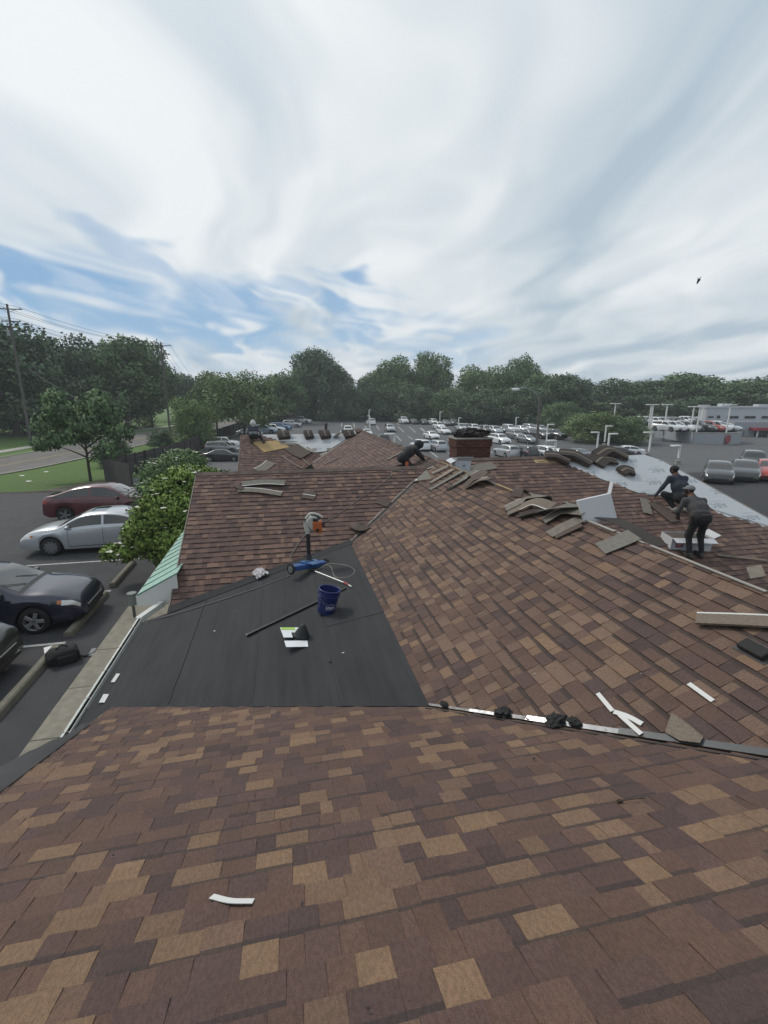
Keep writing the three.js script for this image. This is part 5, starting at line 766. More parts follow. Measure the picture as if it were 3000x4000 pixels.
function prism(c, up, t) { const a = c.map(v3), b = a.map((k) => k.clone().addScaledVector(up, t)), tr = []; for (let i = 1; i + 1 < a.length; i++) for (const n of [b[0], b[i], b[i + 1], a[0], a[i], a[i + 1]]) tr.push(...n.toArray()); for (let i = 0; i < a.length; i++) { const j = (i + 1) % a.length; for (const n of [a[i], a[j], b[j], a[i], b[j], b[i]]) tr.push(...n.toArray()); } return planarUV(polyGeo(tr)); }
function quadSheet(name, label, cat, c, up, m, t, seal) { const g = thing(name, label, cat); part('sheet', prism(c, up, t), m, g); if (seal) part('seal_strip', prism(seal, up, t + 0.003), sealStrip, g); return g; }
// draped over the main ridge
const rU = V(0, 1, 0), ridgePt = (u, h = 0.02) => V(4.0, EYE - 1.615 + h, -u);
quadSheet('loose_shingle', 'broad grey green shingle sheet lying below the hands of the kneeling worker', 'shingle', [[3.38, 3.861, -12.61], [3.615, 3.971, -11.787], [3.441, 3.889, -10.704], [3.174, 3.765, -11.096]], ND, shingleGreen, 0.01, [[3.31, 3.834, -12.567], [3.375, 3.864, -12.592], [3.196, 3.78, -11.037], [3.149, 3.758, -11.101]]);
strip('thin pale strip lying across the top of the valley under the green shingle', [[2.894, 3.634, -11.424], [3.173, 3.774, -11.002], [3.42, 3.88, -10.617]], 0.05, ND, shingleTan);
strip('long grey shingle strip first right of the valley top, running down left', [[3.919, 4.112, -10.466], [3.625, 3.965, -10.423], [3.338, 3.823, -10.393]], 0.13, ND, shingleTan, { seal: 0.45 });
strip('short grey shingle piece above the long strips, behind the white carton corner', [[3.921, 4.133, -10.884], [3.728, 4.033, -10.922], [3.553, 3.942, -10.98]], 0.1, ND, shingleBack, { seal: 0.4 });
strip('long pale green strip second right of the valley, its tip lowest', [[3.957, 4.15, -9.996], [3.632, 3.973, -10.003], [3.174, 3.747, -9.964]], 0.16, ND, shingleGreen, {});
strip('twisted pale strip running from the carton down to the slope', [[4.085, 4.24, -9.437], [3.872, 4.13, -9.474], [3.662, 3.993, -9.444], [3.374, 3.84, -9.428]], 0.17, ND, shingleGreen, { twist: 0.8, seal: -0.44 });
strip('brown shingle bowed over the ridge just right of the twisted strip', [ridgePt(9.7, 0.02), [3.9, 4.204, -8.868], [3.776, 4.135, -8.959], [3.614, 3.96, -9.022]], 0.3, ND, shingleBrown, { t: 0.012 });
strip('tan strip bent in a hump where the ridge begins to show wood', [ridgePt(8.75, 0.01), [3.91, 4.208, -8.52], [3.796, 4.155, -8.682], [3.633, 3.961, -8.928]], 0.14, ND, shingleTan, { t: 0.014, seal: 0.46 });
strip('broad grey green shingle spread on the slope right of the white carton', [[4.58, 3.879, -11.476], [5.033, 3.943, -11.634], [5.524, 3.993, -11.76]], 0.34, NF, shingleBack);
strip('small loose shingle in front of the kneeling worker hands', [[3.573, 4.011, -11.696], [3.792, 4.06, -11.735], [3.989, 3.979, -11.692]], 0.26, NF, shingleBrown, { t: 0.012, seal: 0.46 });
strip('curled grey shingle end beside the worker hands', [[3.932, 3.968, -11.689], [4.057, 4.039, -11.734], [4.042, 4.109, -11.819]], 0.2, NF, shingleBack);
// pile in the middle of the ridge
const pU = (p) => p;
strip('broad grey shingle lowest in the ridge pile, draped over the crest', [[3.582, 3.945, -7.095], [3.864, 4.107, -6.993], ridgePt(6.9, 0.06), V(4.5, EYE - 1.79, -7.5)], 0.34, rU, shingleBack, { seal: -0.46 });
strip('tan shingle folded over the ridge pile, its pale edge bowed upward', [[3.655, 4.049, -6.718], [3.805, 4.159, -6.564], [3.933, 4.139, -6.263]], 0.22, ND, shingleTan, { t: 0.014, seal: 0.45 });
strip('grey shingle on top of the ridge pile running back from the crest', [[3.734, 4.086, -6.277], ridgePt(5.9, 0.12), V(4.6, EYE - 1.8, -6.6)], 0.36, rU, shingleGreen);
strip('long grey strip hanging down the right side of the ridge pile', [ridgePt(5.55, 0.10), [3.895, 4.151, -5.966], [3.672, 3.997, -6.048]], 0.2, ND, shingleBack, { seal: 0.42 });
strip('pale shingle lying under the ridge pile, edges showing at the left', [[3.518, 3.915, -6.868], [3.655, 4.019, -6.757], [3.83, 4.111, -6.722]], 0.16, ND, shingleTan, { t: 0.016 });
strip('square grey shingle stack end poking out below the ridge pile', [[3.56, 3.945, -6.564], [3.679, 4.011, -6.472], [3.818, 4.085, -6.348]], 0.16, ND, shingleDark, { t: 0.03 });
strip('brown shingle lying down the slope right below the ridge pile', [[3.876, 4.092, -5.469], [3.721, 4.01, -5.513], [3.54, 3.918, -5.547]], 0.2, ND, shingleBrown, { t: 0.012 });
strip('wide grey tan shingle between the ridge pile and the white box', [[3.948, 4.131, -5.582], [3.762, 4.039, -5.611], [3.521, 3.913, -5.643]], 0.22, ND, shingleBack);
strip('wide smooth grey green shingle on the ridge below the white box', [[4.044, 4.161, -4.67], [3.875, 4.078, -4.707], [3.669, 3.978, -4.763]], 0.3, ND, shingleGreen, { t: 0.006 });
strip('dark felt strip sagging behind the ridge beside the white box', [V(4.1, EYE - 1.63, -5.9), V(4.22, EYE - 1.58, -5.4), V(4.28, EYE - 1.62, -5.0), V(4.36, EYE - 1.74, -4.6)], 0.26, rU, shingleDark);
strip('small brown cap shingle perched on the ridge left of the pile', [[3.875, 4.082, -7.323], ridgePt(7.45, 0.06), V(4.2, EYE - 1.66, -7.5)], 0.18, rU, shingleBrown, { t: 0.012 });
// far-right slope litter
strip('pale grey shingle standing loose left of the crouching worker', [[8.914, 3.251, -10.149], [8.601, 3.008, -9.607]], 0.22, NF, shingleBack, {});
strip('long brown grey strip lying down the slope behind the standing man', [[9.054, 3.178, -9.993], [9.081, 3.023, -9.66], [9.14, 2.853, -9.295]], 0.32, NF, shingleBrown, { t: 0.014 });
strip('pale loose strip at the right edge below the felt', [[9.283, 2.361, -8.218], [9.843, 2.303, -8.094], [10.34, 2.247, -7.975]], 0.06, NF, shingleTan);
strip('grey square offcut at the right end of the main ridge', [[4.097, 4.185, -3.281], [4.173, 4.23, -3.209]], 0.18, ND, shingleBack);
// bundles of wrapped shingles
function bundle(label, pts, w, up, t = 0.14, group) { // a stack of shingles bent over a ridge
  const o = thing('shingle_bundle', label, 'shingle bundle', [0, 0, 0], 0, group), P = pts.map((p) => (p.isVector3 ? p : v3(p))); const L = 6;
  for (let i = 0; i < L; i++) part('layer', ribbonGeo(P.map((p) => p.clone().addScaledVector(up, 0.01 + (i * t) / L)), w + ((i * 7) % 3) * 0.012, up, t / L - 0.002, 12), i % 2 ? shingleDark : shingleBrown, o);
  part('wrapper_band', ribbonGeo(P.map((p) => p.clone().addScaledVector(up, 0.012 + t)), 0.06, up, 0.003, 12), shingleTan, o); return o;
}
{ const gR = (s, t) => slopeG.W(s, t, 0.0), mk = (s, w, label, down = 0.55) => bundle(label, [V(-1.95 + s, EYE - 1.75 - 0.2, -24.45), V(-1.95 + s, EYE - 1.75 + 0.06, -24.1), slopeG.W(s, -down * 0.55, 0.09), slopeG.W(s + 0.06, -down, 0.02)], w, V(0, 0.92, 0.38), 0.16);
  mk(2.0, 0.56, 'shingle bundle bent over the far ridge, leftmost of the row'); mk(3.2, 0.4, 'smaller shingle bundle second from left on the far ridge'); mk(4.0, 0.5, 'shingle bundle in the middle of the far ridge, with an offcut at its side'); mk(5.2, 0.52, 'shingle bundle at the right end of the far ridge');
  strip('dark offcut standing by the middle bundle on the far ridge', [slopeG.W(4.5, -0.3, 0.02), slopeG.W(4.75, -0.42, 0.2)], 0.35, NG, shingleDark, { t: 0.02 });
  strip('short rolled shingle stub beyond the bundles near the hip', [slopeG.W(5.62, 0.0, 0.05), slopeG.W(5.9, 0.05, 0.08)], 0.3, NG, shingleBrown, { t: 0.1 });
  const ft = thing('roof_vent_pipe', 'dark bent vent stack standing behind the far ridge between bundles', 'vent pipe', [2.2, EYE - 2.0, -24.6]); part('pipe', hose([V(0, -0.4, 0), V(0, 0.35, 0), V(0.02, 0.75, 0)], 0.075, 16), std(lin(0.05, 0.04, 0.036), 0.7), ft); part('arm', hose([V(-0.02, 0.15, 0), V(-0.2, 0.0, 0.05), V(-0.32, 0.12, 0.05)], 0.04, 12), std(lin(0.05, 0.04, 0.036), 0.7), ft);
}
{ const fR = (s, t, h) => slopeF.W(s, t, h), mk = (pts, w, label, t) => bundle(label, pts.map((p) => fR(...p)), w, V(0.1, 0.9, 0.38).normalize(), t);
  mk([[3.15, -0.02, 0.02], [3.4, -0.12, 0.06], [3.72, -0.4, 0.02]], 0.36, 'brown shingle bundle first right of the bare yellow deck on the right roof', 0.09);
  mk([[3.6, 0.02, 0.05], [3.95, -0.16, 0.09], [4.3, -0.55, 0.02]], 0.4, 'brown shingle bundle second right of the bare yellow deck', 0.1);
  mk([[4.45, -0.5, 0.02], [4.8, -0.3, 0.05], [5.15, -0.36, 0.02]], 0.5, 'flat brown shingle bundle in the middle of the right roof ridge', 0.07);
  mk([[4.7, -0.14, 0.02], [5.15, 0.0, 0.12], [5.6, -0.3, 0.03]], 0.36, 'dark humped shingle bundle near the right end of the right roof ridge', 0.1);
  bundle('small dark shingle bundle lying alone on the felt', [fR(4.95, -0.98, 0.02), fR(5.15, -0.92, 0.06), fR(5.35, -1.02, 0.02)], 0.32, NF, 0.08);
  strip('yellow wood scrap between the bundles on the right roof', [fR(4.35, -0.22, 0.03), fR(4.75, -0.24, 0.06)], 0.1, NF, woodDeck);
}
// plywood and litter on the far roof
const ply = std(lin(0.42, 0.29, 0.13), 0.85, { map: withRepeat(mottled, 2, 0.6) });
{ const q = (pts, m, name, label, cat, lift, t) => { const a = pts.map((k) => v3(k).addScaledVector(NG, lift)), b = a.map((k) => k.clone().addScaledVector(NG, t)), tr = []; for (const [i, j, k] of [[0, 1, 2], [0, 2, 3]]) { for (const n of [b[i], b[j], b[k], a[i], a[j], a[k]]) tr.push(...n.toArray()); } for (let i = 0; i < a.length; i++) { const j = (i + 1) % a.length; for (const n of [a[i], a[j], b[j], a[i], b[j], b[i]]) tr.push(...n.toArray()); } return lone(name, planarUV(polyGeo(tr)), m, label, cat); };
  q([slopeG.W(0.55, -0.75, 0).toArray(), slopeG.W(1.65, -0.6, 0).toArray(), slopeG.W(2.3, -1.25, 0).toArray(), slopeG.W(1.1, -1.68, 0).toArray()], ply, 'plywood_offcut', 'yellow plywood offcut under the hooded worker on the far roof', 'plywood', 0.02, 0.012);
}
strip('broad brown shingle sheet lying right of the plywood', [slopeG.W(2.35, -1.2, 0.02), slopeG.W(2.75, -1.75, 0.02), slopeG.W(3.05, -2.05, 0.05)], 0.85, NG, shingleBrown, { t: 0.02, seal: -0.46, sw: 0.03 });
for (const [pts, w, m, seal, label] of [
  [[[1.4, -2.5], [1.1, -2.95], [0.8, -3.2]], 0.5, shingleBack, 0.46, 'grey shingle with a bright silver edge on the far roof, leftmost'],
  [[[1.9, -2.0], [2.3, -2.6], [2.75, -3.1]], 0.1, shingleTan, undefined, 'long thin tan strip slanting across the far roof'],
  [[[2.75, -2.2], [2.95, -2.6], [3.1, -2.85]], 0.08, shingleTan, undefined, 'short thin strip beside the long slanting one'],
  [[[3.05, -1.3], [3.25, -1.55], [3.5, -1.45]], 0.12, shingleBack, 0.45, 'small bent strip on the brown sheet'],
  [[[3.7, -2.15], [4.0, -1.95], [4.3, -2.1]], 0.3, shingleBack, -0.45, 'wavy loose shingle in the middle of the far roof, left one'],
  [[[4.3, -2.0], [4.6, -2.15], [4.95, -2.3]], 0.28, shingleTan, -0.45, 'wavy loose shingle in the middle of the far roof, right one'],
  [[[3.85, -2.75], [4.1, -2.6], [4.35, -2.75]], 0.26, shingleTan, 0.45, 'small pinkish shingle piece low on the far roof'],
  [[[4.35, -2.7], [4.55, -2.8], [4.7, -2.9]], 0.2, shingleTan, undefined, 'small torn shingle end beside the pinkish piece'],
  [[[3.35, -2.95], [3.5, -2.85], [3.65, -2.8]], 0.1, shingleTan, undefined, 'tiny pale scrap between the thin strips and the pinkish piece'],
  [[[1.75, -0.62], [2.2, -0.62], [2.65, -0.64]], 0.1, sealStrip, undefined, 'white strip lying above the brown sheet next to the worker'],
  [[[1.85, -0.92], [2.2, -0.94], [2.6, -0.98]], 0.2, shingleBack, undefined, 'grey strip lying just below the white strip'],
  [[[4.6, -1.72], [4.8, -1.8], [5.0, -1.9]], 0.22, shingleBack, -0.45, 'loose shingle just below the edge of the felt'],
  [[[4.0, -1.55], [4.7, -1.58], [5.3, -1.5]], 0.26, shingleGreen, undefined, 'row of grey new shingles along the lower edge of the felt'],
]) strip(label, pts.map(([s, t]) => slopeG.W(s, t, 0.012)), w, NG, m, seal === undefined ? {} : { seal, sw: 0.03 });
strip('long tan strip lying on the brown hip beyond the ridge', [[1.64, 3.05, -19.762], [2.327, 3.37, -19.622]], 0.12, ND, shingleTan);
strip('grey strip leaning at the hip left of the kneeling worker', [[3.297, 3.822, -14.895], [3.936, 4.12, -14.905]], 0.16, ND, shingleBack);
strip('short curled strip on the hip above the left ridge', [[2.612, 3.493, -15.311], [2.751, 3.598, -15.133], [2.882, 3.639, -14.928]], 0.06, ND, shingleTan);
// on the left slope
strip('upper one of two grey shingle strips lying on the left roof slope', [[-0.96, 3.816, -11.178], [-0.475, 3.838, -11.225], [0.008, 3.814, -11.153]], 0.19, NB, shingleGreen, { t: 0.012, seal: 0.46 });
strip('lower one of two grey shingle strips, its right end dropped', [[-1.04, 3.716, -11.027], [-0.588, 3.693, -10.957], [-0.078, 3.615, -10.822]], 0.17, NB, shingleBack, { t: 0.014, seal: -0.4 });
strip('brown curled end sticking out left under the two grey strips', [[-1.095, 3.827, -11.245], [-1.012, 3.766, -11.07], [-0.873, 3.732, -11.063]], 0.14, NB, shingleBrown, { t: 0.012 });
strip('small brown shingle offcut with a bright line, right of the two strips', [[0.397, 3.6, -10.8], [0.675, 3.558, -10.71]], 0.3, NB, shingleBrown, { seal: 0.0, sw: 0.02 });
strip('torn brown shingle flap curled up beside the valley', [[1.426, 3.105, -9.738], [1.507, 3.095, -9.545], [1.662, 3.104, -9.649]], 0.28, NB, shingleBrown, { t: 0.012 });
strip('dark square offcut lying against the valley on the left slope', [[2.08, 3.453, -10.481], [2.315, 3.376, -10.315]], 0.24, NB, shingleBrown, { seal: 0.45, sw: 0.012, sm: shingleTan });
// near right
strip('long pale tan strip cut off by the right edge', [[3.425, 3.882, -3.113], [3.588, 3.958, -2.893], [3.768, 4.042, -2.639]], 0.14, ND, shingleTan, { t: 0.02, seal: -0.46 });
{ const a = [[2.675, 3.523, -2.506], [2.678, 3.534, -2.363], [2.673, 3.532, -2.235], [2.626, 3.51, -2.211], [2.551, 3.475, -2.295], [2.533, 3.461, -2.402], [2.583, 3.48, -2.413]].map(v3), t = []; for (let i = 1; i + 1 < a.length; i++) for (const h of [0, 0.008]) for (const k of [0, i, i + 1]) t.push(...a[k].clone().addScaledVector(ND, h).toArray()); for (let i = 0; i < a.length; i++) { const p = a[i], q = a[(i + 1) % a.length], P = p.clone().addScaledVector(ND, 0.008), Q = q.clone().addScaledVector(ND, 0.008); for (const k of [p, q, Q, p, Q, P]) t.push(...k.toArray()); } lone('loose_shingle', planarUV(polyGeo(t)), shingleTan, 'torn pale shingle corner lying in the valley at the right', 'shingle'); }
{ const t = thing('roof_vent', 'black slotted roof vent at the right edge below the tan strip', 'roof vent', [3.446, 3.862, -2.599], 0); t.scale.setScalar(0.62); t.quaternion.setFromRotationMatrix(new THREE.Matrix4().makeBasis(aS.clone().negate(), ND, aS.clone().negate().cross(ND))); part('hood', box(0.34, 0.07, 0.17, 0, 0.06, 0, 0.02), blackEdge, t); part('flange', box(0.42, 0.008, 0.26, 0, 0.014, 0.02, 0.003), std(lin(0.05, 0.05, 0.052), 0.6), t); part('louvre', box(0.3, 0.02, 0.03, 0, 0.03, 0.09), std(lin(0.02, 0.02, 0.02), 0.6), t); }
// black rubber scraps on the valley metal
for (const [p, s, label] of [[[1.377, 2.928, -3.731], 0.06, 'small black scrap sticking up at the left end of the valley metal'], [[1.756, 3.104, -3.279], 0.1, 'black rubber lump on the valley metal, upper one'], [[2.033, 3.233, -2.935], 0.12, 'black rubber lump on the valley metal, larger one'], [[2.135, 3.281, -2.844], 0.07, 'flat dark scrap on the valley metal right of the lumps']]) { const g = new THREE.IcosahedronGeometry(1, 3), P = g.attributes.position; for (let i = 0; i < P.count; i++) { const q = V().fromBufferAttribute(P, i), n = 1 + 0.35 * noise3(q.x * 1.6 + s * 90, q.y * 1.6, q.z * 1.6) + 0.12 * noise3(q.x * 5, q.y * 5 + s * 50, q.z * 5); P.setXYZ(i, q.x * n * s * 0.8, q.y * n * s * 0.4, q.z * n * s * 0.55); } g.computeVertexNormals(); lone('rubber_scrap', g.rotateY(s * 30).translate(...p), blackEdge, label, 'scrap'); }
// white tape strips
const tape = std(lin(0.60, 0.60, 0.58), 0.55);
for (const [pts, w, up, label] of [
  [[[2.423, 3.401, -2.982], [2.401, 3.391, -2.769]], 0.035, ND, 'white release strip standing alone above the crossed pair'],
  [[[2.403, 3.394, -2.757], [2.449, 3.413, -2.665], [2.476, 3.428, -2.551]], 0.04, ND, 'short upper arm of the crossed white strips by the valley'],
  [[[2.414, 3.401, -2.708], [2.415, 3.406, -2.482]], 0.035, ND, 'long lower arm of the crossed white strips, reaching the valley metal'],
  [[[2.933, 3.639, -2.645], [2.93, 3.637, -2.43]], 0.035, ND, 'white release strip farthest right on the big slope'],
  [[[-0.389, 3.692, -1.691], [-0.304, 3.719, -1.633], [-0.21, 3.726, -1.606]], 0.03, NA, 'white release strip lying on the near shingles'],
  [[[-2.264, 2.221, -6.171], [-2.273, 2.219, -5.981]], 0.045, NC, 'white strip at the gutter edge, upper one'],
  [[[-2.263, 2.221, -5.717], [-2.259, 2.222, -5.546]], 0.06, NC, 'white strip at the gutter edge, lower one'],
]) lone('white_strip', ribbonGeo(pts, w, up, 0.003, 8), tape, label, 'strip');
// bits of grit and paper on the flat section
for (const [p, s, label] of [[[0.595, 2.741, -5.185], 0.025, 'small white pebble right of the pipe boot'], [[0.427, 2.71, -5.067], 0.03, 'dark crumb on the seam below the pipe boot'], [[0.247, 2.678, -8.797], 0.03, 'white scrap beside the vent pipe foot'], [[-1.109, 2.431, -6.718], 0.025, 'white pebble near the left end of the black pole']]) lone('crumb', new THREE.IcosahedronGeometry(s * 0.5, 1).scale(1.4, 0.5, 0.8).translate(...p), label.startsWith('dark') ? blackEdge : tape, label, 'debris');

// ---------- tools and goods ----------
const Cbasis = (pos, ang) => { const m = new THREE.Matrix4(), y = NC, x = V(Math.cos(ang), 0, -Math.sin(ang)).addScaledVector(y, -V(Math.cos(ang), 0, -Math.sin(ang)).dot(y)).normalize(); return m.makeBasis(x, y, x.clone().cross(y)).setPosition(v3(pos)); };
function onC(name, label, cat, pos, ang) { const t = thing(name, label, cat); const m = Cbasis(pos, ang); t.position.setFromMatrixPosition(m); t.quaternion.setFromRotationMatrix(m); return t; }
{ // five gallon bucket
  const t = onC('bucket', 'dark blue plastic bucket standing on the dark flat roof', 'bucket', [0.497, 2.717, -6.399], 0), blue = std(lin(0.010, 0.018, 0.10), 0.38), R0 = 0.128, R1 = 0.15, h = 0.37;
  part('shell', new THREE.LatheGeometry([[0, 0.004], [R0 - 0.008, 0.004], [R0, 0.014], [R1 - 0.004, h - 0.09], [R1 - 0.001, h - 0.006], [R1, h], [R1 - 0.005, h], [R1 - 0.01, h - 0.02], [R0 - 0.008, 0.02], [0, 0.016]].map((p) => new THREE.Vector2(...p)), 48), blue, t);
  for (const [y, r, w] of [[h - 0.006, R1 + 0.004, 0.008], [h - 0.088, R1 + 0.006, 0.007], [h - 0.06, R1 + 0.002, 0.004]]) part('rim', new THREE.TorusGeometry(r, w, 8, 48).rotateX(Math.PI / 2).translate(0, y, 0), std(lin(0.016, 0.022, 0.13), 0.35), t);
  const logo = canvasTex(512, 300, (c, w, hh) => { c.fillStyle = '#191d52'; c.fillRect(0, 0, w, hh); c.strokeStyle = '#b9bdd0'; c.lineWidth = 9; c.beginPath(); c.moveTo(30, 270); c.lineTo(30, 120); c.lineTo(150, 105); c.lineTo(256, 30); c.lineTo(362, 105); c.lineTo(482, 120); c.lineTo(482, 270); c.closePath(); c.stroke(); c.fillStyle = '#e4e6ee'; c.font = 'bold 118px sans-serif'; c.fillText("LOWE'S", 48, 232, 416); });
  const p = new THREE.CylinderGeometry(0.1465, 0.1375, 0.13, 24, 1, true, -0.42, 1.16).translate(0, 0.145, 0); part('logo', p, std(lin(1, 1, 1), 0.4, { map: logo }), t).rotation.y = 0.1;
  const small = canvasTex(256, 256, (c) => { c.fillStyle = '#191d52'; c.fillRect(0, 0, 256, 256); c.strokeStyle = '#8f95b5'; c.lineWidth = 8; c.strokeRect(60, 30, 130, 70); c.beginPath(); c.moveTo(125, 110); c.lineTo(190, 220); c.lineTo(60, 220); c.closePath(); c.stroke(); });
  part('warning_label', new THREE.CylinderGeometry(0.1455, 0.138, 0.11, 8, 1, true, -1.25, 0.42).translate(0, 0.15, 0), std(lin(1, 1, 1), 0.4, { map: small }), t);
  part('bail', hose([V(0.158, h - 0.07, 0), V(0.16, h - 0.13, 0.1), V(0.05, h - 0.18, 0.172), V(-0.09, h - 0.16, 0.152), V(-0.158, h - 0.07, 0)], 0.0025, 30), zinc, t); for (const s of [-1, 1]) part('ear', cyl(0.014, 0.014, 0.012, 12).rotateZ(Math.PI / 2).translate(s * 0.157, h - 0.07, 0), blue, t);
}
{ // black pole lying on the membrane
  const t = thing('black_pole', 'long black square pole lying behind the blue bucket', 'pole'), a = [-0.619, 2.53, -6.29], b = [0.878, 2.802, -7.026]; part('tube', bar(a, b, 0.032, 0.032, NC), std(lin(0.012, 0.012, 0.013), 0.45), t); part('end_cap', bar(v3(a).lerp(v3(b), -0.004), v3(a).lerp(v3(b), 0.004), 0.034, 0.034, NC), zinc, t);
}
{ // white flashing sheet with pipe boot
  const t = onC('pipe_boot', 'black rubber pipe boot on a square of shiny white flashing', 'pipe boot', [0.162, 2.658, -5.843], 0.14); t.scale.set(1.45, 1.2, 1.45); const white = std(lin(0.72, 0.74, 0.76), 0.3), lime = std(lin(0.35, 0.55, 0.10), 0.4);
  part('flashing_strip', box(0.40, 0.004, 0.11, 0.0, 0.004, 0.135, 0.001), white, t); part('flashing_strip', box(0.40, 0.004, 0.10, 0.0, 0.004, -0.125, 0.001), white, t); part('flashing_strip', box(0.085, 0.0045, 0.10, -0.155, 0.0045, -0.03, 0.001), white, t);
  part('label_patch', box(0.13, 0.002, 0.05, -0.13, 0.008, -0.145, 0.001), lime, t); part('tape_patch', box(0.3, 0.003, 0.16, 0.05, 0.0035, 0.004, 0.001), std(lin(0.05, 0.052, 0.055), 0.5), t);
  part('cone', new THREE.LatheGeometry([[0, 0.15], [0.02, 0.15], [0.035, 0.135], [0.06, 0.09], [0.085, 0.045], [0.1, 0.012], [0.115, 0.004], [0, 0.004]].map((p) => new THREE.Vector2(p[0] * 0.72, p[1] * 0.95)), 28), std(lin(0.013, 0.014, 0.015), 0.6), t).position.set(-0.03, 0.006, 0.0);
}
{ // magnetic sweeper
  const L = v3([0.011, 2.615, -8.025]), Rr = v3([0.674, 2.735, -8.496]), mid = L.clone().add(Rr).multiplyScalar(0.5), d = Rr.clone().sub(L), len = d.length(), t = onC('magnetic_sweeper', 'blue magnetic sweeper with two wheels and a pale tow handle on the flat roof', 'sweeper', mid.toArray(), Math.atan2(-d.z, d.x));
  const blue = std(lin(0.045, 0.12, 0.34), 0.45, { map: withRepeat(mottled, 3) }), blueTop = std(lin(0.08, 0.19, 0.42), 0.4, { map: withRepeat(mottled, 3) }), steel = std(lin(0.5, 0.5, 0.5), 0.35, { metalness: 0.6 });
  part('magnet_bar', box(len - 0.08, 0.1, 0.125, 0, 0.115, 0, 0.02), blue, t);
  { const s = new THREE.Shape([[-0.19, -0.07], [0.19, -0.07], [0.08, 0.14], [-0.06, 0.14]].map((p) => new THREE.Vector2(...p))); part('hitch_plate', new THREE.ExtrudeGeometry(s, { depth: 0.02, bevelEnabled: true, bevelSize: 0.003, bevelThickness: 0.003, bevelSegments: 1 }).rotateX(Math.PI / 2).translate(0.02, 0.19, 0), blueTop, t); }
  part('slot', box(0.19, 0.004, 0.03, 0.0, 0.196, -0.012), blackEdge, t); for (const s of [-1, 1]) part('riser', box(0.02, 0.05, 0.05, s * (len / 2 - 0.07), 0.12, 0), blue, t);
  part('axle', rod([-len / 2, 0.1, 0], [len / 2, 0.1, 0], 0.008), steel, t);
  for (const s of [-1, 1]) { const w = part('wheel', new THREE.TorusGeometry(0.082, 0.021, 10, 30).rotateY(Math.PI / 2), rubber, t); w.position.set(s * len / 2, 0.1, 0); part('rim', [cyl(0.066, 0.066, 0.022, 24).rotateZ(Math.PI / 2), cyl(0.02, 0.02, 0.045, 12).rotateZ(Math.PI / 2)], std(lin(0.16, 0.16, 0.16), 0.5), w); }
  const inv = t.matrixWorld.compose(t.position, t.quaternion, t.scale).clone().invert(), P = (a) => v3(a).applyMatrix4(inv), h0 = P([0.446, 2.844, -7.78]), h1 = P([0.875, 2.822, -7.22]), h2 = P([0.959, 2.832, -7.011]);
  part('handle', rod(h0, h1, 0.011), steel, t); part('grip', rod(h1.clone().lerp(h2, -0.1), h2.clone().lerp(h1, 0.35), 0.0145), std(lin(0.35, 0.05, 0.05), 0.5), t); part('handle_end', rod(h1.clone().lerp(h2, 0.6), h2, 0.012), std(lin(0.7, 0.7, 0.68), 0.4), t);
}
{ // plumbing vent and the leaf blower standing in it
  const base = v3([0.37, 2.68, -8.376]); part('vent_stack', [new THREE.CylinderGeometry(0.05, 0.052, 0.3, 20).translate(0, 0.14, 0), new THREE.CylinderGeometry(0.062, 0.09, 0.05, 20).translate(0, 0.02, 0)], std(lin(0.045, 0.046, 0.05), 0.6), building).position.copy(base);
  const t = thing('leaf_blower', 'white and orange leaf blower hung upright by its black tube over the roof vent', 'leaf blower', [base.x, base.y + 0.26, base.z]), shell = std(lin(0.58, 0.57, 0.52), 0.45, { map: withRepeat(mottled, 4) }), orange = std(lin(0.42, 0.11, 0.035), 0.45), dark = std(lin(0.02, 0.02, 0.021), 0.5);
  part('tube', [rod([0, 0, 0], [0.0, 0.40, 0], 0.037), rod([0, 0.36, 0], [0, 0.44, 0], 0.042)], dark, t);
  part('nozzle_collar', rod([0, 0.42, 0], [0.005, 0.52, 0], 0.047, 0.056), shell, t);
  { const s = new THREE.Shape(), pts = []; for (let i = 0; i <= 40; i++) { const a = -0.2 + (i / 40) * 4.7, r = 0.085 + 0.05 * (i / 40); pts.push(new THREE.Vector2(0.085 + Math.cos(Math.PI - a) * r * 0.95, 0.62 + Math.sin(a) * r * 1.05)); } s.setFromPoints(pts); part('fan_housing', new THREE.ExtrudeGeometry(s, { depth: 0.1, bevelEnabled: true, bevelSize: 0.02, bevelThickness: 0.02, bevelSegments: 3 }).translate(0, 0, -0.05), shell, t); }
  part('throat', hose([V(0.0, 0.48, 0), V(-0.012, 0.56, 0), V(-0.02, 0.64, 0)], 0.058, 12), shell, t);
  part('engine_cover', [box(0.17, 0.19, 0.13, 0.17, 0.565, 0.03, 0.03), box(0.1, 0.07, 0.1, 0.2, 0.46, 0.03, 0.02)], orange, t);
  part('handle', hose([V(-0.03, 0.70, 0.0), V(0.06, 0.785, 0.0), V(0.18, 0.765, 0.0), V(0.27, 0.71, 0)], 0.024, 20), shell, t); part('trigger_grip', [hose([V(0.07, 0.745, 0.01), V(0.15, 0.735, 0.02), V(0.22, 0.69, 0.02)], 0.026, 12), box(0.1, 0.05, 0.1, 0.14, 0.69, 0.05, 0.015)], dark, t);
  part('fuel_cap', cyl(0.028, 0.028, 0.03, 14).rotateX(Math.PI / 2).translate(0.17, 0.5, 0.105), dark, t); part('air_filter', box(0.07, 0.1, 0.06, 0.275, 0.59, 0.03, 0.015), std(lin(0.06, 0.04, 0.035), 0.6), t);
}
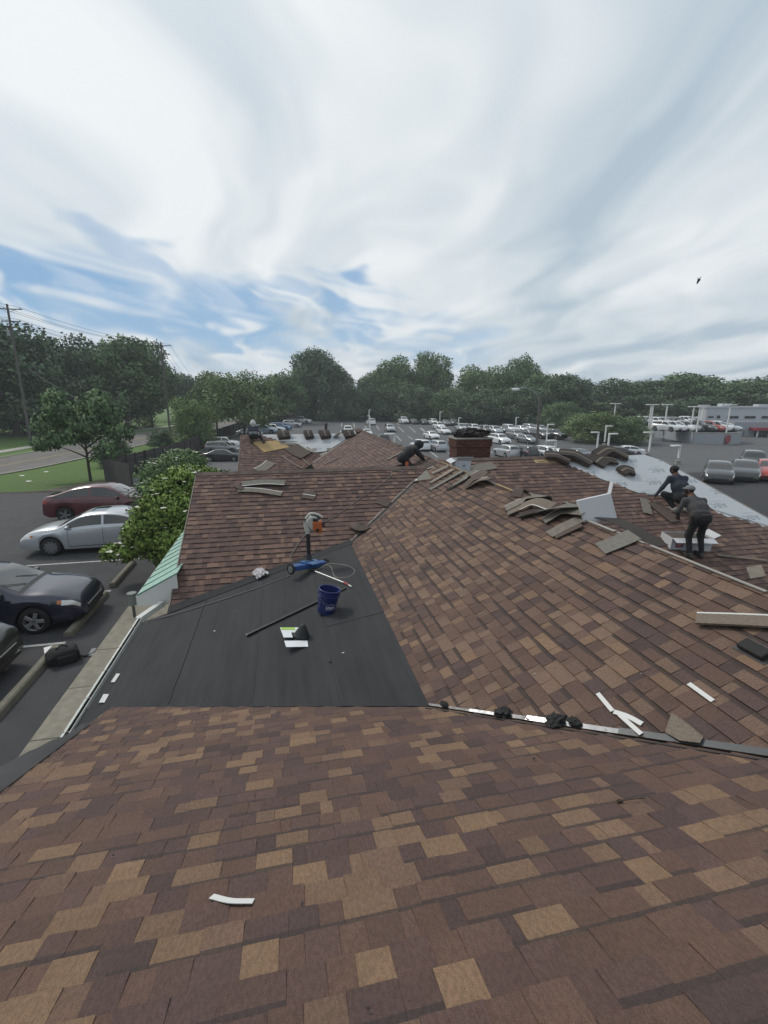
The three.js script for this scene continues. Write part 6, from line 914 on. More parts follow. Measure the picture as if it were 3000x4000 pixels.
// the grey air hose
const hoseMat = std(lin(0.15, 0.14, 0.125), 0.6);
lone('air_hose', hose([[3.049, 3.922, -11.47], [2.856, 3.955, -11.552], [2.677, 3.969, -11.582], [2.621, 3.883, -11.396], [2.451, 3.797, -11.212], [1.921, 3.586, -10.76], [1.437, 3.401, -10.362], [0.988, 3.225, -9.986], [0.607, 3.109, -9.726], [0.352, 3.001, -9.493], [0.154, 2.851, -9.171], [0.043, 2.729, -8.92], [0.061, 2.644, -8.785], [0.148, 2.66, -8.479], [0.331, 2.693, -8.349], [0.507, 2.725, -8.182], [0.707, 2.761, -8.329], [0.925, 2.801, -8.156], [1.078, 2.829, -7.908], [1.114, 2.835, -7.66], [1.02, 2.818, -7.502], [0.868, 2.791, -7.51], [0.773, 2.773, -7.636], [0.755, 2.77, -7.875], [0.741, 2.767, -8.192], [0.66, 2.753, -8.334]], 0.0085, 400), hoseMat, 'grey air hose running down the left slope and looping by the sweeper', 'hose');
lone('air_hose', hose([[0.025, 2.637, -8.217], [-0.358, 2.567, -8.077], [-0.747, 2.497, -7.958], [-1.163, 2.421, -7.861], [-1.569, 2.347, -7.801], [-1.846, 2.297, -7.76], [-2.043, 2.261, -7.742], [-2.2, 2.242, -7.738]], 0.0085, 140), hoseMat, 'grey hose lying along the upper edge of the flat roof to the gutter', 'hose');
{ // crumpled white rag
  const g = new THREE.PlaneGeometry(0.34, 0.26, 36, 28).rotateX(-Math.PI / 2), P = g.attributes.position; for (let i = 0; i < P.count; i++) { const x = P.getX(i), z = P.getZ(i), n = fbm(noiseA, x * 7, z * 7, 3), e = 1 - 0.3 * Math.abs(fbm(noiseB, x * 5 + 3, z * 5, 2)); P.setXYZ(i, x * e * (0.75 + 0.3 * n), 0.02 + 0.09 * Math.abs(n) + 0.07 * Math.exp(-(x * x + z * z) * 60) + 0.025 * Math.abs(noiseA(x * 22, z * 22)), z * e); } g.computeVertexNormals(); const p = [-0.521, 2.558, -8.543]; const m = lone('crumpled_rag', g, std(lin(0.66, 0.62, 0.63), 0.85), 'crumpled white plastic rag at the upper edge of the flat roof', 'rag'); m.position.set(...p); m.rotation.set(0.25, 0.5, 0.1);
}
{ // black flap of membrane hanging over the near left edge
  const t = thing('membrane_flap', 'black rubber membrane flap hanging over the near left roof edge', 'membrane'), e = (u, dx, h) => V(-2.1 + dx, EYE - dA(0, u) + h, -u), N = 16, pos = [], row = (k) => { const u = lerp(4.75, 2.6, k), w = 0.06 + 0.34 * Math.sin(Math.min(1, k * 2.2) * 1.57), b = 0.05 * fbm(noiseA, k * 4, 2, 2); return [e(u, 0.03 + 0.05 * k, 0.016), e(u, -0.04, 0.025 + b), e(u, -w * 0.5, 0.01 + b), e(u, -w * 0.9, -0.05), e(u, -w, -0.1), e(u, -w * 0.86, -0.125 - 0.02 * k)]; };
  for (let i = 0; i < N; i++) { const a = row(i / N), b = row((i + 1) / N); for (let j = 0; j < 5; j++) for (const q of [a[j], b[j], b[j + 1], a[j], b[j + 1], a[j + 1]]) pos.push(...q.toArray()); }
  part('sheet', smoothGeo(pos, 1), std(lin(0.022, 0.022, 0.024), 0.55), t);
  part('fold', hose(Array.from({ length: 9 }, (_, i) => row(i / 8)[4]), 0.022, 40), std(lin(0.016, 0.016, 0.017), 0.5), t);
}
// cartons
function carton(name, label, pos, turn, w, h, d, o = {}) {
  const t = thing(name, label, 'box', pos, turn); const m = std(lin(0.52, 0.53, 0.55), 0.75), T = 0.006; if (o.tilt) { t.rotation.z = o.tilt[1]; t.rotation.x = o.tilt[0]; }
  for (const s of [-1, 1]) { part('side_panel', box(w, h, T, 0, h / 2, s * (d / 2 - T / 2)), m, t); part('side_panel', box(T, h, d - 2 * T, s * (w / 2 - T / 2), h / 2, 0), m, t); } part('bottom_panel', box(w - 2 * T, T, d - 2 * T, 0, T / 2, 0), m, t);
  for (const [x, z, ang, fl] of o.flaps || []) { const g = new THREE.Group(); const f = part('flap', box(x ? h * 0.5 : w, T, x ? d : h * 0.5, x ? x * h * 0.25 : 0, 0, z ? z * h * 0.25 : 0), m, t); f.position.set(x * (w / 2), h + 0.003, z * (d / 2)); f.rotation.set(z ? -z * ang * 1 : 0, 0, x ? x * ang : 0); }
  return t;
}
{ const print = canvasTex(256, 256, (c) => { c.fillStyle = '#c9ccd2'; c.fillRect(0, 0, 256, 256); c.fillStyle = '#5b6069'; c.fillRect(96, 90, 60, 26); c.fillRect(110, 122, 34, 20); c.strokeStyle = '#7a808a'; c.lineWidth = 4; c.strokeRect(70, 60, 116, 130); c.fillRect(20, 220, 216, 6); });
  const a = carton('white_carton', 'open white cardboard carton standing on the ridge beside the strips', [4.488, 3.909, -11.606], 0.08, 0.44, 0.3, 0.32, { flaps: [[0, 1, 0.9], [-1, 0, -0.5], [0, -1, -0.4]], tilt: [0.12, -0.05] }); part('print', new THREE.PlaneGeometry(0.3, 0.26).translate(0.03, 0.15, 0.1625), std(lin(0.95, 0.95, 0.97), 0.7, { map: print }), a);
  const b = carton('white_carton', 'large plain white carton tilted on the main ridge, one flap raised', [4.2, EYE - 1.64, -5.55], -0.5, 0.42, 0.33, 0.28, { flaps: [[1, 0, 1.15]], tilt: [-0.2, 0.2] }); part('lid_panel', box(0.41, 0.006, 0.27, 0, 0.334, 0), std(lin(0.52, 0.53, 0.55), 0.75), b);
  const red = canvasTex(256, 128, (c) => { c.fillStyle = '#b9bcc4'; c.fillRect(0, 0, 256, 128); c.fillStyle = '#8d3b49'; c.fillRect(60, 30, 110, 62); c.fillStyle = '#c9b6bd'; c.fillRect(76, 46, 78, 12); c.fillRect(84, 66, 62, 8); });
  const p = [8.823, 2.437, -8.447]; const d = carton('white_carton', 'long open white carton with a dark red print behind the standing man', [p[0] + 0.0, p[1] - 0.03, p[2] - 0.2], -0.16, 0.95, 0.34, 0.4, { flaps: [[0, 1, -0.3], [1, 0, 0.5]], tilt: [0.1, -0.02] }); part('print', new THREE.PlaneGeometry(0.4, 0.26).translate(-0.26, 0.18, 0.2025), std(lin(0.95, 0.95, 0.97), 0.7, { map: red }), d); part('packed_shingles', box(0.86, 0.2, 0.34, 0, 0.23, 0, 0.03), shingleBrown, d);
}
{ // dark rubbish heap on the chimney
  const t = thing('debris_pile', 'dark pile of torn felt and bags heaped on top of the chimney', 'debris', [5.46, EYE - 1.125, -13.35]);
  for (const [x, y, z, a, b, c, s, m] of [[-0.2, 0.1, 0, 0.34, 0.15, 0.26, 1, blackEdge], [0.22, 0.09, 0.02, 0.36, 0.13, 0.25, 2, shingleDark], [0.02, 0.17, -0.05, 0.3, 0.1, 0.2, 3, blackEdge]]) { const g = new THREE.IcosahedronGeometry(1, 4), P = g.attributes.position; for (let i = 0; i < P.count; i++) { const q = V().fromBufferAttribute(P, i), n = 1 + 0.28 * noise3(q.x * 2 + s * 9, q.y * 2, q.z * 2) + 0.14 * noise3(q.x * 6, q.y * 6 + s, q.z * 6); P.setXYZ(i, q.x * n * a, Math.max(-0.09, q.y * n * b), q.z * n * c); } g.computeVertexNormals(); part('bag', g.translate(x, y, z), m, t); }
  part('sheet', ribbonGeo([V(0.1, 0.22, 0.1), V(0.4, 0.2, 0.12), V(0.62, 0.14, 0.15)], 0.3, rU, 0.012), shingleDark, t); part('paper', ribbonGeo([V(0.3, 0.03, 0.33), V(0.42, 0.05, 0.34)], 0.07, rU, 0.004), tape, t);
}
// on the ground by the stops
{ const t = thing('backpack', 'black bag lying on the asphalt beside the nearest wheel stop', 'bag', [-5.033, 0, -10.827], 0.5), cloth = std(lin(0.012, 0.012, 0.013), 0.9, { bumpMap: bumpy, bumpScale: 0.004 }); const g = new RoundedBoxGeometry(0.62, 0.34, 0.42, 6, 0.12), P = g.attributes.position; for (let i = 0; i < P.count; i++) { const q = V().fromBufferAttribute(P, i), n = 1 + 0.1 * noise3(q.x * 5, q.y * 5, q.z * 5); P.setXYZ(i, q.x * n, q.y * n + 0.17, q.z * n); } g.computeVertexNormals(); part('body', g, cloth, t); part('pocket', new RoundedBoxGeometry(0.36, 0.2, 0.1, 3, 0.04).translate(0.05, 0.14, 0.22), cloth, t); part('strap', hose([V(0.25, 0.1, 0.1), V(0.42, 0.04, 0.12), V(0.6, 0.03, 0.02), V(0.72, 0.03, -0.08)], 0.02, 24), cloth, t); part('handle', hose([V(-0.12, 0.34, 0), V(0, 0.4, 0), V(0.12, 0.34, 0)], 0.015, 14), cloth, t);
  lone('paper_sheet', ribbonGeo([[-5.549, 0.15, -11.156], [-5.312, 0.15, -11.269]], 0.32, rU, 0.006), std(lin(0.68, 0.68, 0.68), 0.7), 'white sheet of paper on the end of the nearest wheel stop', 'paper');
  lone('metal_strip', ribbonGeo([[-4.532, 0.03, -10.923], [-4.556, 0.04, -11.247]], 0.1, rU, 0.008), zinc, 'short grey metal strip on the asphalt right of the bag', 'metal strip');
  lone('phone', new RoundedBoxGeometry(0.2, 0.025, 0.11, 2, 0.008).rotateY(0.6).translate(-6.12, 1.02, -13.15), std(lin(0.7, 0.7, 0.72), 0.25), 'small white object lying on the bonnet of the dark blue sedan', 'object');
}
{ const t = thing('wall_lantern', 'short grey metal lantern post on the sidewalk near the gutter corner', 'lantern', [-4.058, 0, -12.674]); part('body', [cyl(0.09, 0.11, 0.3, 14, 0, 0.62, 0), cyl(0.12, 0.12, 0.03, 14, 0, 0.78, 0)], std(lin(0.18, 0.2, 0.19), 0.5), t); part('post', cyl(0.035, 0.04, 0.5, 10, 0, 0.25, 0), std(lin(0.1, 0.1, 0.1), 0.6), t); part('base', cyl(0.09, 0.1, 0.06, 12, 0, 0.03, 0), std(lin(0.1, 0.1, 0.1), 0.6), t); }
// bits on the lawn
for (const [p, label] of [[[-22.396, -1.196, -50.986], 'white scrap of paper on the lawn by the small tree'], [[-23.189, -1.115, -48.281], 'white scrap of paper on the lawn near the left edge'], [[-20.419, -0.892, -43.355], 'small white scrap on the lawn closest to the lot']]) lone('paper_scrap', new THREE.CircleGeometry(0.22, 9).scale(1, 0.6, 1).rotateX(-Math.PI / 2 + 0.15).translate(p[0], p[1] + 0.06, p[2]), tape, label, 'paper');
{ // bird
  const p = [19.271, 11.057, -20.338], t = thing('bird', 'small black bird with folded wings high in the right sky', 'bird', p); t.rotation.set(0, -0.2, -0.45); const black = std(lin(0.01, 0.01, 0.012), 0.7), b = new THREE.SphereGeometry(1, 18, 12); { const P = b.attributes.position; for (let i = 0; i < P.count; i++) { const y = P.getY(i), k = y > 0 ? 1 - 0.45 * y : 1; P.setXYZ(i, P.getX(i) * 0.05 * k, y * 0.115, P.getZ(i) * 0.055 * k); } b.computeVertexNormals(); }
  part('body', b, black, t); part('head', new THREE.SphereGeometry(0.036, 12, 10).translate(0, -0.115, 0.01), black, t); part('beak', new THREE.ConeGeometry(0.012, 0.04, 8).rotateX(Math.PI).translate(0, -0.16, 0.012), black, t);
  for (const s of [-1, 1]) part('wing', (() => { const sh = new THREE.Shape([[0, -0.06], [s * 0.05, -0.02], [s * 0.075, 0.06], [s * (s < 0 ? 0.1 : 0.045), 0.125], [s * 0.03, 0.06], [0, 0.05]].map((q) => new THREE.Vector2(...q))); return new THREE.ExtrudeGeometry(sh, { depth: 0.008, bevelEnabled: true, bevelSize: 0.003, bevelThickness: 0.003, bevelSegments: 1 }).rotateY(s * 0.35); })(), black, t); part('tail', new THREE.ConeGeometry(0.03, 0.08, 4).scale(1, 1, 0.3).rotateX(Math.PI).translate(0, 0.13, 0), black, t);
}
// tree debris on the near shingles
lone('twig', [hose([[1.663, 3.662, -1.786], [1.725, 3.678, -1.769], [1.805, 3.668, -1.769]], 0.002, 16), new THREE.SphereGeometry(0.012, 10, 8).scale(1.6, 0.6, 1).translate(...[1.663, 3.662, -1.786])], std(lin(0.03, 0.015, 0.01), 0.8), 'tiny dark twig with a bud on the near shingles at right', 'twig');

{ // chips of granules, nails and torn paper scattered by the work
  const r = rng(515), light = [], dark = []; const put = (fn, n, r0, r1, u0, u1, ok) => { for (let i = 0; i < n; i++) { const x = lerp(r0, r1, r()), u = lerp(u0, u1, r()); if (!ok(x, u)) continue; const p = at(fn, x, u, 0.022), s = 0.004 + r() * r() * 0.011; (r() < 0.45 ? light : dark).push(new THREE.IcosahedronGeometry(s, 0).scale(1.3, 0.35, 0.8).rotateY(r() * 6).translate(p.x, p.y, p.z)); } };
  put((x) => dD(x), 70, 1.4, 3.9, 1.5, 11, (x, u) => u > 5.5 - 1.195 * x && u < x + 7.7); put((x) => dC(x), 14, -2.2, 1.1, 4.2, 9, (x, u) => u > 4.55 - 0.467 * x && u < 8.5 + 0.39 * x); put(dA, 12, -1.9, 2.6, 0.8, 5, (x, u) => u < 4.3 - 0.467 * x && u < 5.2 - 1.195 * x); put(dB, 18, -1.9, 3.2, 8.4, 11.5, (x, u) => u > 9 + 0.39 * x && u > x + 8.1);
  const o = thing('roofing_chips', 'scattered chips, nails and paper bits over the roof slopes', 'debris'); tag(o, null, null, null, 'stuff'); part('pale_chip', light, std(lin(0.42, 0.4, 0.37), 0.8), o); part('dark_chip', dark, std(lin(0.035, 0.03, 0.028), 0.9), o);
}

// ---------- the four roofers: one continuous body each, meshed from tapered capsules ----------
function capField(p, B) { const ax = p.x - B.a.x, ay = p.y - B.a.y, az = p.z - B.a.z, h = clamp((ax * B.d.x + ay * B.d.y + az * B.d.z) / B.l2, 0, 1), x = ax - B.d.x * h, y = ay - B.d.y * h, z = az - B.d.z * h; return Math.sqrt(x * x + y * y + z * z) - (B.ra + (B.rb - B.ra) * h); }
function fieldMesh(bones, cell, blend) { // surface nets over the blended field, coloured by the nearest bone
  const lo = V(9, 9, 9), hi = V(-9, -9, -9); for (const B of bones) { B.d = B.b.clone().sub(B.a); B.l2 = Math.max(1e-9, B.d.lengthSq()); const r = Math.max(B.ra, B.rb) + 2 * cell; for (const q of [B.a, B.b]) { lo.min(q.clone().subScalar(r)); hi.max(q.clone().addScalar(r)); } }
  const n = [0, 1, 2].map((i) => Math.ceil((hi.getComponent(i) - lo.getComponent(i)) / cell) + 1), [nx, ny, nz] = n, F = new Float32Array(nx * ny * nz), id = (i, j, k) => (k * ny + j) * nx + i, p = V();
  for (let k = 0; k < nz; k++) for (let j = 0; j < ny; j++) for (let i = 0; i < nx; i++) { p.set(lo.x + i * cell, lo.y + j * cell, lo.z + k * cell); let f = 9; for (const B of bones) { const d = capField(p, B), kk = B.k ?? blend, h = Math.max(kk - Math.abs(f - d), 0) / kk; f = Math.min(f, d) - h * h * kk * 0.25; } F[id(i, j, k)] = f; }
  const vi = new Int32Array(nx * ny * nz).fill(-1), pos = [], col = [], idx = [];
  for (let k = 0; k < nz - 1; k++) for (let j = 0; j < ny - 1; j++) for (let i = 0; i < nx - 1; i++) {
    let c = 0, sx = 0, sy = 0, sz = 0; const e = (a, b) => { const fa = F[id(i + a[0], j + a[1], k + a[2])], fb = F[id(i + b[0], j + b[1], k + b[2])]; if (fa < 0 !== fb < 0) { const t = fa / (fa - fb); sx += a[0] + (b[0] - a[0]) * t; sy += a[1] + (b[1] - a[1]) * t; sz += a[2] + (b[2] - a[2]) * t; c++; } };
    for (const [a, b] of EDGES) e(a, b); if (!c) continue;
    p.set(lo.x + (i + sx / c) * cell, lo.y + (j + sy / c) * cell, lo.z + (k + sz / c) * cell); vi[id(i, j, k)] = pos.length / 3; pos.push(p.x, p.y, p.z);
    let best = 9, cc = [1, 1, 1]; for (const B of bones) { const d = capField(p, B) + (B.bias || 0); if (d < best) { best = d; cc = B.col; } } const w = 0.9 + 0.2 * fbm(noiseA, p.x * 9 + p.z * 5, p.y * 9, 2); col.push(cc[0] * w, cc[1] * w, cc[2] * w);
  }
  for (let k = 1; k < nz - 1; k++) for (let j = 1; j < ny - 1; j++) for (let i = 1; i < nx - 1; i++) {
    const f = F[id(i, j, k)] < 0, quad = (a, b, c, d, flip) => { if (a < 0 || b < 0 || c < 0 || d < 0) return; idx.push(...(flip ? [a, c, b, a, d, c] : [a, b, c, a, c, d])); };
    if (f !== F[id(i + 1, j, k)] < 0) quad(vi[id(i, j - 1, k - 1)], vi[id(i, j, k - 1)], vi[id(i, j, k)], vi[id(i, j - 1, k)], !f);
    if (f !== F[id(i, j + 1, k)] < 0) quad(vi[id(i - 1, j, k - 1)], vi[id(i - 1, j, k)], vi[id(i, j, k)], vi[id(i, j, k - 1)], !f);
    if (f !== F[id(i, j, k + 1)] < 0) quad(vi[id(i - 1, j - 1, k)], vi[id(i, j - 1, k)], vi[id(i, j, k)], vi[id(i - 1, j, k)], !f);
  }
  const g = new THREE.BufferGeometry(); g.setAttribute('position', new THREE.Float32BufferAttribute(pos, 3)); g.setAttribute('color', new THREE.Float32BufferAttribute(col, 3)); g.setIndex(idx); g.computeVertexNormals(); return g;
}
const EDGES = []; for (let a = 0; a < 8; a++) for (const b of [1, 2, 4]) if (!(a & b)) EDGES.push([[a & 1, (a >> 1) & 1, a >> 2], [(a | b) & 1, ((a | b) >> 1) & 1, (a | b) >> 2]]);
const bone = (a, b, ra, rb, col, o = {}) => ({ a: v3(a), b: v3(b), ra, rb, col, ...o });
function handBones(wrist, dir, palm, side, col) { // palm, four fingers of unequal length bent at the knuckles, thumb from the side
  const d = v3(dir).normalize(), n = v3(palm); n.addScaledVector(d, -n.dot(d)).normalize(); const s = d.clone().cross(n).multiplyScalar(side), w = v3(wrist), P = (a, b, c) => w.clone().addScaledVector(d, a).addScaledVector(s, b).addScaledVector(n, c), out = [];
  const B = (a, b, ra, rb, k = 0.006) => out.push({ a, b, ra, rb, col, k });
  for (const y of [-0.026, -0.008, 0.01, 0.027]) B(P(0.0, y * 0.7, 0), P(0.085, y, 0), 0.015, 0.0125, 0.02);
  [[-0.031, 0.062], [-0.01, 0.076], [0.011, 0.082], [0.032, 0.072]].forEach(([y, L]) => { const k = P(0.092, y, 0), m = P(0.092 + L * 0.48, y * 1.05, 0.012), t = P(0.092 + L * 0.86, y * 1.05, 0.034); B(k, m, 0.0098, 0.009); B(m, t, 0.009, 0.0075); });
  const t0 = P(0.03, 0.032, 0.004), t1 = P(0.06, 0.056, 0.014), t2 = P(0.088, 0.062, 0.028); B(t0, t1, 0.013, 0.0105, 0.01); B(t1, t2, 0.0105, 0.0085); return out;
}
function headBones(c, face, up, skin, hair) { // skull, jaw, brow, nose, eye sockets, mouth and ears, looking along face
  const f = v3(face).normalize(), u = v3(up); u.addScaledVector(f, -u.dot(f)).normalize(); const s = f.clone().cross(u), o = v3(c), P = (a, b, d) => o.clone().addScaledVector(f, a).addScaledVector(u, b).addScaledVector(s, d);
  const B = (a, b, ra, rb, col, k = 0.02) => ({ a, b, ra, rb, col, k });
  return [B(P(-0.02, 0.03, 0), P(0.02, 0.03, 0), 0.088, 0.082, hair, 0.03), B(P(0.035, -0.01, 0), P(0.055, -0.075, 0), 0.062, 0.036, skin, 0.04), B(P(0.075, 0.022, -0.03), P(0.075, 0.022, 0.03), 0.02, 0.02, skin), B(P(0.088, 0.012, 0), P(0.108, -0.02, 0), 0.009, 0.014, skin, 0.01), B(P(0.082, -0.052, -0.018), P(0.082, -0.052, 0.018), 0.011, 0.011, skin, 0.008), ...[-1, 1].flatMap((q) => [B(P(-0.005, 0.0, q * 0.083), P(-0.012, -0.028, q * 0.08), 0.016, 0.012, skin, 0.008), B(P(0.083, 0.002, q * 0.031), P(0.084, 0.002, q * 0.033), 0.012, 0.012, [0.03, 0.02, 0.016], 0.004)])];
}
const clothMat = std(lin(1, 1, 1), 0.88, { vertexColors: true, bumpMap: bumpy, bumpScale: 0.002 });
const SKIN = [0.16, 0.09, 0.06], JEANS = [0.016, 0.016, 0.02], shoeMat = std(lin(0.05, 0.045, 0.04), 0.8);
// pose: named joints; colours: shirt, back band, trousers, glove, hair
function person(label, pos, J, C, extra) {
  const t = thing('person', label, 'person', pos), S = C.shirt, T = C.pants, b = [];
  const hip = v3(J.hipL).add(v3(J.hipR)).multiplyScalar(0.5), sh = v3(J.shL).add(v3(J.shR)).multiplyScalar(0.5), chest = v3(J.chest), sideV = v3(J.shR).sub(v3(J.shL)).normalize(), off = (p, k) => p.clone().addScaledVector(sideV, k).toArray();
  for (const k of [-0.07, 0.07]) { b.push(bone(off(hip, k), off(chest, k * 1.15), 0.115, 0.13, S)); b.push(bone(off(chest, k * 1.15), off(sh.clone().lerp(chest, 0.25), k * 1.3), 0.13, 0.095, C.band || S, { bias: C.band ? -0.012 : 0 })); }
  b.push(bone(J.hipL, J.hipR, 0.115, 0.115, T, { bias: -0.02 })); b.push(bone(off(hip, -0.06), off(hip, 0.06), 0.125, 0.125, T, { bias: -0.015 }));
  b.push(bone(J.shL, J.shR, 0.068, 0.068, C.band || S)); b.push(bone(sh.clone().lerp(v3(J.neck), 0.3).toArray(), J.neck, 0.075, 0.056, C.collar || S)); b.push(bone(J.neck, v3(J.neck).lerp(v3(J.head), 0.6).toArray(), 0.056, 0.055, C.neck || SKIN));
  for (const s of ['L', 'R']) { b.push(bone(J['sh' + s], J['el' + s], 0.062, 0.05, C.band && C.bandArms ? C.band : S, { k: 0.05 })); b.push(bone(J['el' + s], J['ha' + s], 0.048, 0.033, C.forearm || S, { k: 0.04 })); b.push(bone(J['hip' + s], J['kn' + s], 0.098, 0.07, T, { k: 0.05 })); b.push(bone(J['kn' + s], J['an' + s], 0.068, 0.05, T, { k: 0.05 })); }
  const geos = [fieldMesh(b, 0.024, 0.07)];
  for (const s of ['L', 'R']) geos.push(fieldMesh(handBones(J['ha' + s], v3(J['ha' + s]).sub(v3(J['el' + s])).add(v3(J['hd' + s] || [0, 0, 0])).toArray(), J.palm || [0, -1, 0], s === 'L' ? 1 : -1, C.glove || SKIN), 0.006, 0.01));
  geos.push(fieldMesh(headBones(J.head, J.face, J.up || [0, 1, 0], SKIN, C.hair || [0.012, 0.01, 0.009]), 0.009, 0.02));
  part('body', geos, clothMat, t);
  for (const s of ['L', 'R']) { const a = v3(J['an' + s]), d = v3(J['toe' + s]).sub(a); d.y = d.y || 0; const shoe = fieldMesh([bone(a.toArray(), a.clone().addScaledVector(d, 0.2).add(V(0, -0.04, 0)).toArray(), 0.056, 0.05, [1, 1, 1]), bone(a.clone().add(V(0, -0.045, 0)).addScaledVector(d, -0.2).toArray(), a.clone().add(V(0, -0.05, 0)).addScaledVector(d, 0.9).toArray(), 0.044, 0.036, [1, 1, 1])], 0.012, 0.03); shoe.deleteAttribute('color'); part('shoe', shoe, C.shoe || shoeMat, t); }
  extra(t, (p) => v3(p)); return t;
}
const fabric = (c) => std(lin(...c), 0.9, { bumpMap: bumpy, bumpScale: 0.003 });
function cap(t, c, face, m, peak = true) { const f = V(face[0], 0, face[2]).normalize(), ry = Math.atan2(-f.z, f.x); const g = new THREE.SphereGeometry(0.104, 24, 12, 0, 6.2832, 0, 1.45).scale(1.05, 0.95, 0.95); part('cap', g, m, t).position.set(c[0], c[1] + 0.03, c[2]); const last = t.children[t.children.length - 1]; last.rotation.y = ry; if (peak) part('peak', new THREE.CylinderGeometry(0.085, 0.085, 0.012, 20, 1, false, 0, Math.PI).scale(1, 1, 0.95).translate(0.06, 0.012, 0), m, last); }
// hooded worker on the far roof
person('roofer in a pale hooded top and black trousers kneeling on the far roof', slopeG.W(0.62, -0.72, 0).toArray(), {
  hipL: [-0.1, 0.30, 0], hipR: [0.1, 0.30, 0], chest: [0, 0.55, -0.10], shL: [-0.2, 0.70, -0.15], shR: [0.2, 0.70, -0.15], neck: [0, 0.77, -0.18], head: [0.0, 0.90, -0.22], face: [0, -0.4, -1], elL: [-0.3, 0.45, -0.2], haL: [-0.2, 0.30, -0.42], elR: [0.31, 0.47, -0.18], haR: [0.3, 0.30, -0.4], knL: [-0.16, 0.24, -0.33], anL: [-0.12, 0.1, 0.06], toeL: [-0.14, 0.12, -0.12], knR: [0.3, 0.26, -0.2], anR: [0.45, 0.05, 0.12], toeR: [0.52, 0.07, -0.02],
}, { shirt: [0.20, 0.205, 0.22], band: [0.04, 0.043, 0.058], pants: [0.013, 0.013, 0.015], collar: [0.5, 0.5, 0.5] }, (t) => {
  const hood = new THREE.SphereGeometry(0.14, 24, 16), P = hood.attributes.position; for (let i = 0; i < P.count; i++) { const y = P.getY(i), z = P.getZ(i); P.setXYZ(i, P.getX(i) * (y > 0 ? 1 - y * 2.2 : 1 + y * -0.6), y * (y > 0 ? 1.2 : 1.05), z * (y > 0 ? 1 - y * 1.2 : 1)); } hood.computeVertexNormals(); part('hood', hood.translate(0.0, 0.9, -0.2), fabric([0.52, 0.52, 0.52]), t);
  part('back_band', new THREE.TorusGeometry(0.19, 0.03, 8, 28, Math.PI).scale(1, 0.7, 0.7).translate(0, 0.62, -0.12), fabric([0.5, 0.5, 0.51]), t);
  part('tool_belt', new THREE.TorusGeometry(0.17, 0.025, 8, 28).rotateX(Math.PI / 2).scale(1.05, 1, 0.8).translate(0, 0.36, -0.03), fabric([0.03, 0.026, 0.022]), t);
});
// black clad worker where the roofs meet
person('roofer all in black bending forward on his knees where the ridges meet', [3.268, 3.779, -12.856], {
  hipL: [0.0, 0.34, -0.1], hipR: [0.0, 0.34, 0.1], chest: [0.2, 0.52, 0.0], shL: [0.33, 0.60, -0.18], shR: [0.33, 0.60, 0.18], neck: [0.40, 0.645, 0], head: [0.49, 0.705, 0.0], face: [1, -0.75, 0.1], up: [0.7, 1, 0], elL: [0.52, 0.40, -0.2], haL: [0.66, 0.24, -0.1], elR: [0.5, 0.40, 0.2], haR: [0.64, 0.20, 0.12], hdL: [0.1, -0.05, 0], hdR: [0.1, -0.05, 0], knL: [0.22, 0.12, -0.2], anL: [-0.22, 0.05, -0.16], toeL: [-0.35, 0.02, -0.16], knR: [0.2, 0.12, 0.2], anR: [-0.22, 0.04, 0.17], toeR: [-0.36, 0.02, 0.17],
}, { shirt: [0.022, 0.022, 0.024], pants: [0.012, 0.012, 0.014], glove: [0.10, 0.09, 0.085], neck: [0.02, 0.02, 0.022] }, (t) => {
  part('hood', new THREE.SphereGeometry(0.125, 22, 16).scale(1.1, 1, 1).translate(0.47, 0.71, 0), fabric([0.016, 0.016, 0.018]), t);
  part('tool_pouch', [box(0.1, 0.12, 0.05, 0.06, 0.2, 0.25, 0.02)], fabric([0.42, 0.11, 0.06]), t);
  part('tool_belt', new THREE.TorusGeometry(0.16, 0.024, 8, 28).rotateX(Math.PI / 2).rotateZ(0.9).scale(1, 1, 1.1).translate(0.04, 0.38, 0), fabric([0.025, 0.02, 0.018]), t);
});
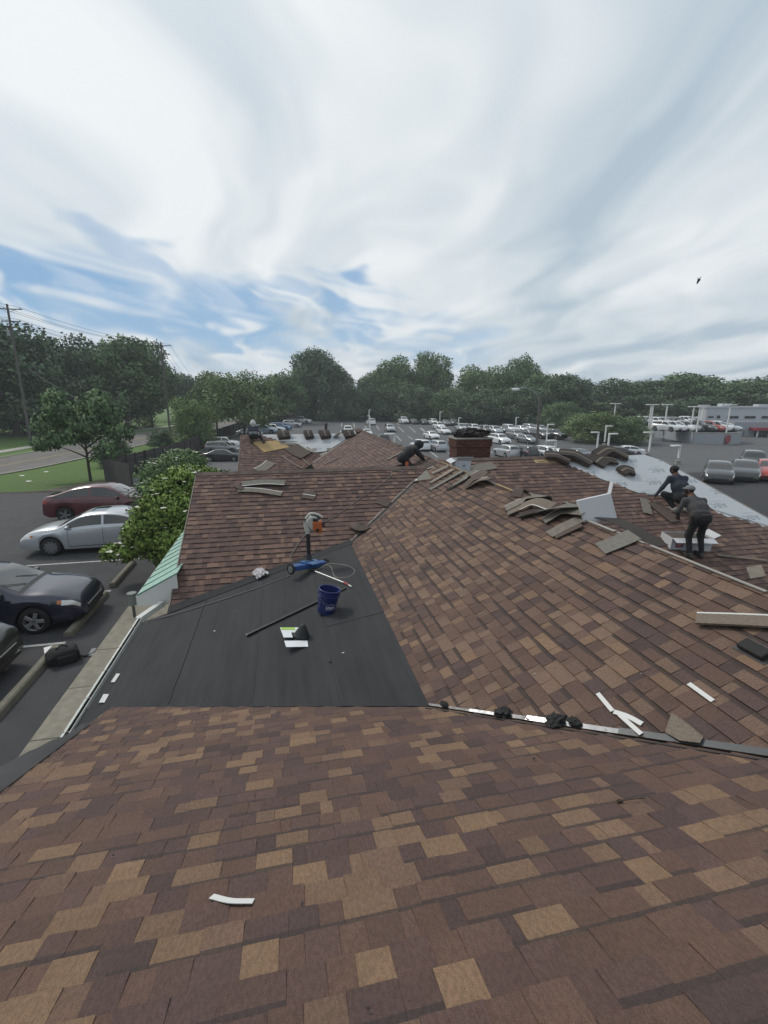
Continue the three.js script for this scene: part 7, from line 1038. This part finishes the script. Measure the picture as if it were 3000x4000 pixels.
// crouching worker in navy on the felt slope
person('roofer in navy long sleeves and black shorts crouching with his back to us', [9.561, 3, -9.654], {
  hipL: [-0.11, 0.36, 0.05], hipR: [0.11, 0.36, 0.05], chest: [-0.02, 0.62, -0.08], shL: [-0.23, 0.82, -0.2], shR: [0.21, 0.80, -0.2], neck: [-0.03, 0.88, -0.24], head: [-0.06, 1.0, -0.28], face: [-0.15, -0.5, -1], elL: [-0.36, 0.58, -0.26], haL: [-0.46, 0.34, -0.36], elR: [0.33, 0.55, -0.3], haR: [0.26, 0.36, -0.48], knL: [-0.23, 0.40, -0.32], anL: [-0.16, 0.09, 0.02], toeL: [-0.2, 0.14, -0.16], knR: [0.25, 0.38, -0.3], anR: [0.17, 0.08, 0.06], toeR: [0.2, 0.13, -0.12],
}, { shirt: [0.026, 0.030, 0.048], pants: [0.012, 0.012, 0.014], shoe: std(lin(0.3, 0.28, 0.26), 0.8) }, (t) => {
  cap(t, [-0.06, 1.0, -0.28], [-0.15, 0, -1], fabric([0.014, 0.014, 0.016]), false);
  part('belt', new THREE.TorusGeometry(0.165, 0.02, 8, 28).rotateX(Math.PI / 2 - 0.3).scale(1.12, 1, 0.9).translate(0, 0.45, 0), fabric([0.12, 0.09, 0.06]), t);
});
// standing worker by the open carton
person('roofer in a grey top and pale cap standing bent over the open carton', [8.693, 2.352, -8.263], {
  hipL: [-0.11, 0.90, 0.06], hipR: [0.11, 0.90, 0.06], chest: [0.06, 1.08, -0.12], shL: [-0.15, 1.22, -0.26], shR: [0.28, 1.20, -0.22], neck: [0.06, 1.29, -0.31], head: [0.05, 1.41, -0.38], face: [-0.5, -0.55, -1], elL: [-0.25, 0.96, -0.32], haL: [-0.04, 0.8, -0.5], elR: [0.37, 0.94, -0.22], haR: [0.27, 0.74, -0.4], knL: [-0.15, 0.50, -0.04], anL: [-0.15, 0.10, 0.06], toeL: [-0.18, 0.15, -0.14], knR: [0.14, 0.48, -0.02], anR: [0.14, 0.09, 0.08], toeR: [0.17, 0.14, -0.12],
}, { shirt: [0.062, 0.060, 0.062], pants: [0.013, 0.013, 0.015] }, (t) => {
  cap(t, [0.05, 1.41, -0.38], [-0.5, 0, -1], fabric([0.16, 0.16, 0.17]), true);
  part('tool_belt', new THREE.TorusGeometry(0.17, 0.026, 8, 28).rotateX(Math.PI / 2).scale(1.05, 1, 0.85).translate(0.0, 0.98, 0.03), fabric([0.05, 0.04, 0.032]), t); part('buckle', box(0.05, 0.03, 0.01, 0.12, 0.985, 0.165), zinc, t); part('pouch', box(0.14, 0.2, 0.07, -0.19, 0.87, 0.04, 0.02), fabric([0.04, 0.03, 0.026]), t);
});

scene.traverse((o) => { if (o.isMesh) { o.castShadow = true; o.receiveShadow = true; } });
renderer.render(scene, camera);
